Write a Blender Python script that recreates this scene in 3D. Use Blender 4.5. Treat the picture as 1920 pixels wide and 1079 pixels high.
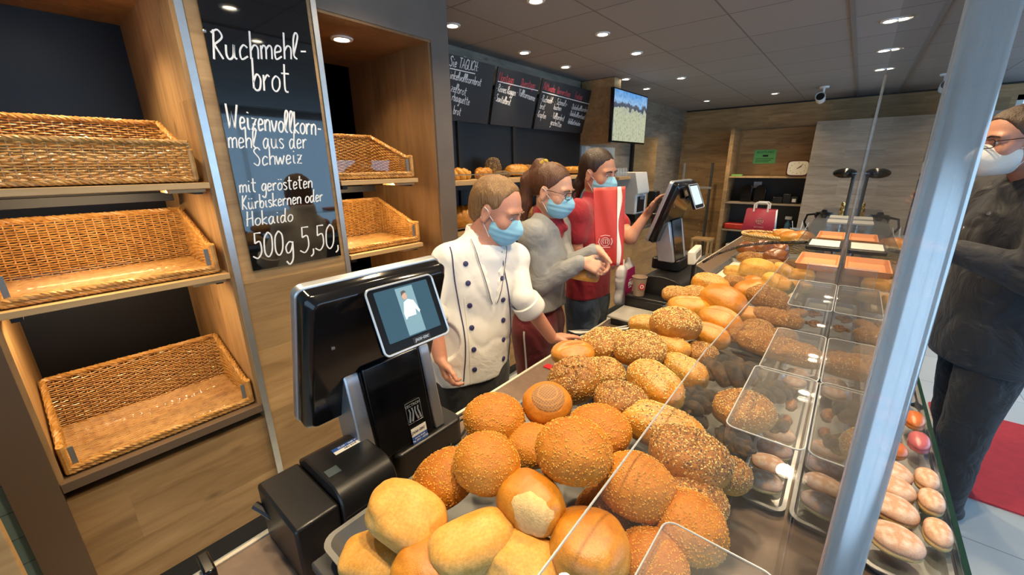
import bpy, bmesh, math, random
import numpy as np
from mathutils import Vector, Matrix, Euler, noise as mnoise
from mathutils.bvhtree import BVHTree

for _o in list(bpy.data.objects): bpy.data.objects.remove(_o)
SC = bpy.context.scene
COL = SC.collection
rnd = random.Random(7)

# ---------------------------------------------------------------- camera
F_PX, CX, CY, EYE = 750.0, 960.0, 539.5, 1.65
def _u(v): v = np.array(v, float); return v / np.linalg.norm(v)
_Y = _u([1615 - CX, 303 - CY, F_PX]); _D = _u([990 - CX, 3000 - CY, F_PX])
_Z = -_D; _Z = _u(_Z - _Y * np.dot(_Z, _Y)); _X = np.cross(_Y, _Z)
RW = np.array([_X, _Y, _Z])                       # world = RW @ (right, down, forward)
def ray(px, py): return RW @ _u([px - CX, py - CY, F_PX])
def A(px, py, x=None, y=None, z=None):
    d = ray(px, py)
    t = x / d[0] if x is not None else (y / d[1] if y is not None else (z - EYE) / d[2])
    return Vector((d[0] * t, d[1] * t, d[2] * t + EYE))
def depth_of(p): return float(RW[:, 2] @ (np.array(p) - np.array([0, 0, EYE])))
camd = bpy.data.cameras.new('camera'); cam = bpy.data.objects.new('camera', camd); COL.objects.link(cam)
camd.sensor_width = 36; camd.lens = F_PX / 1920 * 36; camd.clip_start = 0.02; camd.clip_end = 60
cam.matrix_world = Matrix(((RW[0, 0], -RW[0, 1], -RW[0, 2], 0), (RW[1, 0], -RW[1, 1], -RW[1, 2], 0),
                           (RW[2, 0], -RW[2, 1], -RW[2, 2], EYE), (0, 0, 0, 1)))
SC.camera = cam

# ---------------------------------------------------------------- world, daylight, exposure
W = bpy.data.worlds.new('daylight'); SC.world = W; W.use_nodes = True
W.node_tree.nodes['Background'].inputs[0].default_value = (0.50, 0.74, 1.0, 1)
W.node_tree.nodes['Background'].inputs[1].default_value = 1.1
def area(name, loc, rot, sx, sy, power, col):
    l = bpy.data.lights.new(name, 'AREA'); l.shape = 'RECTANGLE'; l.size = sx; l.size_y = sy; l.energy = power; l.color = col
    o = bpy.data.objects.new(name, l); COL.objects.link(o); o.location = loc; o.rotation_euler = rot; return o
# daylight coming in through the shop windows on the street side (right) and behind the customer
area('window_daylight', (3.86, 3.2, 1.45), (0, math.radians(90), 0), 2.0, 7.0, 70, (0.42, 0.70, 1.0))
area('window_daylight', (1.5, -2.56, 1.45), (math.radians(90), 0, 0), 4.2, 2.0, 24, (0.48, 0.74, 1.0))
SC.view_settings.view_transform = 'Standard'; SC.view_settings.look = 'None'
SC.view_settings.exposure = 0.48; SC.view_settings.gamma = 1.0; SC.view_settings.use_curve_mapping = False
SC.cycles.use_denoising = True
SC.cycles.max_bounces = 10; SC.cycles.transparent_max_bounces = 24; SC.cycles.glossy_bounces = 6
SC.cycles.sample_clamp_indirect = 6.0
SC.cycles.caustics_reflective = False; SC.cycles.caustics_refractive = False
SPOT_W = 42.0
WARM = (1.0, 0.76, 0.46)

# ---------------------------------------------------------------- mesh helpers
class MB:
    def __init__(s): s.v = []; s.f = []; s.m = []
    def add(s, vs, fs, mi=0, M=None):
        o = len(s.v)
        if M is not None: vs = [M @ Vector(v) for v in vs]
        s.v += [tuple(v) for v in vs]; s.f += [tuple(i + o for i in f) for f in fs]; s.m += [mi] * len(fs); return s
    def box(s, lo, hi, mi=0, M=None):
        x0, y0, z0 = lo; x1, y1, z1 = hi
        vs = [(x0, y0, z0), (x1, y0, z0), (x1, y1, z0), (x0, y1, z0), (x0, y0, z1), (x1, y0, z1), (x1, y1, z1), (x0, y1, z1)]
        return s.add(vs, [(3, 2, 1, 0), (4, 5, 6, 7), (0, 1, 5, 4), (1, 2, 6, 5), (2, 3, 7, 6), (3, 0, 4, 7)], mi, M)
    def cbox(s, c, d, mi=0, M=None):
        return s.box([c[i] - d[i] / 2 for i in range(3)], [c[i] + d[i] / 2 for i in range(3)], mi, M)
    def prism(s, poly, z0, z1, mi=0, M=None):           # polygon in xy, extruded along z
        n = len(poly)
        vs = [(p[0], p[1], z0) for p in poly] + [(p[0], p[1], z1) for p in poly]
        fs = [tuple(range(n))[::-1], tuple(range(n, 2 * n))] + [(i, (i + 1) % n, (i + 1) % n + n, i + n) for i in range(n)]
        return s.add(vs, fs, mi, M)
    def lathe(s, prof, n=24, mi=0, M=None, caps=True):
        vs = []; fs = []
        for r, z in prof:
            for k in range(n):
                a = 2 * math.pi * k / n; vs.append((r * math.cos(a), r * math.sin(a), z))
        for i in range(len(prof) - 1):
            for k in range(n):
                k2 = (k + 1) % n; fs.append((i * n + k, i * n + k2, (i + 1) * n + k2, (i + 1) * n + k))
        if caps:
            fs.append(tuple(range(n))[::-1]); fs.append(tuple(range((len(prof) - 1) * n, len(prof) * n)))
        return s.add(vs, fs, mi, M)
    def tube(s, pts, r, n=8, mi=0, closed=False, flat=None):
        P = [Vector(p) for p in pts]; N = len(P)
        if N < 2: return s
        rs = r if isinstance(r, (list, tuple)) else [r] * N
        vs = []; fs = []; up = None
        for i in range(N):
            if closed: t = P[(i + 1) % N] - P[i - 1]
            else: t = P[min(i + 1, N - 1)] - P[max(i - 1, 0)]
            if t.length < 1e-9: t = Vector((0, 0, 1))
            t.normalize()
            if up is None:
                up = Vector((0, 0, 1)) if abs(t.z) < .9 else Vector((1, 0, 0))
            b = t.cross(up)
            if b.length < 1e-6: b = t.orthogonal()
            b.normalize(); up = b.cross(t).normalized()
            for k in range(n):
                a = 2 * math.pi * k / n
                d = b * math.cos(a) + up * math.sin(a)
                if flat is not None: d = d - flat * d.dot(flat) * .7
                vs.append(P[i] + d * rs[i])
        for i in range(N if closed else N - 1):
            j = (i + 1) % N
            for k in range(n):
                k2 = (k + 1) % n; fs.append((i * n + k, i * n + k2, j * n + k2, j * n + k))
        if not closed:
            fs.append(tuple(range(n))[::-1]); fs.append(tuple(range((N - 1) * n, N * n)))
        return s.add(vs, fs, mi)
    def grid(s, fn, nu, nv, mi=0, cu=False):
        vs = [fn(i / (nu if cu else nu - 1), j / (nv - 1)) for j in range(nv) for i in range(nu)]
        fs = []
        for j in range(nv - 1):
            for i in range(nu if cu else nu - 1):
                i2 = (i + 1) % nu; fs.append((j * nu + i, j * nu + i2, (j + 1) * nu + i2, (j + 1) * nu + i))
        return s.add(vs, fs, mi)
    def ell(s, c, r, n=16, m=10, mi=0, M=None):
        vs = [(c[0], c[1], c[2] - r[2])]; fs = []
        for j in range(1, m):
            b = -math.pi / 2 + math.pi * j / m
            for k in range(n):
                a = 2 * math.pi * k / n
                vs.append((c[0] + r[0] * math.cos(b) * math.cos(a), c[1] + r[1] * math.cos(b) * math.sin(a), c[2] + r[2] * math.sin(b)))
        vs.append((c[0], c[1], c[2] + r[2])); t = len(vs) - 1
        for k in range(n):
            k2 = (k + 1) % n; fs.append((0, 1 + k2, 1 + k)); fs.append((t, 1 + (m - 2) * n + k, 1 + (m - 2) * n + k2))
            for j in range(m - 2):
                o = 1 + j * n; fs.append((o + k, o + k2, o + n + k2, o + n + k))
        return s.add(vs, fs, mi, M)
    def mesh(s, name, mats, smooth=True, recalc=True):
        me = bpy.data.meshes.new(name); me.from_pydata(s.v, [], s.f)
        for m in (mats if isinstance(mats, (list, tuple)) else [mats]): me.materials.append(m)
        if any(s.m): me.polygons.foreach_set('material_index', s.m)
        if recalc:
            bm = bmesh.new(); bm.from_mesh(me); bmesh.ops.recalc_face_normals(bm, faces=bm.faces); bm.to_mesh(me); bm.free()
        if smooth:
            me.polygons.foreach_set('use_smooth', [True] * len(me.polygons))
            me.set_sharp_from_angle(angle=math.radians(38))
        me.update(); return me
    def build(s, name, mats, parent=None, bevel=0, smooth=True, label=None, seg=2):
        o = bpy.data.objects.new(name, s.mesh(name, mats, smooth)); COL.objects.link(o)
        if parent is not None: o.parent = parent
        if bevel:
            b = o.modifiers.new('bevel', 'BEVEL'); b.width = bevel; b.segments = seg; b.limit_method = 'ANGLE'; b.angle_limit = math.radians(40); b.harden_normals = False
        if label: o['label'] = label
        return o

def tag(o, label, cat, group=None):
    o['label'] = label; o['category'] = cat
    if group: o['group'] = group
    return o
def thing(name, label, cat, loc=(0, 0, 0), rot=(0, 0, 0), group=None):
    o = bpy.data.objects.new(name, None); COL.objects.link(o); o.location = loc; o.rotation_euler = rot
    o.empty_display_size = .05
    return tag(o, label, cat, group)
def struct(name, mb, mats, parent=None, bevel=0, smooth=True):
    o = mb.build(name, mats, parent, bevel, smooth)
    if parent is None: o['kind'] = 'structure'
    return o
def dup(o, parent=None):
    c = o.copy(); COL.objects.link(c)
    if parent is not None: c.parent = parent
    for ch in list(o.children): dup(ch, c)
    return c
def rounded(w, h, r, n=5):
    pts = []
    for cx, cy, a0 in ((w / 2 - r, h / 2 - r, 0), (-w / 2 + r, h / 2 - r, 90), (-w / 2 + r, -h / 2 + r, 180), (w / 2 - r, -h / 2 + r, 270)):
        for k in range(n + 1):
            a = math.radians(a0 + 90 * k / n); pts.append((cx + r * math.cos(a), cy + r * math.sin(a)))
    return pts
def frame(o, x, y, z):                              # matrix with columns x,y,z at o
    x, y, z = Vector(x), Vector(y), Vector(z)
    return Matrix(((x.x, y.x, z.x, o[0]), (x.y, y.y, z.y, o[1]), (x.z, y.z, z.z, o[2]), (0, 0, 0, 1)))

# ---------------------------------------------------------------- materials
class NT:
    def __init__(s, name):
        s.mat = bpy.data.materials.new(name); s.mat.use_nodes = True; s.t = s.mat.node_tree
        s.b = s.t.nodes['Principled BSDF']; s.out = s.t.nodes['Material Output']
    def n(s, typ, **kw):
        nd = s.t.nodes.new(typ)
        for k, v in kw.items():
            if k.startswith('i_'):
                key = k[2:]; key = int(key) if key.isdigit() else key.replace('_', ' ')
                nd.inputs[key].default_value = v
            else: setattr(nd, k, v)
        return nd
    def l(s, a, b): s.t.links.new(a, b)
    def ramp(s, src, stops):
        r = s.n('ShaderNodeValToRGB'); e = r.color_ramp.elements
        while len(e) < len(stops): e.new(.5)
        for k, (p, c) in enumerate(stops): e[k].position = p; e[k].color = (*c, 1)
        s.l(src, r.inputs[0]); return r.outputs[0]
    def mix(s, fac, a, b, mode='MIX'):
        m = s.n('ShaderNodeMix', data_type='RGBA', blend_type=mode)
        for sock, v in ((m.inputs[0], fac), (m.inputs[6], a), (m.inputs[7], b)):
            if isinstance(v, (int, float)): sock.default_value = v
            elif isinstance(v, tuple): sock.default_value = (*v, 1)
            else: s.l(v, sock)
        return m.outputs[2]
    def coord(s, kind='Object', scale=(1, 1, 1), rot=(0, 0, 0), loc=(0, 0, 0)):
        tc = s.n('ShaderNodeTexCoord'); mp = s.n('ShaderNodeMapping')
        mp.inputs['Scale'].default_value = scale; mp.inputs['Rotation'].default_value = rot; mp.inputs['Location'].default_value = loc
        s.l(tc.outputs[kind], mp.inputs[0]); return mp.outputs[0]
    def noise(s, co, scale, detail=4, rough=.55, dist=0):
        nz = s.n('ShaderNodeTexNoise', i_Scale=scale, i_Detail=detail, i_Roughness=rough, i_Distortion=dist); s.l(co, nz.inputs['Vector']); return nz.outputs[0]
    def bump(s, h, strength=.3, dist=.005):
        b = s.n('ShaderNodeBump', i_Strength=strength, i_Distance=dist); s.l(h, b.inputs['Height']); s.l(b.outputs[0], s.b.inputs['Normal'])
    def math(s, op, a, b=None):
        m = s.n('ShaderNodeMath', operation=op)
        for k, v in enumerate((a, b)):
            if v is None: continue
            if isinstance(v, (int, float)): m.inputs[k].default_value = v
            else: s.l(v, m.inputs[k])
        return m.outputs[0]

def plain(name, col, rough=.5, metal=0, spec=.5, var=.08, vscale=12, coat=0, bump=0, bscale=80, sheen=0):
    t = NT(name); co = t.coord()
    nz = t.noise(co, vscale, 5)
    c = t.mix(nz, tuple(x * (1 - var) for x in col), tuple(min(1, x * (1 + var)) for x in col)); t.l(c, t.b.inputs['Base Color'])
    t.b.inputs['Roughness'].default_value = rough; t.b.inputs['Metallic'].default_value = metal
    t.b.inputs['Specular IOR Level'].default_value = spec; t.b.inputs['Coat Weight'].default_value = coat
    t.b.inputs['Sheen Weight'].default_value = sheen
    if bump: t.bump(t.noise(co, bscale, 4), bump, .003)
    return t.mat
def emit(name, col, strength):
    t = NT(name); t.b.inputs['Base Color'].default_value = (*col, 1); t.b.inputs['Emission Color'].default_value = (*col, 1)
    t.b.inputs['Emission Strength'].default_value = strength; return t.mat
def wood(name, cols, u, v, pw=.14, pl=1.1, rough=.5, knots=True, grain=1.0):
    """planks running along axis u, stacked along axis v (axis letters)"""
    t = NT(name); tc = t.n('ShaderNodeTexCoord'); sp = t.n('ShaderNodeSeparateXYZ'); t.l(tc.outputs['Object'], sp.inputs[0])
    ax = {'x': 0, 'y': 1, 'z': 2}; cb = t.n('ShaderNodeCombineXYZ')
    t.l(sp.outputs[ax[u]], cb.inputs[0]); t.l(sp.outputs[ax[v]], cb.inputs[1])
    other = [k for k in 'xyz' if k not in (u, v)][0]; t.l(sp.outputs[ax[other]], cb.inputs[2])
    br = t.n('ShaderNodeTexBrick', offset=.37, offset_frequency=2); t.l(cb.outputs[0], br.inputs['Vector'])
    br.inputs['Color1'].default_value = (0, 0, 0, 1); br.inputs['Color2'].default_value = (1, 1, 1, 1); br.inputs['Mortar'].default_value = (.5, .5, .5, 1)
    br.inputs['Scale'].default_value = 1; br.inputs['Mortar Size'].default_value = .0; br.inputs['Brick Width'].default_value = pl; br.inputs['Row Height'].default_value = pw
    br.inputs['Bias'].default_value = 0
    # shift grain per plank
    off = t.n('ShaderNodeVectorMath', operation='MULTIPLY_ADD'); off.inputs[1].default_value = (3.1, 1.7, 2.3)
    t.l(br.outputs[0], off.inputs[0]); t.l(cb.outputs[0], off.inputs[2])
    mp = t.n('ShaderNodeMapping'); mp.inputs['Scale'].default_value = (1.1 * grain, 9 * grain, 9 * grain); t.l(off.outputs[0], mp.inputs[0])
    g = t.noise(mp.outputs[0], 2.2, 7, .62, .9)
    mp2 = t.n('ShaderNodeMapping'); mp2.inputs['Scale'].default_value = (1.6, 5, 5); t.l(off.outputs[0], mp2.inputs[0])
    g2 = t.noise(mp2.outputs[0], 1.1, 3, .5, .5)
    c = t.ramp(g, [(.22, cols[0]), (.46, cols[1]), (.78, cols[2])])
    tone = t.ramp(br.outputs[0], [(0, (.80, .80, .80)), (1, (1.14, 1.12, 1.10))])
    c = t.mix(1.0, c, tone, 'MULTIPLY')
    tone2 = t.ramp(g2, [(.3, (.80, .78, .75)), (.65, (1.10, 1.1, 1.1))]); c = t.mix(1.0, c, tone2, 'MULTIPLY')
    if knots:
        vo = t.n('ShaderNodeTexVoronoi', feature='F1', i_Scale=2.6); mp3 = t.n('ShaderNodeMapping'); mp3.inputs['Scale'].default_value = (1.0, 2.4, 2.4)
        t.l(off.outputs[0], mp3.inputs[0]); t.l(mp3.outputs[0], vo.inputs['Vector'])
        k = t.ramp(vo.outputs['Distance'], [(.03, (1, 1, 1)), (.11, (0, 0, 0))])
        kk = t.n('ShaderNodeSeparateColor'); t.l(k, kk.inputs[0]); kf = t.math('MULTIPLY', kk.outputs[0], .55)
        c = t.mix(kf, c, tuple(x * .35 for x in cols[0]))
    t.l(c, t.b.inputs['Base Color']); t.b.inputs['Roughness'].default_value = rough
    t.bump(g, .12, .002); return t.mat
def acrylic(name, tint=(1, 1, 1), rough=.0, ior=1.49, haze=0.0, hazecol=(.8, .85, .9)):
    t = NT(name); t.t.nodes.remove(t.b)
    fr = t.n('ShaderNodeFresnel'); ge = t.n('ShaderNodeNewGeometry'); mr = t.n('ShaderNodeMapRange'); mr.inputs[3].default_value = ior; mr.inputs[4].default_value = 1 / ior
    t.l(ge.outputs['Backfacing'], mr.inputs[0]); t.l(mr.outputs[0], fr.inputs['IOR']); tr = t.n('ShaderNodeBsdfTransparent'); tr.inputs[0].default_value = (*tint, 1)
    gl = t.n('ShaderNodeBsdfGlossy', i_Roughness=rough); mx = t.n('ShaderNodeMixShader'); t.l(fr.outputs[0], mx.inputs[0])
    base = tr.outputs[0]
    if haze:
        df = t.n('ShaderNodeBsdfDiffuse'); df.inputs[0].default_value = (*hazecol, 1); m2 = t.n('ShaderNodeMixShader', i_0=haze)
        t.l(tr.outputs[0], m2.inputs[1]); t.l(df.outputs[0], m2.inputs[2]); base = m2.outputs[0]
    t.l(base, mx.inputs[1]); t.l(gl.outputs[0], mx.inputs[2]); t.l(mx.outputs[0], t.out.inputs[0]); return t.mat

M = {}
WC = ((.25, .145, .060), (.40, .245, .108), (.52, .345, .165))
M['wood_yz'] = wood('oak_plank_side', WC, 'y', 'z', .30, 1.6)
M['wood_xz'] = wood('oak_plank_end', tuple(tuple(c * 1.08 for c in k) for k in WC), 'x', 'z', .20, 1.3)
M['wood_zy'] = wood('oak_upright', WC, 'z', 'x', .5, 3)
M['wood_grey'] = wood('grey_oak', ((.22, .165, .115), (.36, .285, .21), (.47, .39, .30)), 'x', 'z', .20, 1.3)
M['wood_top'] = wood('grey_plank_band', ((.12, .10, .078), (.25, .21, .165), (.36, .31, .25)), 'y', 'z', .22, 1.4)
M['shelf_wood'] = wood('beech_shelf', ((.42, .25, .10), (.58, .37, .165), (.66, .44, .22)), 'y', 'x', .6, 3, knots=False)
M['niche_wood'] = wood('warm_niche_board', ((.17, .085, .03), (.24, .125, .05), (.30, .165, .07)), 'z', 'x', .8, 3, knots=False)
M['black'] = plain('black_matt', (.008, .009, .011), .5)
M['black_panel'] = plain('black_back_panel', (.006, .007, .010), .4)
M['black_plastic'] = plain('black_plastic', (.010, .010, .011), .32, bump=.05, bscale=600)
M['gloss_black'] = plain('black_glossy', (.006, .006, .007), .12)
M['silver'] = plain('brushed_silver', (.50, .52, .55), .38, .85)
M['alu'] = plain('aluminium', (.62, .64, .66), .35, .9, var=.12, vscale=30)
M['alu_dull'] = plain('dull_baking_aluminium', (.20, .20, .195), .5, .75, var=.2, vscale=25)
M['steel'] = plain('stainless', (.6, .6, .6), .25, 1)
M['white'] = plain('white_plastic', (.75, .75, .73), .4)
M['cream'] = plain('cream_plastic', (.72, .68, .56), .45)
M['chalk_white'] = plain('white_marker', (.95, .95, .95), .6, var=.01)
M['chalk_red'] = plain('red_marker', (.72, .10, .12), .6)
M['concrete'] = plain('brown_grey_laminate', (.15, .118, .096), .55, var=.35, vscale=3.5, bump=.1, bscale=25)
M['pilaster'] = plain('brown_laminate', (.125, .082, .052), .55, var=.12, vscale=4)
M['brown_top'] = plain('brown_stone_worktop', (.17, .115, .085), .42, var=.30, vscale=40, bump=.03)
M['dark_slate'] = plain('dark_grey_base', (.045, .048, .052), .5)
# ================================================================ THE ROOM
CEIL = 2.57; XW = -1.842; YB = 8.2
# floor: pale tiles, staff side same slab
t = NT('floor_tiles'); tc = t.n('ShaderNodeTexCoord'); br = t.n('ShaderNodeTexBrick', offset=0.0)
t.l(tc.outputs['Object'], br.inputs['Vector'])
br.inputs['Color1'].default_value = (.50, .55, .58, 1); br.inputs['Color2'].default_value = (.56, .60, .62, 1); br.inputs['Mortar'].default_value = (.25, .27, .28, 1)
br.inputs['Scale'].default_value = 1; br.inputs['Brick Width'].default_value = .6; br.inputs['Row Height'].default_value = .6; br.inputs['Mortar Size'].default_value = .003
cl = t.mix(t.noise(tc.outputs['Object'], 3, 5), (.86, .86, .86), (1.1, 1.1, 1.1)); t.l(t.mix(1.0, br.outputs[0], cl, 'MULTIPLY'), t.b.inputs['Base Color'])
t.b.inputs['Roughness'].default_value = .35; M['floor'] = t.mat
struct('floor', MB().box((-3.2, -2.6, -.1), (4.05, 8.3, 0)), M['floor'])
# ceiling of mineral tiles with seams
t = NT('ceiling_tiles'); co = t.coord('Object', loc=(.21, -.02, 0)); br = t.n('ShaderNodeTexBrick', offset=0.0); t.l(co, br.inputs['Vector'])
br.inputs['Color1'].default_value = (.27, .262, .255, 1); br.inputs['Color2'].default_value = (.30, .29, .282, 1); br.inputs['Mortar'].default_value = (.15, .14, .135, 1)
br.inputs['Scale'].default_value = 1; br.inputs['Brick Width'].default_value = .62; br.inputs['Row Height'].default_value = .635; br.inputs['Mortar Size'].default_value = .006
sp = t.noise(co, 60, 4); t.l(t.mix(1.0, br.outputs[0], t.mix(sp, (.93, .93, .93), (1.05, 1.05, 1.05)), 'MULTIPLY'), t.b.inputs['Base Color'])
t.b.inputs['Roughness'].default_value = .8; M['ceiling'] = t.mat
struct('ceiling', MB().box((-3.2, -2.6, CEIL), (4.05, 8.3, CEIL + .1)), M['ceiling'])
struct('trim_1', MB().box((-.225, -2.5, CEIL - .008), (-.195, 8.2, CEIL + .01)), plain('ceiling_rail', (.20, .19, .18), .6))
struct('trim_2', MB().box((-2.62, 8.17, CEIL - .02), (4.0, 8.2, CEIL)), M['black'])

# back wall (oak planks) with the glazed opening on the customers' side
wb = MB()
wb.box((-2.95, YB, 0), (1.35, YB + .1, CEIL)); wb.box((3.75, YB, 0), (4.05, YB + .1, CEIL)); wb.box((1.35, YB, 2.42), (3.75, YB + .1, CEIL))
struct('wall_back', wb, M['wood_xz'])
def window(name, o, ux, uw, uh, cols, label=None):
    """window frame: origin o (lower corner), horizontal direction ux, width, height"""
    ux = Vector(ux); n = Vector((0, 0, 1)).cross(ux); Mx = frame(o, ux, Vector((0, 0, 1)), n)
    b = MB(); w = .06
    for lo, hi in (((0, 0), (uw, w)), ((0, uh - w), (uw, uh)), ((0, 0), (w, uh)), ((uw - w, 0), (uw, uh))):
        b.box((lo[0], lo[1], -.03), (hi[0], hi[1], .03), 0, Mx)
    for k in range(1, cols):
        b.box((uw * k / cols - w / 2, w, -.025), (uw * k / cols + w / 2, uh - w, .025), 0, Mx)
    f = struct(name, b, M['white'])
    g = MB(); g.box((w, w, -.004), (uw - w, uh - w, .004), 0, Mx); p = g.build('window_pane', M['pane'], f); return f
M['pane'] = acrylic('window_glass', (.93, .97, 1))
window('window_1', (1.35, YB + .05, .0), (1, 0, 0), 2.4, 2.42, 3)
M['plaster'] = plain('pale_plaster', (.52, .58, .60), .8, var=.04)
# right (street) wall with big windows
wr = MB()
wr.box((4.0, -2.6, 0), (4.1, 8.3, .35)); wr.box((4.0, -2.6, 2.4), (4.1, 8.3, CEIL)); wr.box((4.0, -2.6, .35), (4.1, -.4, 2.4)); wr.box((4.0, 6.8, .35), (4.1, 8.3, 2.4))
struct('wall_right', wr, M['plaster'])
window('window_2', (4.05, -.4, .35), (0, 1, 0), 7.2, 2.05, 5)
wf = MB(); wf.box((-3.2, -2.7, 0), (-.7, -2.6, CEIL)); wf.box((3.7, -2.7, 0), (4.05, -2.6, CEIL)); wf.box((-.7, -2.7, 2.4), (3.7, -2.6, CEIL)); wf.box((-.7, -2.7, 0), (3.7, -2.6, .35))
struct('wall_front', wf, M['plaster'])
window('window_3', (-.7, -2.65, .35), (1, 0, 0), 4.4, 2.05, 3)

# left wall: deep wall behind the shelving
XD = -2.66
struct('wall_left', MB().box((XD - .1, 1.0, 0), (XD, 8.3, CEIL)), M['wood_top'])
t = NT('teal_wall_tiles'); tc = t.n('ShaderNodeTexCoord'); mp = t.n('ShaderNodeMapping'); mp.inputs['Rotation'].default_value = (0, math.radians(90), math.radians(90)); t.l(tc.outputs['Object'], mp.inputs[0])
sp = t.n('ShaderNodeSeparateXYZ'); t.l(tc.outputs['Object'], sp.inputs[0]); cb = t.n('ShaderNodeCombineXYZ'); t.l(sp.outputs[1], cb.inputs[0]); t.l(sp.outputs[2], cb.inputs[1])
br = t.n('ShaderNodeTexBrick', offset=0.0); t.l(cb.outputs[0], br.inputs['Vector'])
br.inputs['Color1'].default_value = (.20, .33, .34, 1); br.inputs['Color2'].default_value = (.24, .37, .37, 1); br.inputs['Mortar'].default_value = (.10, .15, .15, 1)
br.inputs['Scale'].default_value = 1; br.inputs['Brick Width'].default_value = .10; br.inputs['Row Height'].default_value = .10; br.inputs['Mortar Size'].default_value = .002
t.l(br.outputs[0], t.b.inputs['Base Color']); t.b.inputs['Roughness'].default_value = .3; M['teal'] = t.mat
struct('wall_left_near', MB().box((-2.0, -2.6, 0), (-1.90, -.2435, CEIL)), M['teal'])

# pilasters, headers and the oak panel that carries the sign
YN0, YN1, YP0, YP1, YM0, YM1 = -.14, .472, .472, .955, .955, 1.56
struct('trim_3', MB().box((-2.62, -.243, 0), (XW, YN0, CEIL)), M['pilaster'])                       # brown pilaster, near end
struct('trim_4', MB().box((XD, YP0, 0.10), (XW, YP1, CEIL)), M['wood_zy'] if False else M['wood_yz'])   # oak panel with the sign
struct('trim_5', MB().box((XD, YM1, 0), (XW, 1.68, CEIL)), M['concrete'])                          # grey pillar
struct('trim_6', MB().box((XD, YM0, 2.284), (XW, YM1, CEIL)), M['concrete'])                       # header over the far niche
struct('trim_7', MB().box((XD, YN0, 2.284), (XW, YN1, CEIL)), M['concrete'])
al = MB()
struct('trim_8', MB().box((XW - .004, YN1 - .002, .10), (XW + .006, YN1 + .022, CEIL)), M['alu'])
struct('trim_9', MB().box((XW - .004, YM0 - .020, .10), (XW + .006, YM0 + .002, CEIL)), M['alu'])
# niche linings
def niche(n, y0, y1, zb):
    struct('wall_niche_back_%d' % n, MB().box((XD - .02, y0, 0), (XD, y1, 2.284)), M['black_panel'])
    b = MB()
    b.box((XD, y0, zb), (XW - .012, y0 + .012, 2.284)); b.box((XD, y1 - .012, zb), (XW - .012, y1, 2.284)); b.box((XD, y0, 2.272), (XW - .004, y1, 2.2839))
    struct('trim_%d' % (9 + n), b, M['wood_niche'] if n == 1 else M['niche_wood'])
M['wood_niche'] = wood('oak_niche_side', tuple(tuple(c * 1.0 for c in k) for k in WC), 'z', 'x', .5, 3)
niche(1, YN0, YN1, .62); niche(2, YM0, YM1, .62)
pn = MB(); pn.box((XD, YN0, .10), (XW - .02, YN1, .575)); struct('trim_12', pn, M['wood_yz'])      # oak panel below the near niche
pn = MB(); pn.box((XD, YM0, .10), (XW - .02, YM1, .62)); struct('trim_13', pn, M['wood_yz'])
struct('baseboard_left', MB().box((XD, YN0, 0), (XW - .03, 1.56, .10)), M['black'])

# ---------------------------------------------------------------- ceiling downlights
M['lamp_ring'] = plain('white_lamp_ring', (.75, .75, .72), .35)
M['lamp_glow'] = emit('lamp_glow', (1.0, .86, .62), 22)
def spot(loc, power, size=125, blend=.8, col=WARM, rad=.04):
    l = bpy.data.lights.new('downlight_beam', 'SPOT'); l.energy = power; l.color = col; l.spot_size = math.radians(size); l.spot_blend = blend; l.shadow_soft_size = rad
    o = bpy.data.objects.new('downlight_beam', l); COL.objects.link(o); o.location = loc; return o
ring_mb = MB(); ring_mb.lathe([(.034, -.002), (.038, -.008), (.052, -.007), (.056, 0), (.034, 0)], 28, caps=False)
glow_mb = MB(); glow_mb.lathe([(.0005, -.004), (.020, -.0045), (.034, -.002)], 24)
ring_me = ring_mb.mesh('ring', M['lamp_ring']); glow_me = glow_mb.mesh('lamp_disc', M['lamp_glow'])
def downlight(x, y, label, z=CEIL, power=SPOT_W, group='recessed ceiling downlights', size=125):
    t = thing('ceiling_downlight', label, 'ceiling light', (x, y, z - .0005), group=group)
    for nm, me in (('ring', ring_me), ('lamp_disc', glow_me)):
        o = bpy.data.objects.new(nm, me); COL.objects.link(o); o.parent = t
    spot((x, y, z - .015), power, size); return t
R1 = [(848, 47), (983, 98), (1060, 125), (1173, 148), (1212, 166)]
R2 = [(1005, 0), (1130, 63), (1193, 99), (1277, 146), (1325, 189)]
R3 = [(1670, 38), (1658, 94), (1650, 130)]
ordn = ['nearest', 'second', 'third', 'fourth', 'farthest']
for k, p in enumerate(R1):
    q = A(*p, z=CEIL); downlight(q.x, q.y, 'round ceiling downlight, %s in the row along the menu boards' % ordn[k], power=SPOT_W * .55, size=84)
for k, p in enumerate(R2):
    q = A(*p, z=CEIL); downlight(q.x, q.y, 'round ceiling downlight, %s in the row above the staff' % ordn[k])
for k, p in enumerate(R3):
    q = A(*p, z=CEIL); downlight(q.x, q.y, 'round ceiling downlight, %s of three beside the ceiling rail at right' % ['nearest', 'middle', 'farthest'][k])
q = A(1453, 175, z=CEIL); downlight(q.x, q.y, 'small downlight alone near the back wall, left of the camera')
for x, y in ((-.40, .25), (-.62, 1.05), (-.95, 1.75), (-.02, .45), (-.02, 1.40), (-.02, 2.35), (-.02, 3.3), (-1.45, .25), (-1.45, 1.15)):      # lamps above the frame that light the counter
    downlight(x, y, 'round ceiling downlight overhead, above the bread counter and out of the picture', power=SPOT_W * (.74 if x < -.1 else 1.25), group='overhead downlights out of the picture')
downlight(-2.111, 1.211, 'downlight set into the wooden roof of the far basket niche', 2.271, 14, group='niche downlights')
downlight(-2.111, .17, 'downlight set into the roof of the near basket niche', 2.271, 20, group='niche downlights')
for k, (px, py) in enumerate([(1543, 160)]):
    pass
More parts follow.
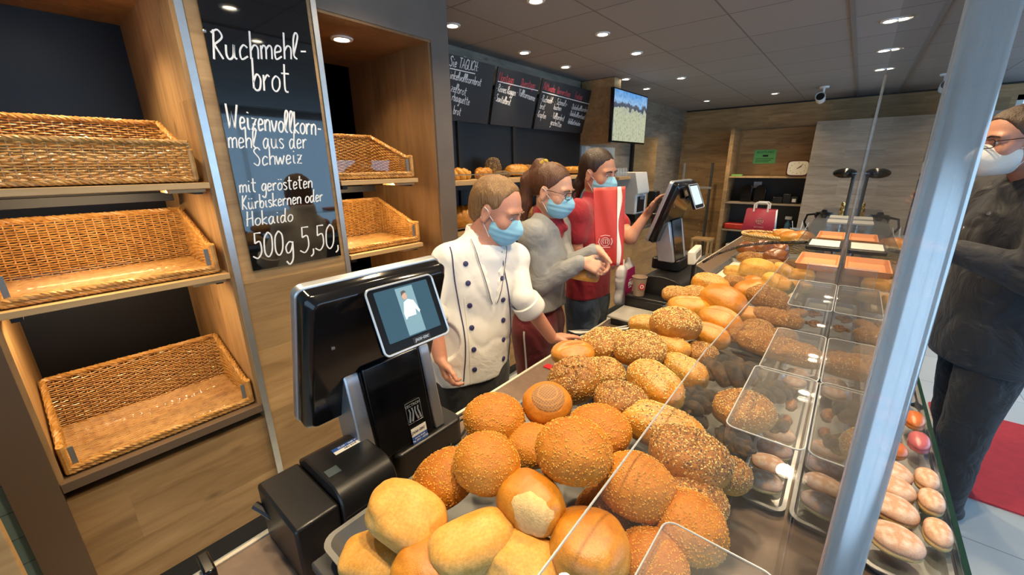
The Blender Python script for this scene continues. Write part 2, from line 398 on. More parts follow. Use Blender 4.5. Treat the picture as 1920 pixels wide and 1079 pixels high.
# red mats on the customers' floor
M['red_mat'] = plain('red_carpet', (.50, .035, .05), .85, var=.25, vscale=25, bump=.2, bscale=300)
o = MB().prism(rounded(2.3, 1.06, .02), .001, .010, 0, Matrix.Translation((1.82, 3.27, 0))).build('floor_mat', M['red_mat']); tag(o, 'red carpet mat on the pale tiles right of the man in dark jeans', 'mat')
o = MB().prism(rounded(2.2, 1.0, .02), .001, .010, 0, Matrix.Translation((2.45, 5.55, 0))).build('floor_mat', M['red_mat']); tag(o, 'red carpet mat farther back, showing as a sliver behind the dark jacket', 'mat')
# ================================================================ BASKET NICHES
def wicker_mat(name, c0, c1, c2):
    t = NT(name); co = t.coord('Object'); nz = t.noise(co, 35, 4); n2 = t.noise(co, 260, 2)
    c = t.ramp(nz, [(.3, c0), (.5, c1), (.72, c2)]); c = t.mix(t.math('MULTIPLY', n2, .5), c, c0); t.l(c, t.b.inputs['Base Color'])
    t.b.inputs['Roughness'].default_value = .42; t.b.inputs['Coat Weight'].default_value = .15; return t.mat
M['wicker'] = wicker_mat('wicker', (.36, .17, .04), (.58, .31, .085), (.70, .42, .14))
M['clear'] = acrylic('clear_acrylic', (.96, .97, .97))
M['clip'] = plain('grey_clip', (.22, .23, .23), .4, .3)

def weave(mb, P, nu, rows, r=.0031, amp=.0036, n=5):
    """weavers running along u in front of / behind the stakes. P(u,v)->(point, normal); u 0..1 with nu stakes"""
    for j in range(rows):
        v = (j + .5) / rows; pts = []
        m = nu * 2 + 1
        for i in range(m):
            u = i / (m - 1); p, nn = P(u, v)
            pts.append(p + nn * (amp * math.cos(math.pi * (i / 2 + j)) ) + Vector((0, 0, .0008 * math.sin(i * 1.7 + j * 2.3))))
        mb.tube(pts, r, n)
    for i in range(nu + 1):
        u = i / nu; mb.tube([P(u, v)[0] for v in (0, .33, .66, 1)], .0026, 5)
def rope(mb, pts, r=.0045, strands=3, turns_per_m=22, R=.0048, seg=90):
    P = [Vector(p) for p in pts]; L = [0]
    for a, b in zip(P, P[1:]): L.append(L[-1] + (b - a).length)
    tot = L[-1]; n = max(24, int(tot * seg))
    def at(s):
        for k in range(len(P) - 1):
            if s <= L[k + 1] + 1e-9:
                f = (s - L[k]) / max(1e-9, L[k + 1] - L[k]); return P[k].lerp(P[k + 1], f), (P[k + 1] - P[k]).normalized()
        return P[-1], (P[-1] - P[-2]).normalized()
    for q in range(strands):
        out = []
        for i in range(n + 1):
            s = tot * i / n; p, d = at(s); a = d.cross(Vector((0, 0, 1)))
            a = a.normalized() if a.length > .1 else Vector((1, 0, 0)); b = d.cross(a)
            ph = 2 * math.pi * (q / strands + s * turns_per_m)
            out.append(p + a * R * math.cos(ph) + b * R * math.sin(ph))
        mb.tube(out, r, 5)
# local basket frame: x = width, y = depth (0 = front, D = back), z up
BW, BD, HB, HF = .545, .37, .225, .105
def side_top(y): return HF + (HB - HF) * max(0, min(1, (y - .04) / (BD - .04)))
def basket_meshes(front_h):
    b = MB()      # back and sides
    weave(b, lambda u, v: (Vector((BW * (u - .5), BD, .012 + (HB - .02) * v)), Vector((0, 1, 0))), 22, 24)
    for s in (-1, 1):
        weave(b, lambda u, v: (Vector((s * BW / 2, BD * u, .012 + (side_top(BD * u) - .02) * v)), Vector((1, 0, 0))), 14, 20)
    if front_h > .05:
        weave(b, lambda u, v: (Vector((BW * (u - .5), 0, .012 + (front_h - .02) * v)), Vector((0, 1, 0))), 22, int(front_h * 110))
    body = b.mesh('body', M['wicker'])
    f = MB(); weave(f, lambda u, v: (Vector((BW * (u - .5), .005 + (BD - .01) * v, .010)), Vector((0, 0, 1))), 20, 46, r=.0042, amp=.002)
    f.cbox((0, BD / 2, .006), (BW - .01, BD - .01, .003)); floor = f.mesh('woven_floor', M['wicker'])
    r = MB()
    zf = max(front_h, .022)
    rope(r, [(-BW / 2, 0, HF), (-BW / 2, .04, HF), (-BW / 2, BD, HB), (BW / 2, BD, HB), (BW / 2, .04, HF), (BW / 2, 0, HF)], .006, 3, 20, .0055)
    rope(r, [(-BW / 2, 0, zf), (BW / 2, 0, zf)], .0058, 3, 20, .005)
    rope(r, [(-BW / 2, 0, .008), (-BW / 2, BD, .008), (BW / 2, BD, .008), (BW / 2, 0, .008), (-BW / 2, 0, .008)], .005, 3, 20, .005)
    for s in (-1, 1):
        for k in range(15):                 # wrapped corner posts
            z = .01 + (HF - .01) * k / 14
            r.add([(s * BW / 2 + .010 * math.cos(a) , .010 * math.sin(a), z + .0035 * math.sin(a * 1)) for a in [2 * math.pi * q / 8 for q in range(8)]] +
                  [(s * BW / 2 + .010 * math.cos(a) , .010 * math.sin(a), z + .0075 + .0035 * math.sin(a)) for a in [2 * math.pi * q / 8 for q in range(8)]],
                  [(q, (q + 1) % 8, 8 + (q + 1) % 8, 8 + q) for q in range(8)] + [tuple(range(8))[::-1], tuple(range(8, 16))])
    rim = r.mesh('braided_rim', M['wicker'])
    c = MB(); 
    for s in (-1, 1): c.cbox((s * (BW / 2 - .012), -.004, .062), (.012, .006, .068))
    clip = []
    for s in (-1, 1):
        cc = MB(); cc.cbox((s * (BW / 2 - .020), .010, .060), (.014, .008, .070)); clip.append(cc.mesh('clip', M['clip']))
    g = MB(); g.box((-BW / 2 + .02, .0085, .02), (BW / 2 - .02, .0115, .088)); strip = g.mesh('clear_front_strip', M['clear'])
    return body, floor, rim, clip, strip
BM_OPEN = basket_meshes(.022); BM_HIGH = basket_meshes(.135)
def basket(label, xf, yc, z, high=False, w=1.0):
    t = thing('bread_basket', label, 'basket', (xf, yc, z + .0035), (0, 0, math.radians(90)), 'wicker baskets in the wall niches')
    t.scale = (w, 1, 1)
    body, floor, rim, clip, strip = BM_HIGH if high else BM_OPEN
    for nm, me in [('body', body), ('woven_floor', floor), ('braided_rim', rim)] + ([] if high else [('clip', clip[0]), ('clip', clip[1]), ('clear_front_strip', strip)]):
        o = bpy.data.objects.new(nm, me); COL.objects.link(o); o.parent = t
    return t
def shelf(name, label, y0, y1, z, mat, thick=.022, depth=.50, bracket=True):
    t = thing(name, label, 'shelf', (XW, (y0 + y1) / 2, z - thick))
    w = y1 - y0
    if bracket:         # warm LED strip under the board, behind the front edge
        l = bpy.data.lights.new('shelf_led', 'AREA'); l.shape = 'RECTANGLE'; l.size = w * .8; l.size_y = .02; l.energy = 3.2; l.color = (1.0, .70, .36)
        lo = bpy.data.objects.new('shelf_led', l); COL.objects.link(lo); lo.location = (XW - .06, (y0 + y1) / 2, z - thick - .004); lo.rotation_euler = (0, math.radians(-18), math.radians(90)); lo.rotation_euler = Euler((math.radians(0), math.radians(25), math.radians(0))); lo.scale = (1, 1, 1); lo.rotation_euler = (0, math.radians(28), 0); l.size = .02; l.size_y = w * .8
    MB().box((-depth, -w / 2, 0), (0, w / 2, thick)).build('board', mat, t, .002)
    if bracket:
        b = MB(); b.box((-depth, w / 2 - .045, -.020), (-.03, w / 2 - .02, -.001)); b.build('bracket', M['black'], t, .001)
        b = MB(); b.box((-depth, -w / 2 + .02, -.020), (-.03, -w / 2 + .045, -.001)); b.build('bracket', M['black'], t, .001)
        b = MB(); b.box((-.16, w / 2 - .12, -.013), (-.02, w / 2 - .012, -.001)); b.build('batten', mat, t, .001)
        b = MB(); b.box((-depth + .12, -w / 2 + .05, -.055), (-depth + .15, w / 2 - .05, -.021)); b.build('cross_rail', M['black'], t, .001)
    return t
IY0, IY1 = YN0 + .013, YN1 - .013
shelf('basket_shelf', 'light beech shelf at the top of the near niche, under the closed-front basket', IY0, IY1, 1.604, M['shelf_wood'])
shelf('basket_shelf', 'light beech shelf in the middle of the near niche, under an open basket', IY0, IY1, 1.256, M['shelf_wood'])
shelf('niche_ledge', 'dark brown ledge at the bottom of the near niche, above the oak panel', IY0 - .012, IY1 + .012, .655, M['pilaster'], .035, .55, False)
JY0, JY1 = YM0 + .013, YM1 - .15
shelf('basket_shelf', 'light beech shelf under the upper basket of the far niche, right of the sign', JY0, JY1, 1.592, M['shelf_wood'])
shelf('basket_shelf', 'light beech shelf under the lower basket of the far niche, beside the chef', JY0, JY1, 1.236, M['shelf_wood'])
basket('wicker basket with high closed front, top of the near niche', XW - .035, (IY0 + IY1) / 2 - .01, 1.6045, True)
basket('open wicker basket with grey clips on the middle beech shelf of the near niche', XW - .035, (IY0 + IY1) / 2 - .01, 1.2565)
basket('open wicker basket lowest in the near niche, standing on the dark brown ledge', XW - .040, (IY0 + IY1) / 2, .6555, w=1.02)
basket('upper wicker basket in the far niche, just right of the chalk sign', XW - .035, 1.127, 1.5925)
basket('lower wicker basket in the far niche, left of the chef', XW - .035, 1.132, 1.2365)
# wooden rail standing bottom left in front of the teal tiles
_q = A(45, 978, x=-1.60)
t = thing('wooden_display_stand', 'light wooden display stand edge at the lower left corner beside the teal tiles', 'stand', (-1.60, _q.y - .035, 0))
b = MB(); b.box((-.02, -.035, 0), (.02, 0, 1.25)); b.build('post', M['shelf_wood'], t, .003)
b = MB(); b.box((-.02, -.60, 0), (.02, -.565, 1.25)); b.build('post', M['shelf_wood'], t, .003)
b = MB(); b.box((-.012, -.564, .08), (.012, -.036, 1.2)); b.build('panel', M['shelf_wood'], t, .002)
# ================================================================ LETTERING
G = {
 'a': '7,9 4,10 1,6 2,0 5,1 7,8|7,10 7,3 9,0', 'b': '1,20 1,1|1,5 4,10 7,7 6,1 3,0 1,2', 'c': '7,8 4,10 1,6 2,0 7,2', 'd': '7,8 4,10 1,6 2,0 5,1 7,7|8,20 7,3 9,0',
 'e': '1,5 6,6 6,9 3,10 1,6 2,0 7,2', 'f': '7,18 4,20 3,15 3,0|0,10 6,10', 'g': '7,9 4,10 1,6 2,1 5,2 7,8|7,10 7,-4 4,-9 1,-6', 'h': '1,20 1,0|1,6 4,10 7,8 7,0',
 'i': '2,10 2,2 4,0|2,14 2.5,15', 'j': '3,10 3,-6 0,-8|3,14 3.5,15', 'k': '1,20 1,0|7,10 1,5 7,0', 'l': '1,4 5,17 3,20 1,15 1,3 4,0', 'm': '1,10 1,0|1,7 3,10 5,8 5,0|5,7 8,10 10,8 10,0',
 'n': '1,10 1,0|1,6 4,10 7,8 7,1 8,0', 'o': '4,10 1,7 1,2 4,0 7,3 7,8 4,10', 'p': '1,10 1,-9|1,7 4,10 7,7 5,1 1,2', 'q': '7,9 4,10 1,6 2,1 5,2 7,8|7,10 7,-9',
 'r': '1,10 1,0|1,6 4,10 6,9', 's': '6,9 3,10 1,8 6,3 4,0 1,1', 't': '3,18 3,2 6,0|0,12 7,12', 'u': '1,10 1,3 3,0 6,2 7,10|7,10 7,2 9,0', 'v': '0,10 3,0 7,10',
 'w': '0,10 2,0 5,8 7,0 10,10', 'x': '0,10 7,0|7,10 0,0', 'y': '1,10 2,3 5,2 7,10|7,10 6,-6 2,-9', 'z': '1,10;7,10;1,0;7,0|2,5 6,5', 'C': '9,17 6,20 1,12 3,1 9,3',
 'R': '2,20;1,0|0,18 5,20 8,15 2,10|2,10;8,0', 'W': '0,20;3,0;6,14;9,0;13,20', 'S': '8,17 5,20 1,16 7,7 5,0 0,3', 'K': '2,20;1,0|8,20 1,9|1,9 8,0', 'H': '2,20;1,0|8,20;8,0|0,9 9,11',
 'T': '0,20;9,20|4.5,20;4.5,0', 'A': '0,0;4,20;8,0|1.5,7;6.5,7', 'G': '8,17 5,20 1,11 3,0 8,2 8,8|5,8;8,8', 'L': '1,20;1,0;7,0', 'I': '1,20;1,0', 'M': '0,0;1,20;5,6;9,20;10,0',
 'D': '1,20;1,0|0,20 6,18 8,10 5,1 1,0', 'F': '1,20;1,0|1,20;8,20|1,10;6,10', 'V': '0,20;4,0;8,20', 'B': '1,20;1,0|1,20 7,17 1,11|1,11 8,6 5,0 1,0', 'Z': '0,20;8,20;0,0;8,0',
 '5': '7,20;2,20;2,12|2,12 6,13 7,5 4,0 0,2', '0': '4,20 1,15 1,4 4,0 7,5 7,16 4,20', '1': '1,15;4,20;4,0', ',': '2,2 2,-2 0,-4', '.': '1,0 2,1', ':': '1,8 2,9|1,1 2,2', '-': '1,6;6,6', '·': '1,6 2,7 1,7',
}
for a_, b_ in (('ö', 'o'), ('ü', 'u'), ('ä', 'a')): G[a_] = G[b_] + '|2,14 2.3,15|6,14 6.3,15'
G['Ä'] = G['A'] + '|2,23 2.4,24|6,23 6.4,24'
def catmull(p, n=5):
    if len(p) < 3: return p
    q = [p[0]] + p + [p[-1]]; out = []
    for i in range(1, len(q) - 2):
        for k in range(n):
            t = k / n; a, b, c, d = q[i - 1], q[i], q[i + 1], q[i + 2]
            out.append(tuple(.5 * (2 * b[j] + (c[j] - a[j]) * t + (2 * a[j] - 5 * b[j] + 4 * c[j] - d[j]) * t * t + (3 * b[j] - a[j] - 3 * c[j] + d[j]) * t ** 3) for j in (0, 1)))
    return out + [p[-1]]
def text_strokes(s, gap=1.6):
    x = 0; out = []
    for ch in s:
        if ch == ' ': x += 6; continue
        sub = []; 
        for st in G[ch].split('|'):
            if ';' in st: pts = [tuple(map(float, c.split(','))) for c in st.split(';')]
            else: pts = catmull([tuple(map(float, c.split(','))) for c in st.split(' ')])
            sub.append(pts)
        w = max(p[0] for st in sub for p in st)
        out += [[(p[0] + x, p[1]) for p in st] for st in sub]; x += w + gap
    return out, x - gap
def handwrite(mb, s, p0, p1, xh, up, normal, r=.0016, slant=.12):
    """write s from p0 to p1 (baseline) with x-height xh; up and normal unit vectors; ribbon radius r"""
    st, w = text_strokes(s); p0, p1 = Vector(p0), Vector(p1); d = (p1 - p0); L = d.length; d.normalize(); up = Vector(up); normal = Vector(normal)
    for pts in st:
        mb.tube([p0 + d * (x / w * L + y / 10 * xh * slant) + up * (y / 10 * xh) for x, y in pts], r, 6, flat=normal)
# the big chalk sign on the oak panel
XS = XW + .012
sg = thing('chalk_sign', 'tall glossy black sign with white handwriting offering bread for 5,50, on the oak panel', 'sign', (XW + .004, .73, 1.24))
ys0, ys1, zs0, zs1 = .537, .915, 1.249, 2.36
t = NT('sign_gloss_black'); t.b.inputs['Base Color'].default_value = (.004, .005, .006, 1); t.b.inputs['Roughness'].default_value = .04; t.b.inputs['Specular IOR Level'].default_value = .7; t.b.inputs['Coat Weight'].default_value = .6; t.b.inputs['Coat Roughness'].default_value = .02
M['sign'] = t.mat
def LS(o, v): return (v[0] - o.location.x, v[1] - o.location.y, v[2] - o.location.z)
b = MB(); b.box(LS(sg, (XW + .003, ys0, zs0)), LS(sg, (XS - .0005, ys1, zs1))); b.build('board', M['sign'], sg, .001)
def c3(x, y): return (360 + x / 2, y / 2)
LINES = [('Ruchmehl-', (78, 222), (428, 222), 50), ('brot', (228, 338), (366, 346), 58), ('Weizenvollkorn-', (132, 480), (484, 508), 42), ('mehl aus der', (136, 555), (430, 557), 36),
         ('Schweiz', (232, 622), (412, 612), 32), ('mit gerösteten', (178, 724), (452, 704), 27), ('Kürbiskernen oder', (188, 788), (490, 754), 25), ('Hokaido', (205, 850), (378, 830), 27),
         ('500g', (230, 972), (380, 950), 46), ('5,50,', (406, 950), (548, 928), 46)]
for s, p0, p1, xh in LINES:
    mb = MB(); a, c = A(*c3(*p0), x=XS), A(*c3(*p1), x=XS)
    m = ((p0[0] + p1[0]) / 2, (p0[1] + p1[1]) / 2); h = (A(*c3(m[0], m[1] - xh), x=XS) - A(*c3(*m), x=XS)).z
    handwrite(mb, s, LS(sg, a), LS(sg, c), h, (0, 0, 1), (1, 0, 0), .0034 if xh > 40 else .0027)
    mb.build('lettering', M['chalk_white'], sg)
b = MB(); b.lathe([(.006, 0), (.006, .004), (.004, .006), (.0005, .0065)], 14, 0, frame(LS(sg, A(*c3(46, 116), x=XS)), (0, 1, 0), (0, 0, 1), (1, 0, 0))); b.build('screw', M['steel'], sg)

# ================================================================ MENU BOARDS
M['slate'] = plain('slate_board', (.030, .032, .036), .55, var=.25, vscale=8)
XB = -2.5
def menu_board(label, y0, y1, lines, rules):
    zt, zb = 2.455, 2.005; t = thing('menu_board', label, 'menu board', (XB - .11, (y0 + y1) / 2, zb), group='slate menu boards')
    lean = .11; w = y1 - y0; up = Vector((lean, 0, zt - zb)); H_ = up.length; up.normalize(); n = Vector((0, 1, 0)).cross(up); n = n if n.x > 0 else -n
    o = Vector((0, 0, 0)); Mx = frame(o, (0, 1, 0), up, n)
    MB().box((-w / 2, 0, -.012), (w / 2, H_, 0), 0, Mx).build('slate', M['slate'], t, .002)
    ins = MB()
    for col, s, (px, py), (qx, qy), xh in lines:
        def onb(px, py):
            d = Vector(ray(px, py)); wo = Vector(t.location) + o; k = (wo - Vector((0, 0, EYE))).dot(n) / d.dot(n)
            return Vector((0, 0, EYE)) + d * k - Vector(t.location) + n * .001
        a, c = onb(px, py), onb(qx, qy); m = onb((px + qx) / 2, (py + qy) / 2); m2 = onb((px + qx) / 2, (py + qy) / 2 - xh)
        mb = MB(); handwrite(mb, s, a, c, (m2 - m).length, up, n, .0030 if xh > 6.4 else .0024); mb.build('lettering', M['chalk_red' if col == 'r' else 'chalk_white'], t)
    for (p, q) in rules:
        def onb(px, py):
            d = Vector(ray(px, py)); wo = Vector(t.location) + o; k = (wo - Vector((0, 0, EYE))).dot(n) / d.dot(n)
            return Vector((0, 0, EYE)) + d * k - Vector(t.location) + n * .001
        mb = MB(); mb.tube([onb(*p), onb(*q)], .004, 6, flat=n); mb.build('ruled_line', M['chalk_white'], t)
    for yy in (w / 2 - .10, -w / 2 + .085):
        b = MB(); b.box((-.04, yy, .30), (.052, yy + .015, .33)); b.build('wall_hook', M['black'], t)
    return t
k5 = lambda x, y: (820 + x / 3.852, 60 + y / 3.852)
menu_board('slate menu board partly behind the grey pillar, headed Sie TÄGLICH', 1.72, 2.80, [
    ('w', 'Sie TÄGLICH:', k5(86, 245), k5(288, 285), 9.5), ('w', 'inkelvollkornbrot', k5(90, 335), k5(312, 392), 8), ('w', 'zelbrot', k5(95, 425), k5(205, 462), 8.5), ('w', 'rbaguette', k5(103, 492), k5(228, 530), 8), ('w', 'brot', k5(112, 590), k5(165, 605), 8)],
    [(k5(90, 262), k5(272, 302))])
menu_board('slate menu board in the middle, with two red headings and three bread names', 2.835, 3.44, [
    ('r', 'Montags', k5(440, 350), k5(548, 372), 8), ('r', 'Dienstags:', k5(602, 388), k5(704, 408), 6.5), ('w', '· Reines Roggen', k5(424, 425), k5(562, 462), 7), ('w', '· Vollkornsonne', k5(574, 455), k5(700, 500), 6.5), ('w', '· Sovitalbrot', k5(410, 495), k5(524, 532), 7)],
    [(k5(436, 356), k5(726, 424))])
menu_board('slate menu board on the right beside the television, with three red headings', 3.482, 4.43, [
    ('r', 'Mittwochs:', k5(764, 415), k5(848, 440), 7), ('r', 'Donnerstags:', k5(862, 445), k5(958, 470), 6), ('r', 'Freitags', k5(990, 482), k5(1042, 492), 6), ('w', '· Ruchmehl-', k5(744, 500), k5(832, 520), 6), ('w', 'brot', k5(738, 552), k5(772, 562), 6),
    ('w', '· Krapfen', k5(712, 610), k5(780, 628), 6), ('w', '· Schmalz-', k5(848, 520), k5(936, 540), 5.5), ('w', 'kuchen', k5(838, 558), k5(892, 570), 5), ('w', '· Vollkornbrot', k5(822, 622), k5(912, 645), 5.5), ('w', 'geschnitten', k5(814, 668), k5(892, 690), 5.5),
    ('w', '· Dinkelvollkornbrot', k5(962, 556), k5(1088, 582), 4.5), ('w', '· Dinkelvollkorntoast', k5(950, 602), k5(1062, 632), 4.5), ('w', '· Hefeblaetterkuchen', k5(936, 660), k5(1028, 680), 4.5)],
    [(k5(756, 432), k5(1106, 524))])
# ================================================================ THE COUNTER
CZ = .90; TZ = 1.10                       # worktop, raised tray level
M['counter_front'] = plain('counter_front_grey', (.30, .31, .32), .5)
t = thing('bakery_counter', 'long bakery counter with brown stone worktop, pale rim on the staff side', 'counter', (-.3, 0, 0))
def L3(o, v): return (v[0] - o.location.x, v[1] - o.location.y, v[2] - o.location.z)
b = MB(); b.box(L3(t, (-.835, -.6, CZ - .04)), L3(t, (.29, 5.2, CZ))); b.build('worktop', M['brown_top'], t, .003)
b = MB(); b.box(L3(t, (-.845, -.6, CZ - .045)), L3(t, (-.8355, 5.2, CZ + .002))); b.build('pale_edge', plain('pale_edge_band', (.66, .60, .50), .4), t, .001, label='pale edge band on the staff side')
b = MB(); b.box(L3(t, (-.78, -.55, .1)), L3(t, (.26, 5.15, CZ - .041))); b.build('carcass', M['counter_front'], t, .004)
b = MB(); b.box(L3(t, (-.74, -.5, .0)), L3(t, (.20, 5.1, .1))); b.build('plinth', M['black'], t)
# raised stand that carries the roll trays
t = thing('tray_stand', 'dark grey raised stand on the worktop carrying the bread trays', 'stand', (-.3, 1.6, CZ))
b = MB(); b.box((-.215, -1.44, .001), (.195, 2.6, .17)); b.build('body', M['dark_slate'], t, .004)
b = MB(); b.box((-.225, -1.45, .171), (.205, 2.6, .186)); b.build('deck', M['dark_slate'], t, .003)

def tray(label, x0, x1, y0, y1, z, mat='alu_dull', rim=.022, lip=.012, group='aluminium trays under the rolls', paper=False, name='baking_tray'):
    t = thing(name, label, 'tray', ((x0 + x1) / 2, (y0 + y1) / 2, z), group=group); w, h = x1 - x0, y1 - y0
    b = MB(); rings = []
    for (dx, zz) in ((-lip - .004, .001), (-lip, .0012), (0, rim), (.007, rim + .001), (.007, rim + .003), (-.001, rim + .003), (-lip - .001, .0032), (-lip - .006, .003)):
        rings.append([(p[0], p[1], zz) for p in rounded(w + 2 * dx - .014, h + 2 * dx - .014, .022 + dx * .4)])
    n = len(rings[0]); vs = [p for r in rings for p in r]; fs = [(k * n + i, k * n + (i + 1) % n, (k + 1) * n + (i + 1) % n, (k + 1) * n + i) for k in range(len(rings) - 1) for i in range(n)]
    fs += [tuple(range(n))[::-1], tuple(range((len(rings) - 1) * n, len(rings) * n))]
    b.add(vs, fs); b.build('pan', M[mat], t)
    if paper:
        MB().grid(lambda u, v: Vector(((u - .5) * (w - .05), (v - .5) * (h - .05), .006 + .0015 * math.sin(u * 9 + v * 5))), 20, 20).build('baking_paper', M['paper'], t)
    return t
M['paper'] = plain('baking_paper', (.62, .57, .47), .7, var=.06)
tray('aluminium baking tray nearest the register, under the pale and crumb rolls', -.525, -.066, .165, .765, TZ - .012)
tray('aluminium baking tray second from the front, under the sesame and poppy rolls', -.500, -.075, .785, 1.345, TZ - .012)
tray('aluminium baking tray third from the front, under the golden rolls', -.485, -.080, 1.365, 1.905, TZ - .012)
tray('aluminium baking tray with baking paper showing beside the pale yellow rolls', -.500, -.085, 1.925, 2.62, TZ - .012, paper=True)
tray('flat tray farthest back under the shiny brown pretzel rolls', -.50, -.09, 2.64, 2.95, TZ - .012)

# ---------------------------------------------------------------- bread
def icoarr(n):
    bm = bmesh.new(); bmesh.ops.create_icosphere(bm, subdivisions=n, radius=1); v = np.array([x.co[:] for x in bm.verts]); f = [tuple(y.index for y in x.verts) for x in bm.faces]; bm.free(); return v, f
ICO4 = icoarr(5); ICO3 = icoarr(4)
def nz(P, s, seed=0): return np.array([mnoise.noise(Vector((p[0] * s + seed * 7.3, p[1] * s + seed * 3.1, p[2] * s - seed * 5.7))) for p in P])
def blob(size, e=2.0, seed=0, amp=.05, ns=1.3, amp2=.012, ns2=5, flat=.5, ico=None, fn=None):
    """unit roll: superellipsoid of half-size `size`, flattened underside, lumpy; origin at centre"""
    V, F_ = ico or ICO4; V = V.copy()
    k = (np.abs(V) ** e).sum(1) ** (-1 / e); P = V * k[:, None]
    P *= np.array(size)
    P *= (1 + amp * nz(V, ns, seed) + amp2 * nz(V, ns2, seed + 3))[:, None]
    lo = -size[2] * flat; P[:, 2] = np.where(P[:, 2] < lo, lo + (P[:, 2] - lo) * .25, P[:, 2])
    if fn is not None: P = fn(P, V)
    return P, F_
def to_mesh(name, P, F_, mats, groups=None):
    mb = MB(); mb.v = [tuple(p) for p in P]; mb.f = list(F_); mb.m = groups or [0] * len(F_); return mb.mesh(name, mats, recalc=False)
def seeds_mesh(P, F_, n, size, mats, zmin=-.2, seed=1, weight=None, mix=(1,), elong=1.7, lift=.35):
    rs = np.random.RandomState(seed); P = np.asarray(P); T = np.array(F_); a, b, c = P[T[:, 0]], P[T[:, 1]], P[T[:, 2]]
    N = np.cross(b - a, c - a); ar = np.linalg.norm(N, axis=1) / 2; N = N / (2 * ar[:, None] + 1e-12); ctr = (a + b + c) / 3
    w = ar * np.clip((N[:, 2] - zmin) * 2.2, 0, 1)
    if weight is not None: w = w * weight(ctr)
    w /= w.sum(); idx = rs.choice(len(T), n, p=w); mb = MB(); cm = np.cumsum(mix) / sum(mix)
    for i in idx:
        r1, r2 = rs.rand(2); r1 = math.sqrt(r1); p = a[i] * (1 - r1) + b[i] * r1 * (1 - r2) + c[i] * r1 * r2
        nn = Vector(N[i]); t1 = nn.orthogonal().normalized(); t2 = nn.cross(t1); an = rs.rand() * 6.28; d1 = t1 * math.cos(an) + t2 * math.sin(an); d2 = nn.cross(d1)
        s = size * (.7 + .6 * rs.rand()); ce = Vector(p) + nn * s * lift; mi = int(np.searchsorted(cm, rs.rand()))
        if mi == 1 and len(mix) > 1: s *= .62
        A_, B_, C_ = d1 * s * elong, d2 * s, nn * s * .7
        mb.add([ce + A_, ce - A_, ce + B_, ce - B_, ce + C_, ce - C_], [(0, 2, 4), (2, 1, 4), (1, 3, 4), (3, 0, 4), (2, 0, 5), (1, 2, 5), (3, 1, 5), (0, 3, 5)], mi)
    return mb.mesh('seeds', mats, recalc=False)
def crust(name, pale, mid, dark, z0, z1, ns=7, rough=.5, bump=.25, patch=.55, coat=0, bs=60, axis=2):
    """oven crust: pale underside to browned crown, with blotches; values along the roll's own height"""
    t = NT(name); tc = t.n('ShaderNodeTexCoord'); sp = t.n('ShaderNodeSeparateXYZ'); t.l(tc.outputs['Object'], sp.inputs[0])
    oi = t.n('ShaderNodeObjectInfo'); add = t.n('ShaderNodeVectorMath', operation='ADD'); t.l(tc.outputs['Object'], add.inputs[0]); 
    sc = t.n('ShaderNodeVectorMath', operation='SCALE'); sc.inputs['Scale'].default_value = 9; cbn = t.n('ShaderNodeCombineXYZ'); t.l(oi.outputs['Random'], cbn.inputs[0]); t.l(oi.outputs['Random'], cbn.inputs[1]); t.l(cbn.outputs[0], sc.inputs[0]); t.l(sc.outputs[0], add.inputs[1])
    n1 = t.noise(add.outputs[0], ns, 5, .6, .4)
    mr = t.n('ShaderNodeMapRange'); mr.inputs[1].default_value = z0; mr.inputs[2].default_value = z1; t.l(sp.outputs[axis], mr.inputs[0])
    f = t.math('ADD', mr.outputs[0], t.math('MULTIPLY', t.math('SUBTRACT', n1, .5), patch * 2))
    f = t.math('ADD', f, t.math('MULTIPLY', t.math('SUBTRACT', oi.outputs['Random'], .5), .25))
    c = t.ramp(f, [(.05, pale), (.48, mid), (.95, dark)])
    n2 = t.noise(add.outputs[0], ns * 9, 4, .6); c = t.mix(1.0, c, t.ramp(n2, [(.3, (.80, .78, .74)), (.65, (1.10, 1.09, 1.06))]), 'MULTIPLY')
    t.l(c, t.b.inputs['Base Color']); t.b.inputs['Roughness'].default_value = rough; t.b.inputs['Coat Weight'].default_value = coat; t.b.inputs['Coat Roughness'].default_value = .35
    t.b.inputs['Subsurface Weight'].default_value = .0
    t.bump(t.math('ADD', t.noise(add.outputs[0], bs, 3), t.math('MULTIPLY', n1, 1.2)), bump, .05); return t.mat
M['cr_crumb'] = crust('crumb_roll_crust', (.62, .28, .035), (.54, .20, .012), (.40, .125, .006), -.3, .45, 6, .5)
M['cr_seed'] = crust('seed_roll_crust', (.60, .27, .040), (.42, .165, .018), (.25, .092, .012), -.3, .4, 5)
M['cr_gold'] = crust('golden_roll_crust', (.70, .40, .08), (.60, .26, .025), (.44, .15, .010), -.3, .42, 4, .36, .15, .5, .3)
M['cr_pale'] = crust('pale_roll_crust', (.72, .47, .19), (.70, .40, .105), (.62, .28, .035), -.3, .5, 3.2, .55, .12, .6)
M['cr_dark'] = crust('multigrain_crust', (.44, .20, .045), (.31, .128, .024), (.20, .078, .016), -.3, .4, 6, .6, .4)
M['cr_poppy'] = crust('poppy_crust', (.50, .24, .055), (.13, .075, .034), (.022, .021, .022), -.22, .20, 5, .6, .5, .85, 0, 160)
M['cr_berl'] = crust('berliner_crust', (.70, .50, .20), (.62, .36, .20), (.56, .33, .22), -.07, .05, 5, .6, .1, .16)
_n = M['cr_berl'].node_tree; _p = _n.nodes['Principled BSDF']; _src = _p.inputs['Base Color'].links[0].from_socket
_nz = _n.nodes.new('ShaderNodeTexNoise'); _nz.inputs['Scale'].default_value = 5.5; _nz.inputs['Detail'].default_value = 7; _tc = _n.nodes.new('ShaderNodeTexCoord'); _n.links.new(_tc.outputs['Object'], _nz.inputs['Vector'])
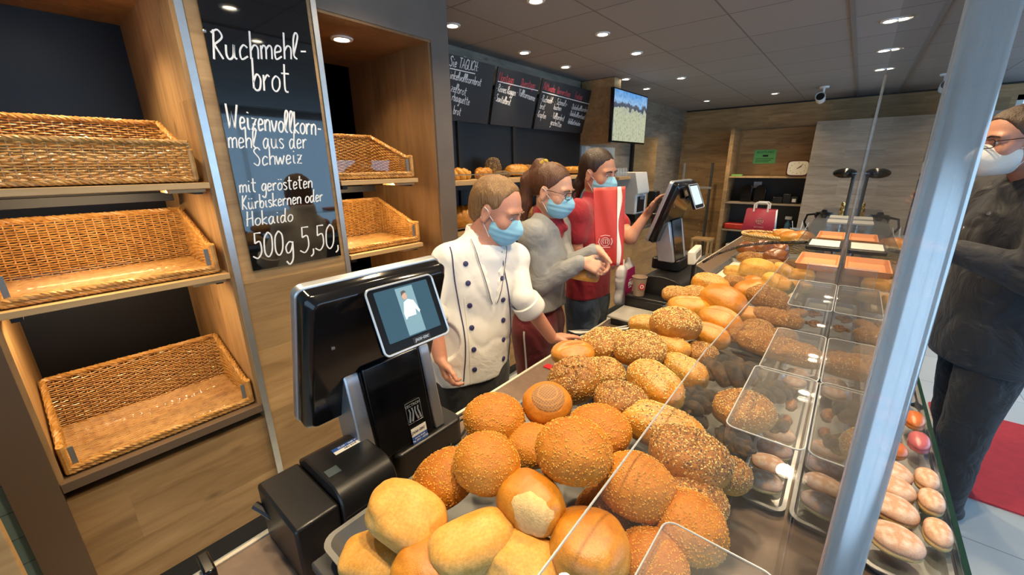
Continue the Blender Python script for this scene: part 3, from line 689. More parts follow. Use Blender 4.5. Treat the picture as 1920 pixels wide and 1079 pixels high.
_sp = _n.nodes.new('ShaderNodeSeparateXYZ'); _n.links.new(_tc.outputs['Object'], _sp.inputs[0]); _mr = _n.nodes.new('ShaderNodeMapRange'); _mr.inputs[1].default_value = .06; _mr.inputs[2].default_value = .20; _n.links.new(_sp.outputs[2], _mr.inputs[0])
_cr = _n.nodes.new('ShaderNodeValToRGB'); _cr.color_ramp.elements[0].position = .42; _cr.color_ramp.elements[1].position = .66; _n.links.new(_nz.outputs[0], _cr.inputs[0])
_mm = _n.nodes.new('ShaderNodeMath'); _mm.operation = 'MULTIPLY'; _n.links.new(_cr.outputs[0], _mm.inputs[0]); _n.links.new(_mr.outputs[0], _mm.inputs[1]); _m2 = _n.nodes.new('ShaderNodeMath'); _m2.operation = 'MULTIPLY'; _m2.inputs[1].default_value = .75; _n.links.new(_mm.outputs[0], _m2.inputs[0])
_mx = _n.nodes.new('ShaderNodeMix'); _mx.data_type = 'RGBA'; _mx.inputs[7].default_value = (.74, .68, .62, 1); _n.links.new(_m2.outputs[0], _mx.inputs[0]); _n.links.new(_src, _mx.inputs[6]); _n.links.new(_mx.outputs[2], _p.inputs['Base Color'])
M['cr_loaf'] = crust('dark_loaf_crust', (.30, .20, .11), (.16, .085, .04), (.09, .045, .022), -.3, .4, 5, .7, .6)
M['cr_glaze'] = crust('glazed_pastry', (.62, .34, .10), (.48, .19, .045), (.34, .11, .025), -.3, .4, 6, .25, .2, .5, .6)
M['cr_shine'] = crust('lye_crust', (.40, .18, .05), (.27, .09, .022), (.17, .05, .013), -.3, .4, 5, .22, .1, .4, .7)
M['crumb_bit'] = plain('crumb_bits', (.64, .31, .045), .6, var=.4, vscale=3)
M['sesame'] = plain('sesame_seed', (.68, .48, .17), .5, var=.25, vscale=4)
M['poppy'] = plain('poppy_seed', (.030, .030, .034), .5)
M['crumb_flesh'] = plain('torn_white_crumb', (.68, .47, .20), .8, var=.35, vscale=14, bump=.5, bscale=40)
M['mesh_print'] = plain('baked_base', (.33, .17, .06), .7, var=.2, vscale=10)
def kaiser(P, V):
    ang = np.arctan2(P[:, 1], P[:, 0]); r = np.hypot(P[:, 0], P[:, 1]); g = np.abs(np.sin(2.5 * (ang + r * 2.2)))
    P[:, 2] -= np.where(P[:, 2] > 0, .055 * np.exp(-(g / .22) ** 2) * np.clip(1 - r / .5, 0, 1) ** .5, 0); return P
def cut(P, V, w=.055, d=.06, L=.36, slant=.25):
    dd = P[:, 1] - slant * P[:, 0]; m = (P[:, 2] > 0) * np.clip(1 - (np.abs(P[:, 0]) / L) ** 4, 0, 1)
    P[:, 2] += m * (-d * np.exp(-(dd / w) ** 2) + .02 * np.exp(-((np.abs(dd) - w * 2.2) / w) ** 2)); return P
def cut2(P, V):
    for o in (-.15, .0, .15):
        dd = P[:, 0] - o - .5 * P[:, 1]; P[:, 2] -= (P[:, 2] > 0) * .03 * np.exp(-(dd / .03) ** 2)
    return P
def braid_arr(strand_fn, seed):
    mb = MB(); strand_fn(mb); return np.array(mb.v), mb.f
def quad_tri(F_):
    out = []
    for f in F_:
        for k in range(1, len(f) - 1): out.append((f[0], f[k], f[k + 1]))
    return out
PROTO = {}
def proto(kind, P, F_, mat, seeds=None, extra=None):
    me = to_mesh(kind, P, F_, [M[mat]]); PROTO.setdefault(kind, []).append((me, seeds, extra))
SM = [M['sesame'], M['poppy']]
for s in range(3):       # round roll rolled in coarse crumbs
    P, F_ = blob((.5, .5, .40), 2.1, s, .05); proto('crumb', P, F_, 'cr_crumb', seeds_mesh(P, F_, 1000, .0125, [M['crumb_bit']], -.85, s, elong=1.15))
for s in range(3):       # kaiser-cut roll with sesame and poppy
    P, F_ = blob((.5, .48, .33), 2.3, 10 + s, .05, fn=kaiser); proto('sesame', P, F_, 'cr_seed', seeds_mesh(P, F_, 1500, .0105, SM, -.05, s, mix=(.72, .28)))
for s in range(2):       # half sesame half poppy
    P, F_ = blob((.5, .46, .34), 2.2, 20 + s, .05, fn=kaiser); proto('mixed', P, F_, 'cr_seed', seeds_mesh(P, F_, 1700, .0095, SM, -.1, s, mix=(.40, .65)))
for s in range(3):       # oblong roll with a seeded band
    P, F_ = blob((.5, .31, .25), 2.5, 30 + s, .05, fn=lambda P, V: cut(P, V, .05, .035)); proto('longseed', P, F_, 'cr_gold', seeds_mesh(P, F_, 1150, .0085, SM, -.02, s, weight=lambda c: np.clip(1.2 - np.abs(c[:, 0] + .08) * 2.0, .05, 1), mix=(.75, .25)))
for s in range(3):       # dough-pale roll, squarish
    P, F_ = blob((.5, .37, .30), 2.7, 40 + s, .09, 1.6, .012); proto('pale', P, F_, 'cr_pale')
for s in range(3):       # golden roll
    P, F_ = blob((.5, .42, .34), 2.3, 50 + s, .07, 1.5); proto('golden', P, F_, 'cr_gold')
for s in range(2):       # cut golden oblong
    P, F_ = blob((.5, .33, .27), 2.3, 60 + s, .05, fn=lambda P, V: cut(P, V, .05, .06)); proto('cutroll', P, F_, 'cr_gold', seeds_mesh(P, F_, 120, .006, SM, .0, s, mix=(.3, .7)))
for s in range(3):       # long multigrain roll
    P, F_ = blob((.5, .19, .165), 2.3, 70 + s, .06, 2.0, .02, fn=cut2); proto('grain', P, F_, 'cr_dark', seeds_mesh(P, F_, 420, .0055, SM, -.2, s, mix=(.8, .2)))
for s in range(2):
    P, F_ = blob((.5, .40, .30), 2.2, 76 + s, .06, 2.0, .02); proto('grainround', P, F_, 'cr_dark', seeds_mesh(P, F_, 520, .008, SM, -.2, s, mix=(.85, .15)))
for s in range(2):       # berliner
    P, F_ = blob((.5, .38, .225), 2.35, 80 + s, .045, 1.6, .010, flat=.72, fn=lambda P, V: P * (1 - .05 * np.exp(-((P[:, 2] + .01) / .035) ** 2))[:, None]); proto('berliner', P, F_, 'cr_berl')
for s in range(2):
    P, F_ = blob((.5, .42, .34), 2.1, 90 + s, .05, fn=lambda P, V: cut(P, V, .07, .07)); proto('lye', P, F_, 'cr_shine')
P, F_ = blob((.5, .36, .42), 2.2, 95, .05, 2, .03); proto('loaf', P, F_, 'cr_loaf', seeds_mesh(P, F_, 300, .012, SM, -.9, 3, mix=(.8, .2), elong=2.2))
P, F_ = blob((.5, .30, .28), 2.4, 96, .05, 2, .02, fn=cut2); proto('tinloaf', P, F_, 'cr_gold')
P, F_ = blob((.5, .13, .11), 2.2, 97, .05, 2, .02, fn=cut2); proto('baguette', P, F_, 'cr_gold')
def plait_fn(k):
    def fn(mb):
        for st in range(3):
            pts = []; rr = []
            for i in range(25):
                u = i / 24; ph = u * 2 * math.pi * 1.35 + st * 2 * math.pi / 3 + k
                en = math.sin(math.pi * min(1, max(0, u))) ** .45
                pts.append(((u - .5) * .86, .155 * math.sin(ph) * en, .085 * math.sin(2 * ph) * en)); rr.append(.035 + .095 * en)
            mb.tube(pts, rr, 14)
    return fn
for k in range(3):
    P, F_ = braid_arr(plait_fn(k * .8), k); F_ = quad_tri(F_)
    P = P + .010 * np.stack([nz(P, 9, k), nz(P, 9, k + 4), nz(P, 9, k + 8)], 1); proto('poppyplait', P, F_, 'cr_poppy', seeds_mesh(P, F_, 900, .006, [M['poppy'], M['sesame']], -.1, k, mix=(.9, .1), elong=1.1))
    proto('yeastplait', P, F_, 'cr_gold')
def swirl(mb):
    pts = []; rr = []
    for i in range(60):
        a = i / 59 * 2 * math.pi * 2.3; r = .06 + .36 * i / 59; pts.append((r * math.cos(a), r * math.sin(a) * .85, .05 + .06 * math.cos(i * .5) - .10 * i / 59)); rr.append(.075 + .02 * math.sin(i * 1.1))
    mb.tube(pts, rr, 10)
P, F_ = braid_arr(swirl, 0); F_ = quad_tri(F_); proto('danish', P, F_, 'cr_glaze')
def croiss(mb):
    pts = []; rr = []
    for i in range(41):
        u = i / 40; a = (u - .5) * 2.4; pts.append((.46 * math.sin(a), .34 * (1 - math.cos(a)) - .12, .0)); rr.append(.03 + .15 * math.sin(math.pi * u) ** .8 * (1 + .14 * math.cos(u * 44)))
    mb.tube(pts, rr, 14)
P, F_ = braid_arr(croiss, 0); F_ = quad_tri(F_); proto('croissant', P, F_, 'cr_glaze')
COUNT = {}
NAMES = dict(crumb='crumb_roll', sesame='sesame_roll', mixed='poppy_sesame_roll', longseed='long_seed_roll', pale='pale_roll', golden='golden_roll', cutroll='cut_roll', grain='multigrain_stick', grainround='multigrain_roll',
             berliner='sugared_doughnut', lye='pretzel_roll', loaf='bread_loaf', tinloaf='bread_loaf', baguette='baguette', poppyplait='poppy_plait', yeastplait='yeast_plait', danish='danish_pastry', croissant='croissant')
GROUPS = dict(crumb='crumb coated rolls on the front tray', sesame='sesame rolls on the counter', mixed='poppy and sesame rolls on the counter', longseed='oblong seeded rolls', pale='pale rolls', golden='golden rolls', cutroll='golden cut rolls',
              grain='long multigrain rolls', grainround='round multigrain rolls', berliner='sugared doughnuts', lye='pretzel rolls', loaf='dark loaves', tinloaf='golden loaves', baguette='baguettes', poppyplait='poppy plaits', yeastplait='yeast plaits', danish='danish pastries', croissant='croissants')
def bread(kind, pos, size, rot=(0, 0, 0), label='', sq=(1, 1, 1), var=None):
    k = COUNT.get(kind, 0); COUNT[kind] = k + 1
    me, sd, ex = PROTO[kind][(k if var is None else var) % len(PROTO[kind])]
    o = bpy.data.objects.new(NAMES[kind], me); COL.objects.link(o); o.location = pos; o.rotation_euler = [math.radians(a) for a in rot]; o.scale = (size * sq[0], size * sq[1], size * sq[2])
    tag(o, label, 'pastry' if kind in ('berliner', 'danish', 'croissant') else 'bread', GROUPS[kind])
    if sd is not None:
        s = bpy.data.objects.new('seeds' if kind != 'crumb' else 'crumbs', sd); COL.objects.link(s); s.parent = o; s['kind'] = 'stuff'
    return o
def B(kind, px, py, wpx, z, rot, label, sq=(1, 1, 1), var=None):
    p = A(px, py, z=z); return bread(kind, p, wpx * depth_of(p) / F_PX, rot, label, sq, var)
# ---- front tray: pale and crumb rolls
b1, b2, b3 = TZ + .045, TZ + .09, TZ + .125
B('pale', 763, 968, 152, b2, (8, 14, 15), 'big pale roll at the left end, lying on top beside the black printer', (1, 1.0, .95), 0)
B('pale', 702, 1048, 128, b1 - .008, (5, -4, 30), 'pale roll lowest at the left, in the corner of the front tray', (1, 1, .85), 1)
B('golden', 812, 1072, 150, b1 + .02, (0, 10, 40), 'golden brown roll cut off by the lower picture edge', (1, .9, .85), 0)
B('pale', 884, 1024, 168, b1 + .034, (14, 6, 70), 'pale oblong roll standing on edge between two pale rolls', (1, .85, .95), 2)
B('pale', 984, 1056, 150, b1 + .016, (0, 10, 30), 'palest flour-dusted roll in front, below the torn roll', (1, 1.0, .95), 0)
r_ = B('golden', 993, 941, 132, b2 + .012, (20, 25, 10), 'golden roll with a torn white patch facing the camera', (1, .95, 1.1), 1)
B('golden', 1103, 1026, 175, b1 + .03, (0, 14, 120), 'large golden roll in front, under the slanting glass edge', (1, 1, .95), 2)
B('pale', 1062, 1085, 96, b1 + .0, (0, 0, 70), 'small pale roll half cut off at the lower edge', (1, 1, .8), 1)
B('crumb', 836, 898, 126, b2 - .01, (10, -25, 0), 'crumb-coated roll leaning at the far left behind the pale roll', (1.0, 1.0, .95))
B('crumb', 913, 868, 124, b2 + .035, (5, 8, 60), 'crumb-coated round roll second from left, in front of the low round one', (1, 1, .98))
B('crumb', 927, 785, 114, b2, (0, 6, 20), 'crumb-coated roll at the back edge of the tray, nearest the brown worktop', (1, 1, .9))
B('crumb', 1076, 846, 142, b3 + .018, (0, 5, 100), 'largest crumb-coated roll, on top in the middle of the front pile', (1, 1, 1.0))
B('crumb', 997, 836, 96, b2 - .02, (0, 0, 10), 'crumb-coated roll wedged under the largest one, seen as a sliver', (1, 1, .9))
B('crumb', 1122, 806, 118, b2 + .01, (0, 0, 45), 'crumb-coated roll half hidden behind the largest one', (1, 1, .85))
fl = B('crumb', 1026, 757, 92, b2 + .012, (150, 10, 20), 'upside-down roll showing a baked lattice print on its flat base', (1, 1, .85), 2)
for ch in list(fl.children): bpy.data.objects.remove(ch)
B('crumb', 1193, 912, 138, b2 + .005, (0, 12, 70), 'crumb-coated round roll crossed by the glass edge', (1, 1, 1.02))
B('crumb', 1222, 1052, 128, b1 + .012, (0, 0, 30), 'crumb-coated roll at the bottom edge behind the small clear box', (1, 1, .9))
B('crumb', 1140, 965, 120, b1 - .002, (0, 0, 0), 'crumb-coated roll at the bottom of the pile, in shade under its neighbours', (1, 1, .85))
B('crumb', 1290, 988, 158, b1 + .016, (0, 18, 110), 'oblong seeded roll at the right rim of the front tray, orange side facing', (1, .86, .95))
B('mixed', 1303, 935, 118, b1 + .012, (0, 10, 20), 'dark poppy and sesame roll tucked behind the orange oblong roll', (1, 1, .9))
B('mixed', 1293, 856, 148, b2 - .005, (-8, 10, 20), 'brown roll with poppy on its right half, on the tray under glass', (1, .95, .95), 1)
B('mixed', 1368, 892, 100, b1 - .006, (15, 20, 70), 'poppy and sesame roll leaning on the right rim of the tray', (1, .75, 1))
B('longseed', 1240, 803, 155, b2 - .004, (0, 5, 8), 'long sesame roll lying across, just left of the glass edge', (1, .95, .95))
B('mixed', 1164, 752, 100, b2 + .010, (0, 5, 40), 'kaiser roll with poppy and sesame star, right of the upside-down roll', (1, 1, .95))
# ---- second tray: sesame and poppy
B('mixed', 1078, 712, 102, b2, (15, -20, 60), 'poppy and sesame roll leaning outwards at the staff edge of the tray', (1, 1, 1))
B('cutroll', 1074, 664, 82, b2 - .012, (10, 0, 40), 'glossy orange roll behind the leaning poppy roll, close to the hand', (1, 1.1, 1))
B('sesame', 1130, 700, 84, b1 + .012, (0, 0, 30), 'sesame roll low between the leaning poppy roll and its neighbour', (1, 1, .95))
B('longseed', 1228, 722, 118, b2 + .012, (0, 12, -25), 'long sesame roll lying diagonally in the middle of the pile', (1, 1.1, 1.1))
B('sesame', 1199, 655, 96, b2 + .012, (5, 0, 15), 'round sesame roll on top, fourth back from the kaiser roll', (1, 1, .98))
B('sesame', 1139, 647, 100, b1 + .016, (0, 0, 80), 'flat sesame roll at the staff edge, right of the resting hand', (1, .95, .85))
B('sesame', 1266, 609, 90, b2 + .025, (0, 5, 60), 'biggest round sesame roll on top of the far end of the pile', (1, 1, 1.05))
B('longseed', 1209, 609, 60, b1 + .005, (0, 0, 30), 'small golden sesame roll at the staff edge beside white paper', (1, 1.1, 1.1))
B('longseed', 1258, 652, 74, b2 - .016, (0, 0, -20), 'oblong roll with sesame stripe under the biggest sesame roll', (1, 1.1, 1.1))
B('longseed', 1282, 697, 92, b1 + .020, (0, 10, -10), 'smooth orange oblong roll with seeds along its foot', (1, 1.05, 1.1))
B('mixed', 1312, 664, 66, b1 + .012, (0, 0, 10), 'dark poppy roll with pale cuts behind the orange oblong roll', (1, 1, .95))
B('poppyplait', 1370, 697, 112, b1 + .022, (0, 0, 20), 'poppy seed plait on top under the glass, right of the dark cut roll', (1, 1.2, 1.1))
B('poppyplait', 1306, 752, 96, b1 + .015, (0, 0, 75), 'poppy seed plait lying lengthwise along the glass edge', (1, 1.15, 1.1))
B('poppyplait', 1292, 790, 74, b1 - .012, (0, 0, 30), 'short poppy plait end showing below the lengthwise plait', (1, 1.1, 1))
B('mixed', 1394, 770, 110, b1 + .016, (0, 0, 60), 'broad poppy kaiser roll under the front clear box', (1, 1, .9))
B('poppyplait', 1378, 826, 84, b1 - .012, (0, 0, -30), 'poppy plait at the bottom beside the metal tray rim', (1, 1.1, 1))
B('poppyplait', 1450, 735, 84, b1 + .004, (0, 0, 50), 'poppy plait farthest right, seen through the front clear box', (1, 1.15, 1))
B('poppyplait', 1440, 790, 74, b1 - .012, (0, 0, 0), 'poppy plait low under the rim of the front clear box', (1, 1.15, 1))
# ---- third tray: golden rolls
B('cutroll', 1330, 630, 74, b1 + .020, (0, 8, -15), 'dark golden twisted roll between the sesame pile and the golden pile', (1, 1.1, 1.1))
B('cutroll', 1350, 604, 80, b1 + .036, (0, 8, -20), 'pale orange cut roll second row, above the twisted roll', (1, 1.15, 1.2))
B('cutroll', 1292, 578, 80, b1 + .024, (0, 0, 10), 'golden oblong roll directly behind the biggest sesame roll', (1, 1, 1))
B('sesame', 1267, 553, 50, b1 + .02, (0, 0, 10), 'small sesame bun, left one of the pair at the staff edge', (1, 1, .95))
B('sesame', 1303, 553, 52, b1 + .022, (0, 0, 60), 'small sesame bun, right one of the pair at the staff edge', (1, 1, .95))
B('longseed', 1331, 534, 66, b1 + .045, (0, 10, 10), 'sesame roll topping the golden pile near the paper tray', (1, 1.1, 1.15))
B('golden', 1356, 567, 84, b1 + .050, (0, 14, -15), 'large smooth golden roll on top of the golden pile', (1, .95, 1.05))
B('golden', 1405, 545, 58, b1 + .034, (0, -20, 30), 'brown smooth roll leaning right of the large golden roll', (1, .95, 1))
B('grainround', 1378, 530, 44, b1 + .012, (0, 0, 10), 'grainy roll between the sesame-topped roll and the brown leaning one')
B('cutroll', 1400, 592, 62, b1 + .02, (0, 0, 0), 'orange roll half under the glass joint', (1, 1, 1))
B('grainround', 1388, 628, 62, b1 + .018, (0, 0, 30), 'seeded brown roll seen through the glass joint')
B('mixed', 1420, 618, 54, b1 + .01, (0, 0, 30), 'dark sesame roll lying right of the glass joint')
B('grainround', 1440, 562, 78, b1 + .04, (0, 10, -20), 'large brown grain roll under the glass, behind the second clear box', (1, .9, 1))
B('grain', 1452, 597, 92, b1 + .03, (0, 0, -5), 'multigrain stick under the glass, left of the second clear box', (1, 1.2, 1.2))
B('grain', 1492, 590, 52, b1 + .03, (0, 0, 60), 'orange-brown stick end beside the flaked almond pastry', (1, 1.2, 1.2))
B('grain', 1458, 655, 150, b1 + .045, (0, 0, -12), 'longest multigrain stick, under the middle clear box', (1, 1.05, 1))
B('grainround', 1430, 634, 56, b1 + .01, (0, 0, 0), 'brown roll in a row under the middle clear box, left end')
B('grainround', 1466, 632, 54, b1 + .012, (0, 0, 50), 'pale brown roll under the middle clear box, right end')
# ---- paper tray: pale yellow rolls
B('pale', 1379, 510, 40, b1, (0, 0, 10), 'small pale yellow roll alone on the baking paper', (1, .95, 1))
B('pale', 1419, 505, 56, b1 + .035, (0, 0, -5), 'square pale golden roll on top of the yellow pile', (1, 1.1, 1.15))
B('golden', 1412, 532, 42, b1 + .01, (0, 0, 40), 'yellow golden roll at the front of the yellow pile', (1, .95, 1))
B('pale', 1456, 533, 56, b1 + .03, (0, 15, -25), 'pale floury roll under the glass, front of the yellow pile', (1, .9, 1))
B('golden', 1444, 512, 40, b1 + .012, (0, 0, 20), 'golden roll squeezed between two pale yellow rolls')
B('pale', 1470, 508, 40, b1 + .03, (0, 20, -20), 'greenish pale roll under the glass, leaning right')
B('pale', 1502, 517, 42, b1 + .02, (0, 0, 0), 'pale roll right of the leaning one, behind the clear sign holder')
B('pale', 1500, 540, 40, b1, (0, 0, 20), 'pale roll behind the third clear box, lower one')
# ---- far tray: shiny and grainy rolls, and the long basket
B('lye', 1402, 467, 38, b1 + .020, (0, 0, 0), 'shiny brown pretzel roll, left one beside the long basket', (1, 1, 1))
B('lye', 1431, 464, 40, b1 + .035, (0, 0, 50), 'shiny brown pretzel roll, middle and highest one', (1, 1, 1))
B('lye', 1461, 466, 36, b1 + .03, (0, 0, 100), 'shiny brown pretzel roll, right one with pale split', (1, 1, 1))
B('lye', 1455, 482, 44, b1 + .03, (0, 0, 30), 'pretzel roll with broad pale cut in front of the shiny row', (1, 1, 1))
B('grainround', 1409, 485, 50, b1 + .01, (0, 0, 10), 'grainy brown roll in front of the pretzel rolls', (1, .8, .8))
B('grainround', 1448, 497, 42, b1 + .004, (0, 0, 60), 'flat grainy roll behind the square pale golden roll', (1, .8, .8))
B('grainround', 1484, 497, 36, b1 + .01, (0, 0, 60), 'grainy roll under the glass, left of the orange dish', (1, .9, .9))
# ---- doughnuts and pastries left of the clear screen (the screen mirrors them)
DZ = CZ + .02
M['tray_dark'] = plain('dark_tin', (.30, .30, .30), .4, .8)
tray('narrow tin of sugared doughnuts left of the clear screen', -.090, .0085, .895, 1.62, CZ + .001, 'alu', .018, .006, 'doughnut trays in the display')
dd = DZ + .026
for k, (px, py, lab) in enumerate([(1431, 903, 'nearest sugared doughnut in the narrow tin'), (1441, 872, 'second sugared doughnut from the front in the narrow tin'), (1452, 843, 'third sugared doughnut, under the rim of the front clear box'), (1462, 817, 'fourth sugared doughnut, orange sided, under the front clear box')]):
    p = A(px, py, z=dd); bread('berliner', (max(-.048, min(-.040, p.x)), p.y, dd), .078, (0, 6 - 4 * k, 25 - 14 * k), lab + ' left of the screen', (1, 1.05, 1.1))
p = A(1472, 757, z=dd); bread('croissant', (-.040, p.y, dd + .002), .075, (0, 0, 100), 'glazed croissant behind the sugared doughnuts, under the front clear box', (1, 1, 1.2))
p = A(1478, 785, z=dd); bread('croissant', (-.040, p.y - .01, dd - .006), .07, (0, 0, 80), 'second glazed croissant, in front of the other one', (1, 1, 1))
for k, (px, py, lab) in enumerate([(1484, 716, 'icing-dusted doughnut, first of the pair behind the croissants'), (1492, 702, 'icing-dusted doughnut, second of the pair behind the croissants')]):
    p = A(px, py, z=dd); bread('berliner', (-.040, p.y, dd), .076, (0, 0, 70), lab, (1, 1.1, 1))
tray('narrow tin of danish pastries farther back left of the clear screen', -.095, .0085, 1.64, 2.7, CZ + .001, 'alu', .018, .006, 'doughnut trays in the display')
p = A(1500, 652, z=dd); bread('danish', (-.040, p.y, dd + .01), .078, (10, 0, 0), 'glazed danish pastry under the middle clear box')
p = A(1520, 606, z=dd); bread('danish', (-.040, p.y, dd), .08, (0, 0, 60), 'danish with flaked almonds between the second and third clear box')
p = A(1527, 588, z=dd); bread('danish', (-.040, p.y, dd), .08, (0, 0, 160), 'almond danish farther back in the narrow tin')
# ---- right of the screen: doughnuts seen directly
tray('wide tin of sugared doughnuts right of the clear screen, behind the front glass', .132, .267, .86, 1.62, CZ + .001, 'alu', .018, .006, 'doughnut trays in the display')
for k, (px, py, dx, lab) in enumerate([(1711, 1027, 0, 'nearest sugared doughnut right of the clear screen'), (1692, 962, 0, 'second sugared doughnut right of the screen, left row'), (1690, 922, 0, 'third sugared doughnut with white sugar top, left row'), (1690, 893, 0, 'orange-sided sugared doughnut fourth in the left row'),
                                   (1778, 1010, 0, 'sugared doughnut nearest the front glass, right row'), (1768, 950, 0, 'sugared doughnut second in the right row by the glass'), (1757, 908, 0, 'sugared doughnut third in the right row by the glass')]):
    p = A(px, py, z=dd); bread('berliner', (.182 if k < 4 else .246, p.y, dd), .084 if k < 4 else .078, (0, 3, (8 - 6 * k) if k < 4 else 88), lab, (1, 1.22, 1.15) if k < 4 else (1, .72, 1.2))
M['cr_pink'] = crust('pink_icing', (.50, .16, .14), (.48, .10, .12), (.50, .13, .16), -.2, .2, 5, .25, .1, .3, .5)
M['cr_orange'] = crust('orange_glaze', (.66, .30, .10), (.62, .20, .05), (.55, .15, .04), -.2, .2, 5, .25, .1, .3, .5)
tray('tin of pink iced doughnuts farther back right of the clear screen', .132, .267, 1.64, 2.6, CZ + .001, 'alu', .018, .006, 'doughnut trays in the display')
for k, (px, py, m, lab) in enumerate([(1702, 852, 'cr_orange', 'orange glazed doughnut behind the sugared ones, left'), (1728, 832, 'cr_pink', 'pink iced doughnut beside the orange glazed one'), (1712, 800, 'cr_pink', 'red-pink iced doughnut in the middle of the back tin'), (1735, 795, 'cr_orange', 'orange glazed doughnut against the front glass'), (1710, 770, 'cr_pink', 'pink iced doughnut farthest back in the display')]):
    p = A(px, py, z=dd); o = bread('berliner', (.182 if k in (0, 2, 4) else .246, p.y, dd), .08, (0, 0, 6 if k in (0, 2, 4) else 88), lab, (1, 1.2, 1.15) if k in (0, 2, 4) else (1, .72, 1.2)); o.data = o.data.copy(); o.data.materials[0] = M[m]; o['group'] = 'iced doughnuts'
# torn white patch and the lattice print
def patch_on(o, mat, name, ang, d, jag=.25, lift=.006, lattice=False):
    """irregular patch laid on roll o around local direction d"""
    dg = bpy.context.evaluated_depsgraph_get(); me = o.data; bv = BVHTree.FromPolygons([v.co[:] for v in me.vertices], [p.vertices[:] for p in me.polygons])
    d = Vector(d).normalized(); a = d.orthogonal().normalized(); b = d.cross(a); mb = MB(); n, m = 26, 7; vs = []
    for j in range(m):
        for i in range(n):
            th = 2 * math.pi * i / n; rr = ang * (j / (m - 1)) * (1 + (jag * mnoise.noise(Vector((math.cos(th) * 1.7, math.sin(th) * 1.7, 3))) if j else 0))
            dr = (d + (a * math.cos(th) + b * math.sin(th)) * rr).normalized(); hit = bv.ray_cast(dr * 3, -dr)
            vs.append(Vector(hit[0]) + dr * (lift if j < m - 1 else -.004))
    mb.add(vs, [(j * n + i, j * n + (i + 1) % n, (j + 1) * n + (i + 1) % n, (j + 1) * n + i) for j in range(m - 1) for i in range(n)]); p = mb.build(name, M[mat], o); return p
r_.rotation_euler = (0, 0, 0)
loc_dir = Vector((.50, -.62, .30))
patch_on(r_, 'crumb_flesh', 'torn_patch', .78, loc_dir, .55)
t = NT('lattice_base'); co = t.coord('Object', (1, 1, 1)); ck = t.n('ShaderNodeTexVoronoi', feature='DISTANCE_TO_EDGE', i_Scale=22.0, i_Randomness=.12); t.l(co, ck.inputs['Vector'])
c = t.ramp(ck.outputs['Distance'], [(.03, (.40, .20, .06)), (.16, (.20, .10, .045))]); t.l(c, t.b.inputs['Base Color']); t.b.inputs['Roughness'].default_value = .7; M['lattice'] = t.mat
# the underside disc of the upturned roll
fl.rotation_euler = (0, 0, 0); fl.rotation_mode = 'XYZ'
fl.rotation_euler = (math.radians(14), math.radians(12), 0)
patch_on(fl, 'lattice', 'lattice_base', 1.15, (.12, -.10, 1), .06, .010)
# ================================================================ CLEAR SCREENS AND SHELVES
GZ = 1.28
M['pane_screen'] = acrylic('acrylic_screen', (.985, .99, .99), 0, 1.49, .012, (.85, .9, .95))
M['glass_shelf'] = acrylic('glass_shelf', (.99, .99, .985), 0, 1.30, .008, (.75, .75, .74))
M['acryl_box'] = acrylic('acrylic_box', (.985, .985, .985), .02, 1.35, .03, (.85, .86, .87))
M['glass_edge'] = plain('dark_green_glass_edge', (.01, .035, .03), .15)
M['acryl_rim'] = plain('milky_acrylic_edge', (.40, .42, .44), .25)
t = NT('polished_acrylic_edge'); t.t.nodes.remove(t.b)
a_ = t.n('ShaderNodeBsdfTransparent'); d_ = t.n('ShaderNodeBsdfDiffuse'); d_.inputs[0].default_value = (.50, .54, .57, 1); g_ = t.n('ShaderNodeBsdfGlossy', i_Roughness=.14); tl = t.n('ShaderNodeBsdfTranslucent'); tl.inputs[0].default_value = (.56, .61, .65, 1)
co = t.coord('Object', (60, 60, 1.2)); nzv = t.noise(co, 2.2, 3)
m1 = t.n('ShaderNodeMixShader', i_0=.5); t.l(d_.outputs[0], m1.inputs[1]); t.l(tl.outputs[0], m1.inputs[2])
m2 = t.n('ShaderNodeMixShader'); t.l(t.ramp(nzv, [(.35, (.34, .34, .34)), (.7, (.72, .72, .72))]), m2.inputs[0]); t.l(a_.outputs[0], m2.inputs[1]); t.l(m1.outputs[0], m2.inputs[2])
m3 = t.n('ShaderNodeMixShader', i_0=.30); t.l(m2.outputs[0], m3.inputs[1]); t.l(g_.outputs[0], m3.inputs[2]); t.l(m3.outputs[0], t.out.inputs[0]); M['pane_edge'] = t.mat
CXP = .0115
def screen(label, y0, y1, z0, z1, x=CXP, th=.0085, lean=0, em='pane_edge'):
    t = thing('acrylic_screen', label, 'screen', (x, y0, z0), group='clear acrylic screens over the counter')
    sh = Matrix(((1, 0, 0, 0), (0, 1, lean, 0), (0, 0, 1, 0), (0, 0, 0, 1)))
    b = MB(); H_ = z1 - z0; b.add([(0, .004, .001), (th, .004, .001), (th, y1 - y0, .001), (0, y1 - y0, .001), (0, .004 + lean * H_, H_), (th, .004 + lean * H_, H_), (th, y1 - y0, H_), (0, y1 - y0, H_)],
              [(3, 2, 1, 0), (4, 5, 6, 7), (0, 1, 5, 4), (1, 2, 6, 5), (2, 3, 7, 6), (3, 0, 4, 7)]); b.build('pane', M['pane_screen'], t)
    e = MB(); n = 7; poly = [(th, .0039), (0, .0039)] + [(th / 2 - th / 2 * math.cos(math.pi * k / n), -.0016 * math.sin(math.pi * k / n)) for k in range(n + 1)]
    e.prism(poly, .001, z1 - z0, 0, sh); e.build('polished_edge', M[em], t, label='bright polished front edge')
    return t
_a, _c = A(1864, 0, x=CXP + .004), A(1572, 1079, x=CXP + .004); _k = (_a.y - _c.y) / (_a.z - _c.z); _y0 = _c.y + (CZ - _c.z) * _k
screen('tall clear acrylic screen nearest, its bright polished edge slanting down the right of the picture', _y0, 1.93, CZ, 2.12, lean=_k)
screen('second clear acrylic screen farther along the counter, ending below the ceiling', 1.97, 4.6, CZ, 1.93, CXP - .004, em='acryl_box')
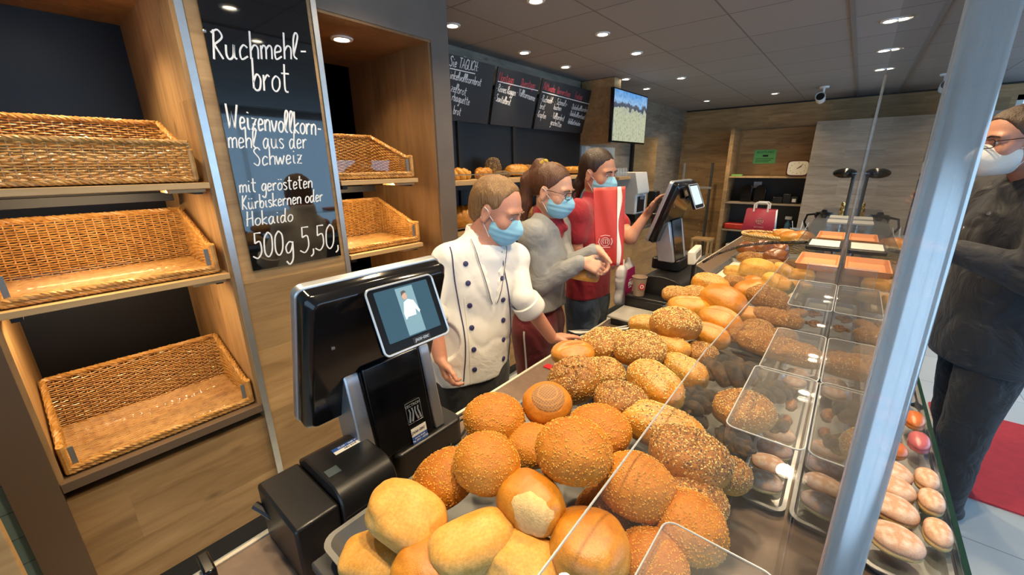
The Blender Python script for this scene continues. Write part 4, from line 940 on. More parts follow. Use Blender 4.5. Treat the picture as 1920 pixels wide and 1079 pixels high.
# low front glass with dark green edge
t = thing('front_glass', 'low front glass with a dark green edge on the customers side', 'glass', (.270, .55, CZ))
b = MB(); b.box((0, 0, .001), (.008, 3.6, .049)); b.build('pane', M['pane'], t); b = MB(); b.box((-.0005, 0, .0491), (.0085, 3.6, .053)); b.build('edge', M['glass_edge'], t, label='dark green edge')
# glass shelves over the rolls, standing on steel posts
def gshelf(label, pts, posts):
    t = thing('glass_shelf', label, 'shelf', (pts[0][0], pts[0][1], GZ), group='glass shelves over the rolls')
    o = t.location; b = MB(); b.prism([(p[0] - o.x, p[1] - o.y) for p in pts], 0, .006); b.build('pane', M['glass_shelf'], t, .0008)
    e = MB(); a, c = pts[0], pts[1]; e.tube([(0, 0, .003), (c[0] - a[0], c[1] - a[1], .003)], .0014, 6); e.build('long_edge', M['acryl_rim'], t)
    for px, py in posts:
        p = MB(); p.tube([(px - o.x, py - o.y, TZ - .012 - GZ), (px - o.x, py - o.y, -.0005)], .005, 8); p.build('post', M['steel'], t)
    return t
pA = [A(999, 1079, z=GZ), A(1302, 686, z=GZ), A(1326, 655, z=GZ), A(1440, 540, z=GZ)]
gshelf('glass shelf nearest the camera, its slanting edge crossing the crumb rolls', [(pA[0].x + .012, -.05), (pA[2].x, pA[2].y), (.0105, pA[2].y), (.0105, -.05)], [])
gshelf('glass shelf behind the nearest one, over the golden rolls', [(pA[2].x + .002, pA[2].y + .004), (pA[3].x - .004, 1.92), (.0105, 1.92), (.0105, pA[2].y + .004)], [])
# clear plastic boxes (upturned trays) on the glass shelf
def clear_box(label, x0, y0, y1, h=.022, z=GZ + .0065, r=.012):
    x1 = .0095; t = thing('clear_tray', label, 'tray', ((x0 + x1) / 2, (y0 + y1) / 2, z), group='clear acrylic trays on the glass shelf'); w, d = x1 - x0, y1 - y0
    b = MB(); q = [(p[0], p[1]) for p in rounded(w, d, r, 6)]; q = [(x if x < w / 2 - .02 else min(x, w / 2), y) for x, y in q]
    b.prism(q, h - .003, h); b.build('top_plate', M['acryl_box'], t, .0008)
    s = MB(); n = len(q); out = q; inn = [(x * (1 - .005 / w), y * (1 - .005 / d)) for x, y in q]
    vs = [(*p, .0003) for p in out] + [(*p, h - .0031) for p in out] + [(*p, .0003) for p in inn] + [(*p, h - .0031) for p in inn]
    fs = []
    for i in range(n):
        j = (i + 1) % n; fs += [(i, j, n + j, n + i), (2 * n + j, 2 * n + i, 3 * n + i, 3 * n + j), (i, 2 * n + i, 2 * n + j, j), (n + i, n + j, 3 * n + j, 3 * n + i)]
    s.add(vs, fs); s.build('side_wall', M['acryl_box'], t)
    e = MB(); e.tube([(*p, h - .001) for p in q], .0010, 6, closed=True); e.build('rim', M['acryl_rim'], t); return t
def yz(px, py, z=1.305): return A(px, py, z=z)
clear_box('clear acrylic tray at the lower picture edge, only its rounded corner showing', -.088, .10, .345, .018)
a, c = yz(1362, 803), yz(1422, 690); clear_box('front clear acrylic tray, over the poppy plaits and doughnuts', -.079, a.y, c.y, .024)
a, c = yz(1432, 692), yz(1455, 612); clear_box('middle clear acrylic tray, over the long multigrain stick', -.075, a.y + .004, c.y, .018)
a, c = yz(1480, 578), yz(1500, 530); clear_box('third clear acrylic tray with a thick rim, behind the middle one', -.078, a.y, c.y, .028)
# sign holder, terracotta dishes, black bar farther along
a = yz(1520, 532, 1.29); t = thing('sign_holder', 'small upright clear sign holder behind the third clear tray', 'sign holder', (-.036, a.y + .02, GZ + .0065))
b = MB(); b.box((-.034, 0, 0), (.036, .003, .062)); b.build('plate', M['acryl_box'], t); b = MB(); b.box((-.034, -.02, 0), (.036, -.0005, .003)); b.build('foot', M['acryl_box'], t)
e = MB(); e.tube([(-.034, .0015, 0), (-.034, .0015, .062), (.036, .0015, .062)], .0012, 6); e.build('rim', M['acryl_rim'], t)
M['terracotta'] = plain('salmon_ceramic', (.62, .27, .12), .35, var=.08)
def gdish(label, px, py, px2, py2, x0, h=.022):
    a, c = A(px, py, z=GZ + .026), A(px2, py2, z=GZ + .026); t = thing('serving_dish', label, 'dish', ((x0 + .003) / 2, (a.y + c.y) / 2, GZ + .0065), group='salmon coloured rectangular dishes'); w, d = .003 - x0, c.y - a.y
    q = rounded(w, d, .008); n = len(q); b = MB(); rings = [([(x * .9, y * .94) for x, y in q], .0003), (q, h), ([(x * .93, y * .96) for x, y in q], h), ([(x * .84, y * .9) for x, y in q], .004)]
    vs = [(*p, z) for r, z in rings for p in r]; fs = [(k * n + i, k * n + (i + 1) % n, (k + 1) * n + (i + 1) % n, (k + 1) * n + i) for k in range(3) for i in range(n)] + [tuple(range(n))[::-1], tuple(range(3 * n, 4 * n))]
    b.add(vs, fs); b.build('dish_body', M['terracotta'], t)
gsh = thing('glass_shelf', 'glass shelf farthest from the camera, carrying the salmon dishes', 'shelf', (-.15, 1.925, GZ), group='glass shelves over the rolls')
b = MB(); b.box((-.02, 0.002, 0), (.154, 2.4, .006)); b.build('pane', M['glass_shelf'], gsh, .0008)
gdish('long salmon-coloured ceramic dish, nearest of two on the glass shelf', 1490, 494, 1494, 472, -.118)
gdish('salmon-coloured ceramic dish farther back, behind the black tray', 1532, 446, 1540, 434, -.100)
a, c = A(1513, 462, z=1.30), A(1520, 448, z=1.30); t = thing('black_serving_tray', 'flat black tray with white paper between the salmon dishes', 'tray', (-.060, (a.y + c.y) / 2, GZ + .0065))
b = MB(); b.prism(rounded(.124, c.y - a.y, .008), .0003, .016); b.build('tray_body', M['black_plastic'], t, .002); b = MB(); b.prism(rounded(.105, (c.y - a.y) * .75, .004), .0165, .018); b.build('paper', M['white'], t)
for k, (y, lab) in enumerate([(2.92, 'clear box with a white lid behind the salmon dishes, nearer one'), (3.15, 'clear box with a white lid behind the salmon dishes, farther one')]):
    t = thing('clear_lidded_box', lab, 'box', (-.044, y, GZ + .0065), group='clear boxes with lids')
    b = MB(); b.prism(rounded(.085, .15, .008), .0003, .036); b.build('box_body', M['acryl_box'], t); b = MB(); b.prism(rounded(.089, .155, .008), .0365, .044); b.build('lid', M['acryl_rim'], t)
# ================================================================ CASH REGISTERS
M['screen_off'] = plain('dark_screen', (.012, .022, .032), .12)
M['label_white'] = plain('sticker_white', (.78, .78, .76), .5); M['label_blue'] = plain('sticker_blue', (.03, .10, .42), .5)
M['ink'] = plain('ink_black', (.01, .01, .012), .5); M['scr_frame'] = plain('silver_bezel', (.62, .66, .70), .3, .6)
def text_mesh(s, size, Mx, mat, parent, name='lettering', depth=.0003, align='CENTER', shear=0, sx=1.0):
    cu = bpy.data.curves.new(name, 'FONT'); cu.body = s; cu.size = size; cu.extrude = depth; cu.align_x = align; cu.align_y = 'CENTER'; cu.shear = shear
    tmp = bpy.data.objects.new('tmp_text', cu); COL.objects.link(tmp); dg = bpy.context.evaluated_depsgraph_get(); me = bpy.data.meshes.new_from_object(tmp.evaluated_get(dg))
    bpy.data.objects.remove(tmp); me.transform(Mx @ Matrix.Diagonal((sx, 1, 1, 1))); me.materials.clear(); me.materials.append(mat); me.name = name
    o = bpy.data.objects.new(name, me); COL.objects.link(o); o.parent = parent; return o
def quad_frame(p00, p10, p01):
    """frame with origin p00, x towards p10, y towards p01"""
    x = (Vector(p10) - Vector(p00)); y = (Vector(p01) - Vector(p00)); w, h = x.length, y.length; x.normalize(); n = x.cross(y).normalized(); y = n.cross(x); return frame(p00, x, y, n), w, h
def register(label_pre, loc, stickers=True, sc=1.0, zb=.10, zt=.16):
    """register seen from the customers' side; local origin on the worktop, +x to the customers, +y along the counter"""
    t = thing('cash_register', label_pre, 'cash register', loc, group=None); t.scale = (sc, sc, sc)
    # monitor: back faces +x, leans
    yb0, yb1 = -.150, .150
    bl, tl = Vector((-.015, yb0, .264)), Vector((.085, yb0, .560))
    up = (tl - bl).normalized(); nrm = Vector((0, 1, 0)).cross(up); nrm = nrm if nrm.x > 0 else -nrm; Hm = (tl - bl).length
    Mx = frame(bl + Vector((0, .15, 0)), (0, 1, 0), up, nrm)
    m = MB(); q = [(x, y + Hm / 2) for x, y in rounded(.300, Hm, .016, 5)]; q2 = [(x * .93, (y - Hm / 2) * .93 + Hm / 2) for x, y in q]
    n = len(q); vs = [(*p, -.018) for p in q] + [(*p, .004) for p in q] + [(*p, .018) for p in q2]; 
    m.add(vs, [(k * n + i, k * n + (i + 1) % n, (k + 1) * n + (i + 1) % n, (k + 1) * n + i) for k in range(2) for i in range(n)] + [tuple(range(n))[::-1], tuple(range(2 * n, 3 * n))], 0, Mx); mon = m.build('monitor_back', M['gloss_black'], t, .002)
    m = MB(); m.prism(rounded(.306, Hm + .006, .018, 5), -.036, -.0182, 0, Mx @ Matrix.Translation((0, Hm / 2, 0))); m.build('silver_frame', M['silver'], t, .003)
    m = MB(); m.prism(rounded(.275, Hm - .03, .006, 3), -.0385, -.0362, 0, Mx @ Matrix.Translation((0, Hm / 2, 0))); m.build('screen', M['screen_off'], t)
    m = MB(); m.cbox((-.105, .20, .0192), (.006, .004, .003), 0, Mx); m.build('screw', M['silver'], mon)
    # customer display
    c00, c10, c01 = Vector((.155, -.055, .436)), Vector((.155, .092, .436)), Vector((.108, -.055, .550))
    Fx, w, h = quad_frame(c00, c10, c01)
    Fc = Fx @ Matrix.Translation((w / 2, h / 2, 0))
    m = MB(); m.prism(rounded(w, h, .010, 5), -.014, -.0005, 0, Fc); cd = m.build('customer_display', M['gloss_black'], t, .002)
    m = MB(); m.tube([Fc @ Vector((*p, .0002)) for p in rounded(w, h, .010, 6)], .0021, 6, closed=True); m.build('bezel', M['scr_frame'], cd)
    m = MB(); m.prism(rounded(w * .80, h * .78, .002, 2), -.0004, .0006, 0, Fc @ Matrix.Translation((0, .006, 0))); m.build('display_glass', M['disp'], cd)
    m = MB(); m.tube([Fc @ Vector((0, .01, -.014)), Fc @ Vector((-.01, .0, -.05))], .012, 10); m.build('display_arm', M['black_plastic'], cd)
    # stand: leaning neck between two silver bars
    top = Vector((-.0, -.055, .385)); 
    def nb(y0, y1, x0, x1, mat, nm, r, z0=None, z1=.386, lean=.055):
        z0 = zt + .0005 if z0 is None else z0; b = MB(); prof = []
        for k in range(9):
            a = math.pi * k / 8; prof.append((.5 * (x0 + x1) + (x1 - x0) / 2 * math.cos(a), z1 - (x1 - x0) / 2 + (x1 - x0) / 2 * math.sin(a)))
        lz = lean * (z1 - z0) / .326; poly = [(x1 + lz, z0), *[(px, pz) for px, pz in prof], (x0 + lz, z0)]
        Q = frame((0, y0, 0), (1, 0, 0), (0, 0, 1), (0, -1, 0)); b.prism([(p[0], p[1]) for p in poly], -(y1 - y0), 0, 0, Q); return b.build(nm, M[mat], t, r)
    nb(-.050, .095, -.030, .040, 'black_plastic', 'neck', .003)
    nb(-.082, -.051, -.034, .046, 'silver', 'silver_bar', .004); nb(.096, .124, -.034, .046, 'silver', 'silver_bar', .004)
    nb(-.046, .090, .0405, .0480, 'gloss_black', 'neck_cover', .003, zt + .001, .372, .055)
    b = MB(); b.prism(rounded(.15, .19, .02), zb + .0008, zt, 0, Matrix.Translation((0.02, .075, 0))); b.build('base', M['black_plastic'], t, .006)
    b = MB(); b.box((-.07, -.03, .30), (.0, .07, .40)); b.build('monitor_hinge', M['black_plastic'], t, .006)
    if stickers:
        # stickers on the neck cover, facing the customers
        a0 = Vector((.0485 + .055 * (1 - (.175 - .06) / .31), 0, .175))
        dirz = Vector((-.055, 0, .302)).normalized(); nn = Vector((0, 1, 0)).cross(dirz); nn = nn if nn.x > 0 else -nn
        def on(y, z):
            x = .048 + .055 * (.386 - z) / .326; return Vector((x, y, z)) + nn * .0012
        F = frame(on(.046, .240), (0, 1, 0), dirz, nn)
        m = MB(); m.tube([F @ Vector((*p, 0)) for p in ((-.019, -.024), (.019, -.024), (.019, .024), (-.019, .024))], .0005, 5, closed=True); vl = m.build('emblem_frame', M['scr_frame'], t)
        text_mesh('VECTRON', .0088, F @ Matrix.Translation((0, .016, 0)), M['scr_frame'], vl)
        m = MB()
        for k in range(4):
            x = -.012 + .008 * k; dx = .002 * (1.5 - k)
            m.tube([F @ Vector((x + dx * .5 + (-.004 if k < 2 else .004), -.020, 0)), F @ Vector((x - dx * .2, -.010, 0)), F @ Vector((x + dx * .3 + (.001 if k < 2 else -.001), .001, 0)), F @ Vector((x, .009, 0))], [.0026, .0022, .0018, .0016], 5)
        m.build('emblem', M['scr_frame'], vl)
        F = frame(on(.049, .186), (0, 1, 0), dirz, nn); m = MB(); m.cbox((0, .0085, 0), (.040, .019, .0006), 0, F); st = m.build('sticker', M['label_white'], t); text_mesh('pos-tec', .0115, F @ Matrix.Translation((-.002, .009, .0006)), M['ink'], st, shear=.25)
        m = MB(); m.cbox((0, -.0098, 0), (.040, .017, .0006), 0, F); st = m.build('sticker', M['label_blue'], t); text_mesh('Tel. 0941 - 63722', .0058, F @ Matrix.Translation((0, -.0125, .0006)), M['label_white'], st); text_mesh('pos-tec GmbH', .0045, F @ Matrix.Translation((0, -.006, .0006)), M['label_white'], st)
        F2 = Fc @ Matrix.Translation((.008, -h / 2 + .0095, .0002)); m = MB(); m.cbox((0, 0, 0), (.040, .0115, .0006), 0, F2); pl = m.build('name_plate', M['ink'], cd); text_mesh('pos-tec', .0105, F2 @ Matrix.Translation((0, .001, .0006)), M['scr_frame'], pl, shear=.3)
    return t
# dim picture on the customer display: a dark blue screen with a lit photo of a person in white in its middle strip
t = NT('customer_display_picture'); tc = t.n('ShaderNodeTexCoord'); 
t.b.inputs['Base Color'].default_value = (.01, .02, .03, 1); t.b.inputs['Roughness'].default_value = .12; t.b.inputs['Emission Color'].default_value = (.035, .085, .12, 1); t.b.inputs['Emission Strength'].default_value = .8; M['disp'] = t.mat
M['lcd_pale'] = emit('lcd_picture_pale', (.42, .52, .55), .55); M['lcd_blue'] = emit('lcd_picture_blue', (.10, .19, .25), .6); M['lcd_skin'] = emit('lcd_picture_skin', (.34, .22, .17), .5); M['lcd_hair'] = emit('lcd_picture_hair', (.05, .05, .05), .4)
reg = register('cash register with large black monitor back and small customer screen, nearest the camera', (-.735 * 1.13, .40 * 1.13, EYE - .757 * 1.13), True, 1.13, (CZ - EYE + .757 * 1.13) / 1.13, (.985 - EYE + .757 * 1.13) / 1.13)
# the picture on the small screen
cd = [c for c in reg.children if c.name.startswith('customer_display')][0]
c00, c10, c01 = Vector((.155, -.055, .436)), Vector((.155, .092, .436)), Vector((.108, -.055, .550)); Fx, w_, h_ = quad_frame(c00, c10, c01); Fc = Fx @ Matrix.Translation((w_ / 2, h_ / 2 + .006, .0009))
def flat(nm, poly, mat, z=0):
    m = MB(); m.prism(poly, z, z + .0003, 0, Fc); return m.build(nm, M[mat], cd)
flat('picture_backdrop', [(-.016, -.046), (.022, -.046), (.022, .045), (-.016, .045)], 'lcd_blue')
flat('picture_coat', [(-.008, -.012), (.012, -.012), (.014, .0), (.020, -.010), (.023, -.006), (.015, .016), (.004, .021), (-.006, .017), (-.013, -.004), (-.012, -.016), (-.008, -.014)], 'lcd_pale', .0004)
flat('picture_face', [(-.001 + .0055 * math.cos(k), .028 + .007 * math.sin(k)) for k in [2 * math.pi * q / 14 for q in range(14)]], 'lcd_skin', .0004)
flat('picture_hair', [(-.007, .029), (-.006, .037), (.001, .039), (.005, .035), (-.002, .033)], 'lcd_hair', .0008)
# receipt printer
t = thing('receipt_printer', 'black receipt printer with domed lid left of the register, nearest the camera', 'printer', (-.735, .30, CZ))
b = MB(); b.box((-.10, -.128, .001), (.082, -.045, .132)); b.build('rear_block', M['black_plastic'], t, .006)
b = MB(); q = [(.092, .002)] + [(.092 - .045 + .045 * math.cos(a), .113 + .046 * math.sin(a)) for a in [math.pi / 2 * k / 8 for k in range(9)]] + [(-.06, .159), (-.098, .138), (-.098, .002)]
b.prism(q, -.078, .0445, 0, frame((0, 0, 0), (1, 0, 0), (0, 0, 1), (0, -1, 0))); b.build('domed_lid', M['black_plastic'], t, .004)
b = MB(); b.box((.0922, -.040, .098), (.0930, .074, .1005)); b.build('lid_seam', M['ink'], t)
F = frame((-.030, .040, .1598), Vector((0, -1, 0)), Vector((1, 0, 0)), (0, 0, 1))
b = MB(); b.cbox((0, .006, 0), (.072, .011, .0006), 0, F); s_ = b.build('sticker', M['label_white'], t); text_mesh('pos-tec', .0095, F @ Matrix.Translation((0, .006, .0006)), M['ink'], s_)
b = MB(); b.cbox((0, -.0055, 0), (.072, .011, .0006), 0, F); s_ = b.build('sticker', M['label_blue'], t); text_mesh('Tel. 0941 - 63722', .0065, F @ Matrix.Translation((0, -.0055, .0006)), M['label_white'], s_)
b = MB(); b.cbox((.022, -.024, .1598), (.024, .026, .0008)); b.build('sticker', plain('grey_badge', (.10, .13, .15), .3, .4), t)
for k in range(4):
    b = MB(); b.cbox((.0924, .0 + .03 * k - (.015 if k > 1 else 0), .06 - .012 * (k % 2)), (.0008, .004, .0015)); b.build('indicator', M['white'], t)
# cables around the register
def cable(label, pts, r=.004, name='cable', mat='black', coil=0, coilr=.006):
    P = [Vector(p) for p in pts]; q = []
    PP = [P[0]] + P + [P[-1]]
    for i in range(1, len(PP) - 2):
        for k in range(12):
            s = k / 12; a, b_, c, d = PP[i - 1], PP[i], PP[i + 1], PP[i + 2]
            q.append(.5 * (2 * b_ + (c - a) * s + (2 * a - 5 * b_ + 4 * c - d) * s * s + (3 * b_ - a - 3 * c + d) * s ** 3))
    q.append(P[-1]); mb = MB()
    if coil:
        L = sum((b_ - a).length for a, b_ in zip(q, q[1:])); n = int(L * coil * 10); out = []
        for i in range(n + 1):
            f = i / n * (len(q) - 1); k = min(int(f), len(q) - 2); p = q[k].lerp(q[k + 1], f - k); d = (q[k + 1] - q[k]).normalized(); a = d.cross(Vector((0, 0, 1))).normalized(); b_ = d.cross(a)
            ph = 2 * math.pi * i / 10; out.append(p + a * coilr * math.cos(ph) + b_ * coilr * math.sin(ph))
        mb.tube(out, r, 5)
    else: mb.tube(q, r, 8)
    o = mb.build(name, M[mat]); tag(o, label, 'cable'); return o
cable('thick black taped cable hanging off the back of the printer at the lower left', [A(478, 948, z=.985), A(512, 970, z=.965), A(548, 1010, z=.93), A(590, 1056, z=.9095), A(640, 1096, z=.9095)], .0085, mat='black_plastic')
lp = [A(845, 838, z=.92), A(850, 790, z=.96), A(880, 775, z=.95), A(870, 810, z=.915), A(848, 828, z=.915), A(862, 790, z=.935), A(885, 790, z=.93), A(872, 822, z=.91), A(850, 840, z=.912)]
cable('looped black cables beside the register stand, left of the crumb rolls', lp, .0035)
t = thing('black_handle_bar', 'short black bar standing at the lower picture edge, below the oak panel', 'bar', A(392, 1076, z=CZ)); b = MB(); b.box((-.030, -.010, .001), (.030, .010, .030)); b.build('bar', M['gloss_black'], t, .004)
# ---- the second register with scale, in front of the women
reg2 = register('second cash register, seen edge-on with a lit customer screen, before the woman in red', (-.735, 2.15, CZ + .10), False)
cd2 = [c for c in reg2.children if c.name.startswith('customer_display')][0]
for c in cd2.children:
    if c.name.startswith('display_glass'): c.data.materials[0] = emit('lit_lcd', (.30, .42, .52), .9)
t = thing('register_box', 'big black box under the second register, left of the golden rolls', 'box', (-.70, 2.12, CZ)); b = MB(); b.box((-.125, -.22, .001), (.155, .26, .0995)); b.build('drawer_case', M['black_plastic'], t, .006); b = MB(); b.box((-.12, -.226, .02), (.15, -.2205, .085)); b.build('drawer_front', M['black_plastic'], t, .002)
b = MB(); b.prism([(-.125, 0)] + [(.015 + .14 * math.cos(a), .10 * math.sin(a) ** .7) for a in [math.pi * (1 - k / 12) for k in range(13)]][1:-1] + [(.155, 0)], -.26, .13, 0, frame((0, 0, .0996), (1, 0, 0), (0, 0, 1), (0, -1, 0))) ; b.build('domed_cover', M['black_plastic'], t, .003)
t = thing('scale', 'shop scale with pale steel plate in front of the black cash drawer', 'scale', (-.705, 1.79, CZ))
b = MB(); b.box((-.10, -.085, .001), (.10, .085, .035)); b.build('scale_body', M['black_plastic'], t, .004); b = MB(); b.box((-.115, -.095, .0355), (.11, .098, .046)); b.build('weighing_plate', plain('weighing_plate', (.50, .48, .44), .35, .3), t, .003)
t = thing('scale_display', 'cream coloured price display on a black post, behind the sesame buns', 'display', (-.530, 2.0, CZ)); b = MB(); b.tube([(0, 0, .001), (0, 0, .315)], .010, 10); b.build('post', M['black_plastic'], t)
Fd = frame((.012, 0, .335), (-.12, .99, 0), (-.10, -.02, .99), Vector((-.12, .99, 0)).cross(Vector((-.10, -.02, .99)))); b = MB(); b.prism(rounded(.20, .062, .006), -.03, .0, 0, Fd); b.build('housing', M['cream'], t, .004); b = MB(); b.prism(rounded(.13, .028, .002), .0002, .0012, 0, Fd @ Matrix.Translation((.01, 0, 0))); b.build('readout', plain('lcd_grey', (.16, .17, .14), .2), t)
t = thing('takeaway_cup', 'paper cup with a round red logo standing left of the black register box', 'cup', (-.765, 1.93, CZ + .10)); b = MB(); b.lathe([(.0005, .001), (.027, .001), (.036, .095), (.038, .097), (.0385, .1), (.036, .1), (.034, .09), (.0005, .02)], 24); b.build('cup_body', plain('kraft_cup', (.30, .22, .16), .5), t)
m = MB(); Fl = frame((.0325 * .72, -.0325 * .72, .055), (.7, .7, 0), (0, 0, 1), (.7, -.7, 0)); m.lathe([(.0005, .001), (.017, .001), (.017, .0), (.0005, .0)], 20, 0, Fl); lg = m.build('logo_disc', plain('logo_red', (.55, .04, .05), .5), t); m = MB(); m.lathe([(.006, .0012), (.010, .0012), (.010, .0016), (.006, .0016)], 16, 0, Fl, caps=False); m.build('logo_mark', M['white'], lg)
cable('coiled black cord running from the register across the rolls to the black tray', [A(1318, 492, z=1.09), A(1350, 475, z=1.14), A(1390, 462, z=1.20), A(1440, 456, z=1.26), A(1480, 455, z=1.28), A(1512, 455, z=1.306)], .0022, 'coiled_cord', coil=95, coilr=.006)
o = MB().grid(lambda u, v: A(1085 + 110 * u - 20 * v, 628 - 22 * u - 8 * v + 20 * v * u, z=CZ + .004 + .012 * abs(math.sin(u * 5 + v * 3))), 24, 14).build('paper_sheet', plain('crumpled_white_paper', (.72, .72, .70), .7)); sol = o.modifiers.new('thickness', 'SOLIDIFY'); sol.thickness = .0008; tag(o, 'crumpled white paper on the worktop beside the sesame rolls', 'paper')
p = A(1032, 690, z=CZ); t = thing('red_price_tag', 'small red tag lying at the worktop edge under the leaning poppy roll', 'tag', p); b = MB(); b.prism(rounded(.05, .03, .003), .001, .004); b.build('tag_plate', plain('tag_red', (.5, .02, .03), .4), t)
# ================================================================ PEOPLE (signed distance fields meshed with surface nets)
V3 = lambda *a: np.array(a, float)
def npv(p): return np.array(p, float)
class SDF:
    def __init__(s): s.p = []
    def cone(s, a, b, ra, rb, k=.02, op='u', sq=None):
        a, b = npv(a), npv(b); R = max(ra, rb)
        def fn(P):
            A_, B_, Q = a, b, P
            m = 1.0
            if sq is not None:
                n, f = _u(sq[0]), sq[1]; st = lambda X: X + np.multiply.outer(X @ n, n) * (1 / f - 1); o = a
                Q = st(P - o); B_ = st((b - o)[None])[0]; A_ = np.zeros(3); m = min(1, f) if f < 1 else 1.0
            d = B_ - A_; L2 = d @ d + 1e-12; t = np.clip(((Q - A_) @ d) / L2, 0, 1)
            return (np.linalg.norm(Q - A_ - t[..., None] * d, axis=-1) - (ra + (rb - ra) * t)) * (m ** .5)
        R_ = R * (max(1, sq[1]) if sq else 1)
        s.p.append((fn, np.minimum(a, b) - R_, np.maximum(a, b) + R_, k, op)); return s
    def ell(s, c, r, M_=None, k=.02, op='u'):
        c, r = npv(c), npv(r); M_ = np.eye(3) if M_ is None else np.array(M_, float)
        def fn(P):
            q = (P - c) @ M_.T; k0 = np.linalg.norm(q / r, axis=-1); k1 = np.linalg.norm(q / (r * r), axis=-1) + 1e-9
            return k0 * (k0 - 1) / k1
        R = np.abs(M_.T) @ r; s.p.append((fn, c - R, c + R, k, op)); return s
    def box(s, c, h, M_=None, rad=.01, k=.01, op='u'):
        c, h = npv(c), npv(h); M_ = np.eye(3) if M_ is None else np.array(M_, float)
        def fn(P):
            q = np.abs((P - c) @ M_.T) - h + rad; return np.linalg.norm(np.maximum(q, 0), axis=-1) + np.minimum(q.max(-1), 0) - rad
        R = np.abs(M_.T) @ h; s.p.append((fn, c - R, c + R, k, op)); return s
    def plane(s, o, n, k=.004):                       # keep the side opposite to n
        o, n = npv(o), _u(n); s.p.append((lambda P: (P - o) @ n, None, None, k, 'i')); return s
    def func(s, fn, lo, hi, k, op): s.p.append((fn, npv(lo), npv(hi), k, op)); return s
    def mesh(s, h):
        us = [p for p in s.p if p[4] == 'u']; lo = np.min([p[1] for p in us], 0) - 3 * h; hi = np.max([p[2] for p in us], 0) + 3 * h
        n = np.ceil((hi - lo) / h).astype(int) + 1; F_ = np.full(n, .5, np.float32)
        ax = [lo[i] + h * np.arange(n[i]) for i in range(3)]
        for fn, a, b, k, op in s.p:
            if a is None: i0 = np.zeros(3, int); i1 = n
            else:
                pad = k + 2.5 * h; i0 = np.clip(np.floor((a - pad - lo) / h).astype(int), 0, n); i1 = np.clip(np.ceil((b + pad - lo) / h).astype(int) + 1, 0, n)
            if np.any(i1 <= i0): continue
            G_ = np.stack(np.meshgrid(*[ax[i][i0[i]:i1[i]] for i in range(3)], indexing='ij'), -1); d = fn(G_).astype(np.float32)
            sl = tuple(slice(i0[i], i1[i]) for i in range(3)); f = F_[sl]; k = max(k, 1e-5)
            if op == 'u': t_ = np.clip(.5 + .5 * (d - f) / k, 0, 1); F_[sl] = d + (f - d) * t_ - k * t_ * (1 - t_) if False else (d * (1 - t_) + f * t_ - k * t_ * (1 - t_))
            else:
                e = -d if op == 's' else d; t_ = np.clip(.5 - .5 * (e - f) / k, 0, 1); F_[sl] = e * (1 - t_) + f * t_ + k * t_ * (1 - t_)
        s_ = F_ < 0; c = np.zeros(np.array(n) - 1, np.int8)
        for i in (0, 1):
            for j in (0, 1):
                for l in (0, 1): c += s_[i:n[0] - 1 + i, j:n[1] - 1 + j, l:n[2] - 1 + l]
        act = (c > 0) & (c < 8); idx = np.argwhere(act); ids = np.full(act.shape, -1, np.int64); ids[act] = np.arange(len(idx))
        acc = np.zeros((len(idx), 3)); cnt = np.zeros(len(idx))
        for axis in range(3):
            o1, o2 = [k_ for k_ in range(3) if k_ != axis]
            for u in (0, 1):
                for v in (0, 1):
                    e0 = idx.copy(); e0[:, o1] += u; e0[:, o2] += v; e1 = e0.copy(); e1[:, axis] += 1
                    f0 = F_[tuple(e0.T)]; f1 = F_[tuple(e1.T)]; m = (f0 < 0) != (f1 < 0); t_ = np.where(m, f0 / np.where(f0 - f1 == 0, 1, f0 - f1), 0)
                    p = e0.astype(float); p[:, axis] += t_; acc[m] += p[m]; cnt[m] += 1
        V = lo + h * acc / np.maximum(cnt, 1)[:, None]; faces = []
        for axis in range(3):
            o1, o2 = [k_ for k_ in range(3) if k_ != axis]; a = [slice(None)] * 3; b = [slice(None)] * 3; a[axis] = slice(0, -1); b[axis] = slice(1, None)
            sa, sb = s_[tuple(a)], s_[tuple(b)]; q = np.argwhere(sa != sb); q = q[(q[:, o1] > 0) & (q[:, o2] > 0) & (q[:, o1] < act.shape[o1]) & (q[:, o2] < act.shape[o2])]
            if not len(q): continue
            ins = sa[tuple(q.T)]
            def at_(du, dv): r = q.copy(); r[:, o1] -= du; r[:, o2] -= dv; return ids[tuple(r.T)]
            A_, B_, C_, D_ = at_(1, 1), at_(0, 1), at_(0, 0), at_(1, 0); flip = ins if axis != 1 else ~ins
            Q = np.where(flip[:, None], np.stack([A_, B_, C_, D_], 1), np.stack([D_, C_, B_, A_], 1)); faces.append(Q[(Q >= 0).all(1)])
        return V, np.concatenate(faces)
def sdf_obj(name, sdf, h, mat, parent, disp=None, label=None, org=None):
    V, F_ = sdf.mesh(h)
    if disp is not None: V = disp(V)
    if org is not None: V = V - npv(org)
    me = bpy.data.meshes.new(name); me.vertices.add(len(V)); me.vertices.foreach_set('co', V.astype(np.float32).ravel())
    me.loops.add(F_.size); me.loops.foreach_set('vertex_index', F_.astype(np.int32).ravel()); me.polygons.add(len(F_))
    me.polygons.foreach_set('loop_start', np.arange(0, F_.size, 4, dtype=np.int32)); me.polygons.foreach_set('use_smooth', np.ones(len(F_), bool))
    me.update(calc_edges=True); me.validate(); me.materials.append(mat); o = bpy.data.objects.new(name, me); COL.objects.link(o)
    if parent is not None: o.parent = parent
    if label: o['label'] = label
    return o
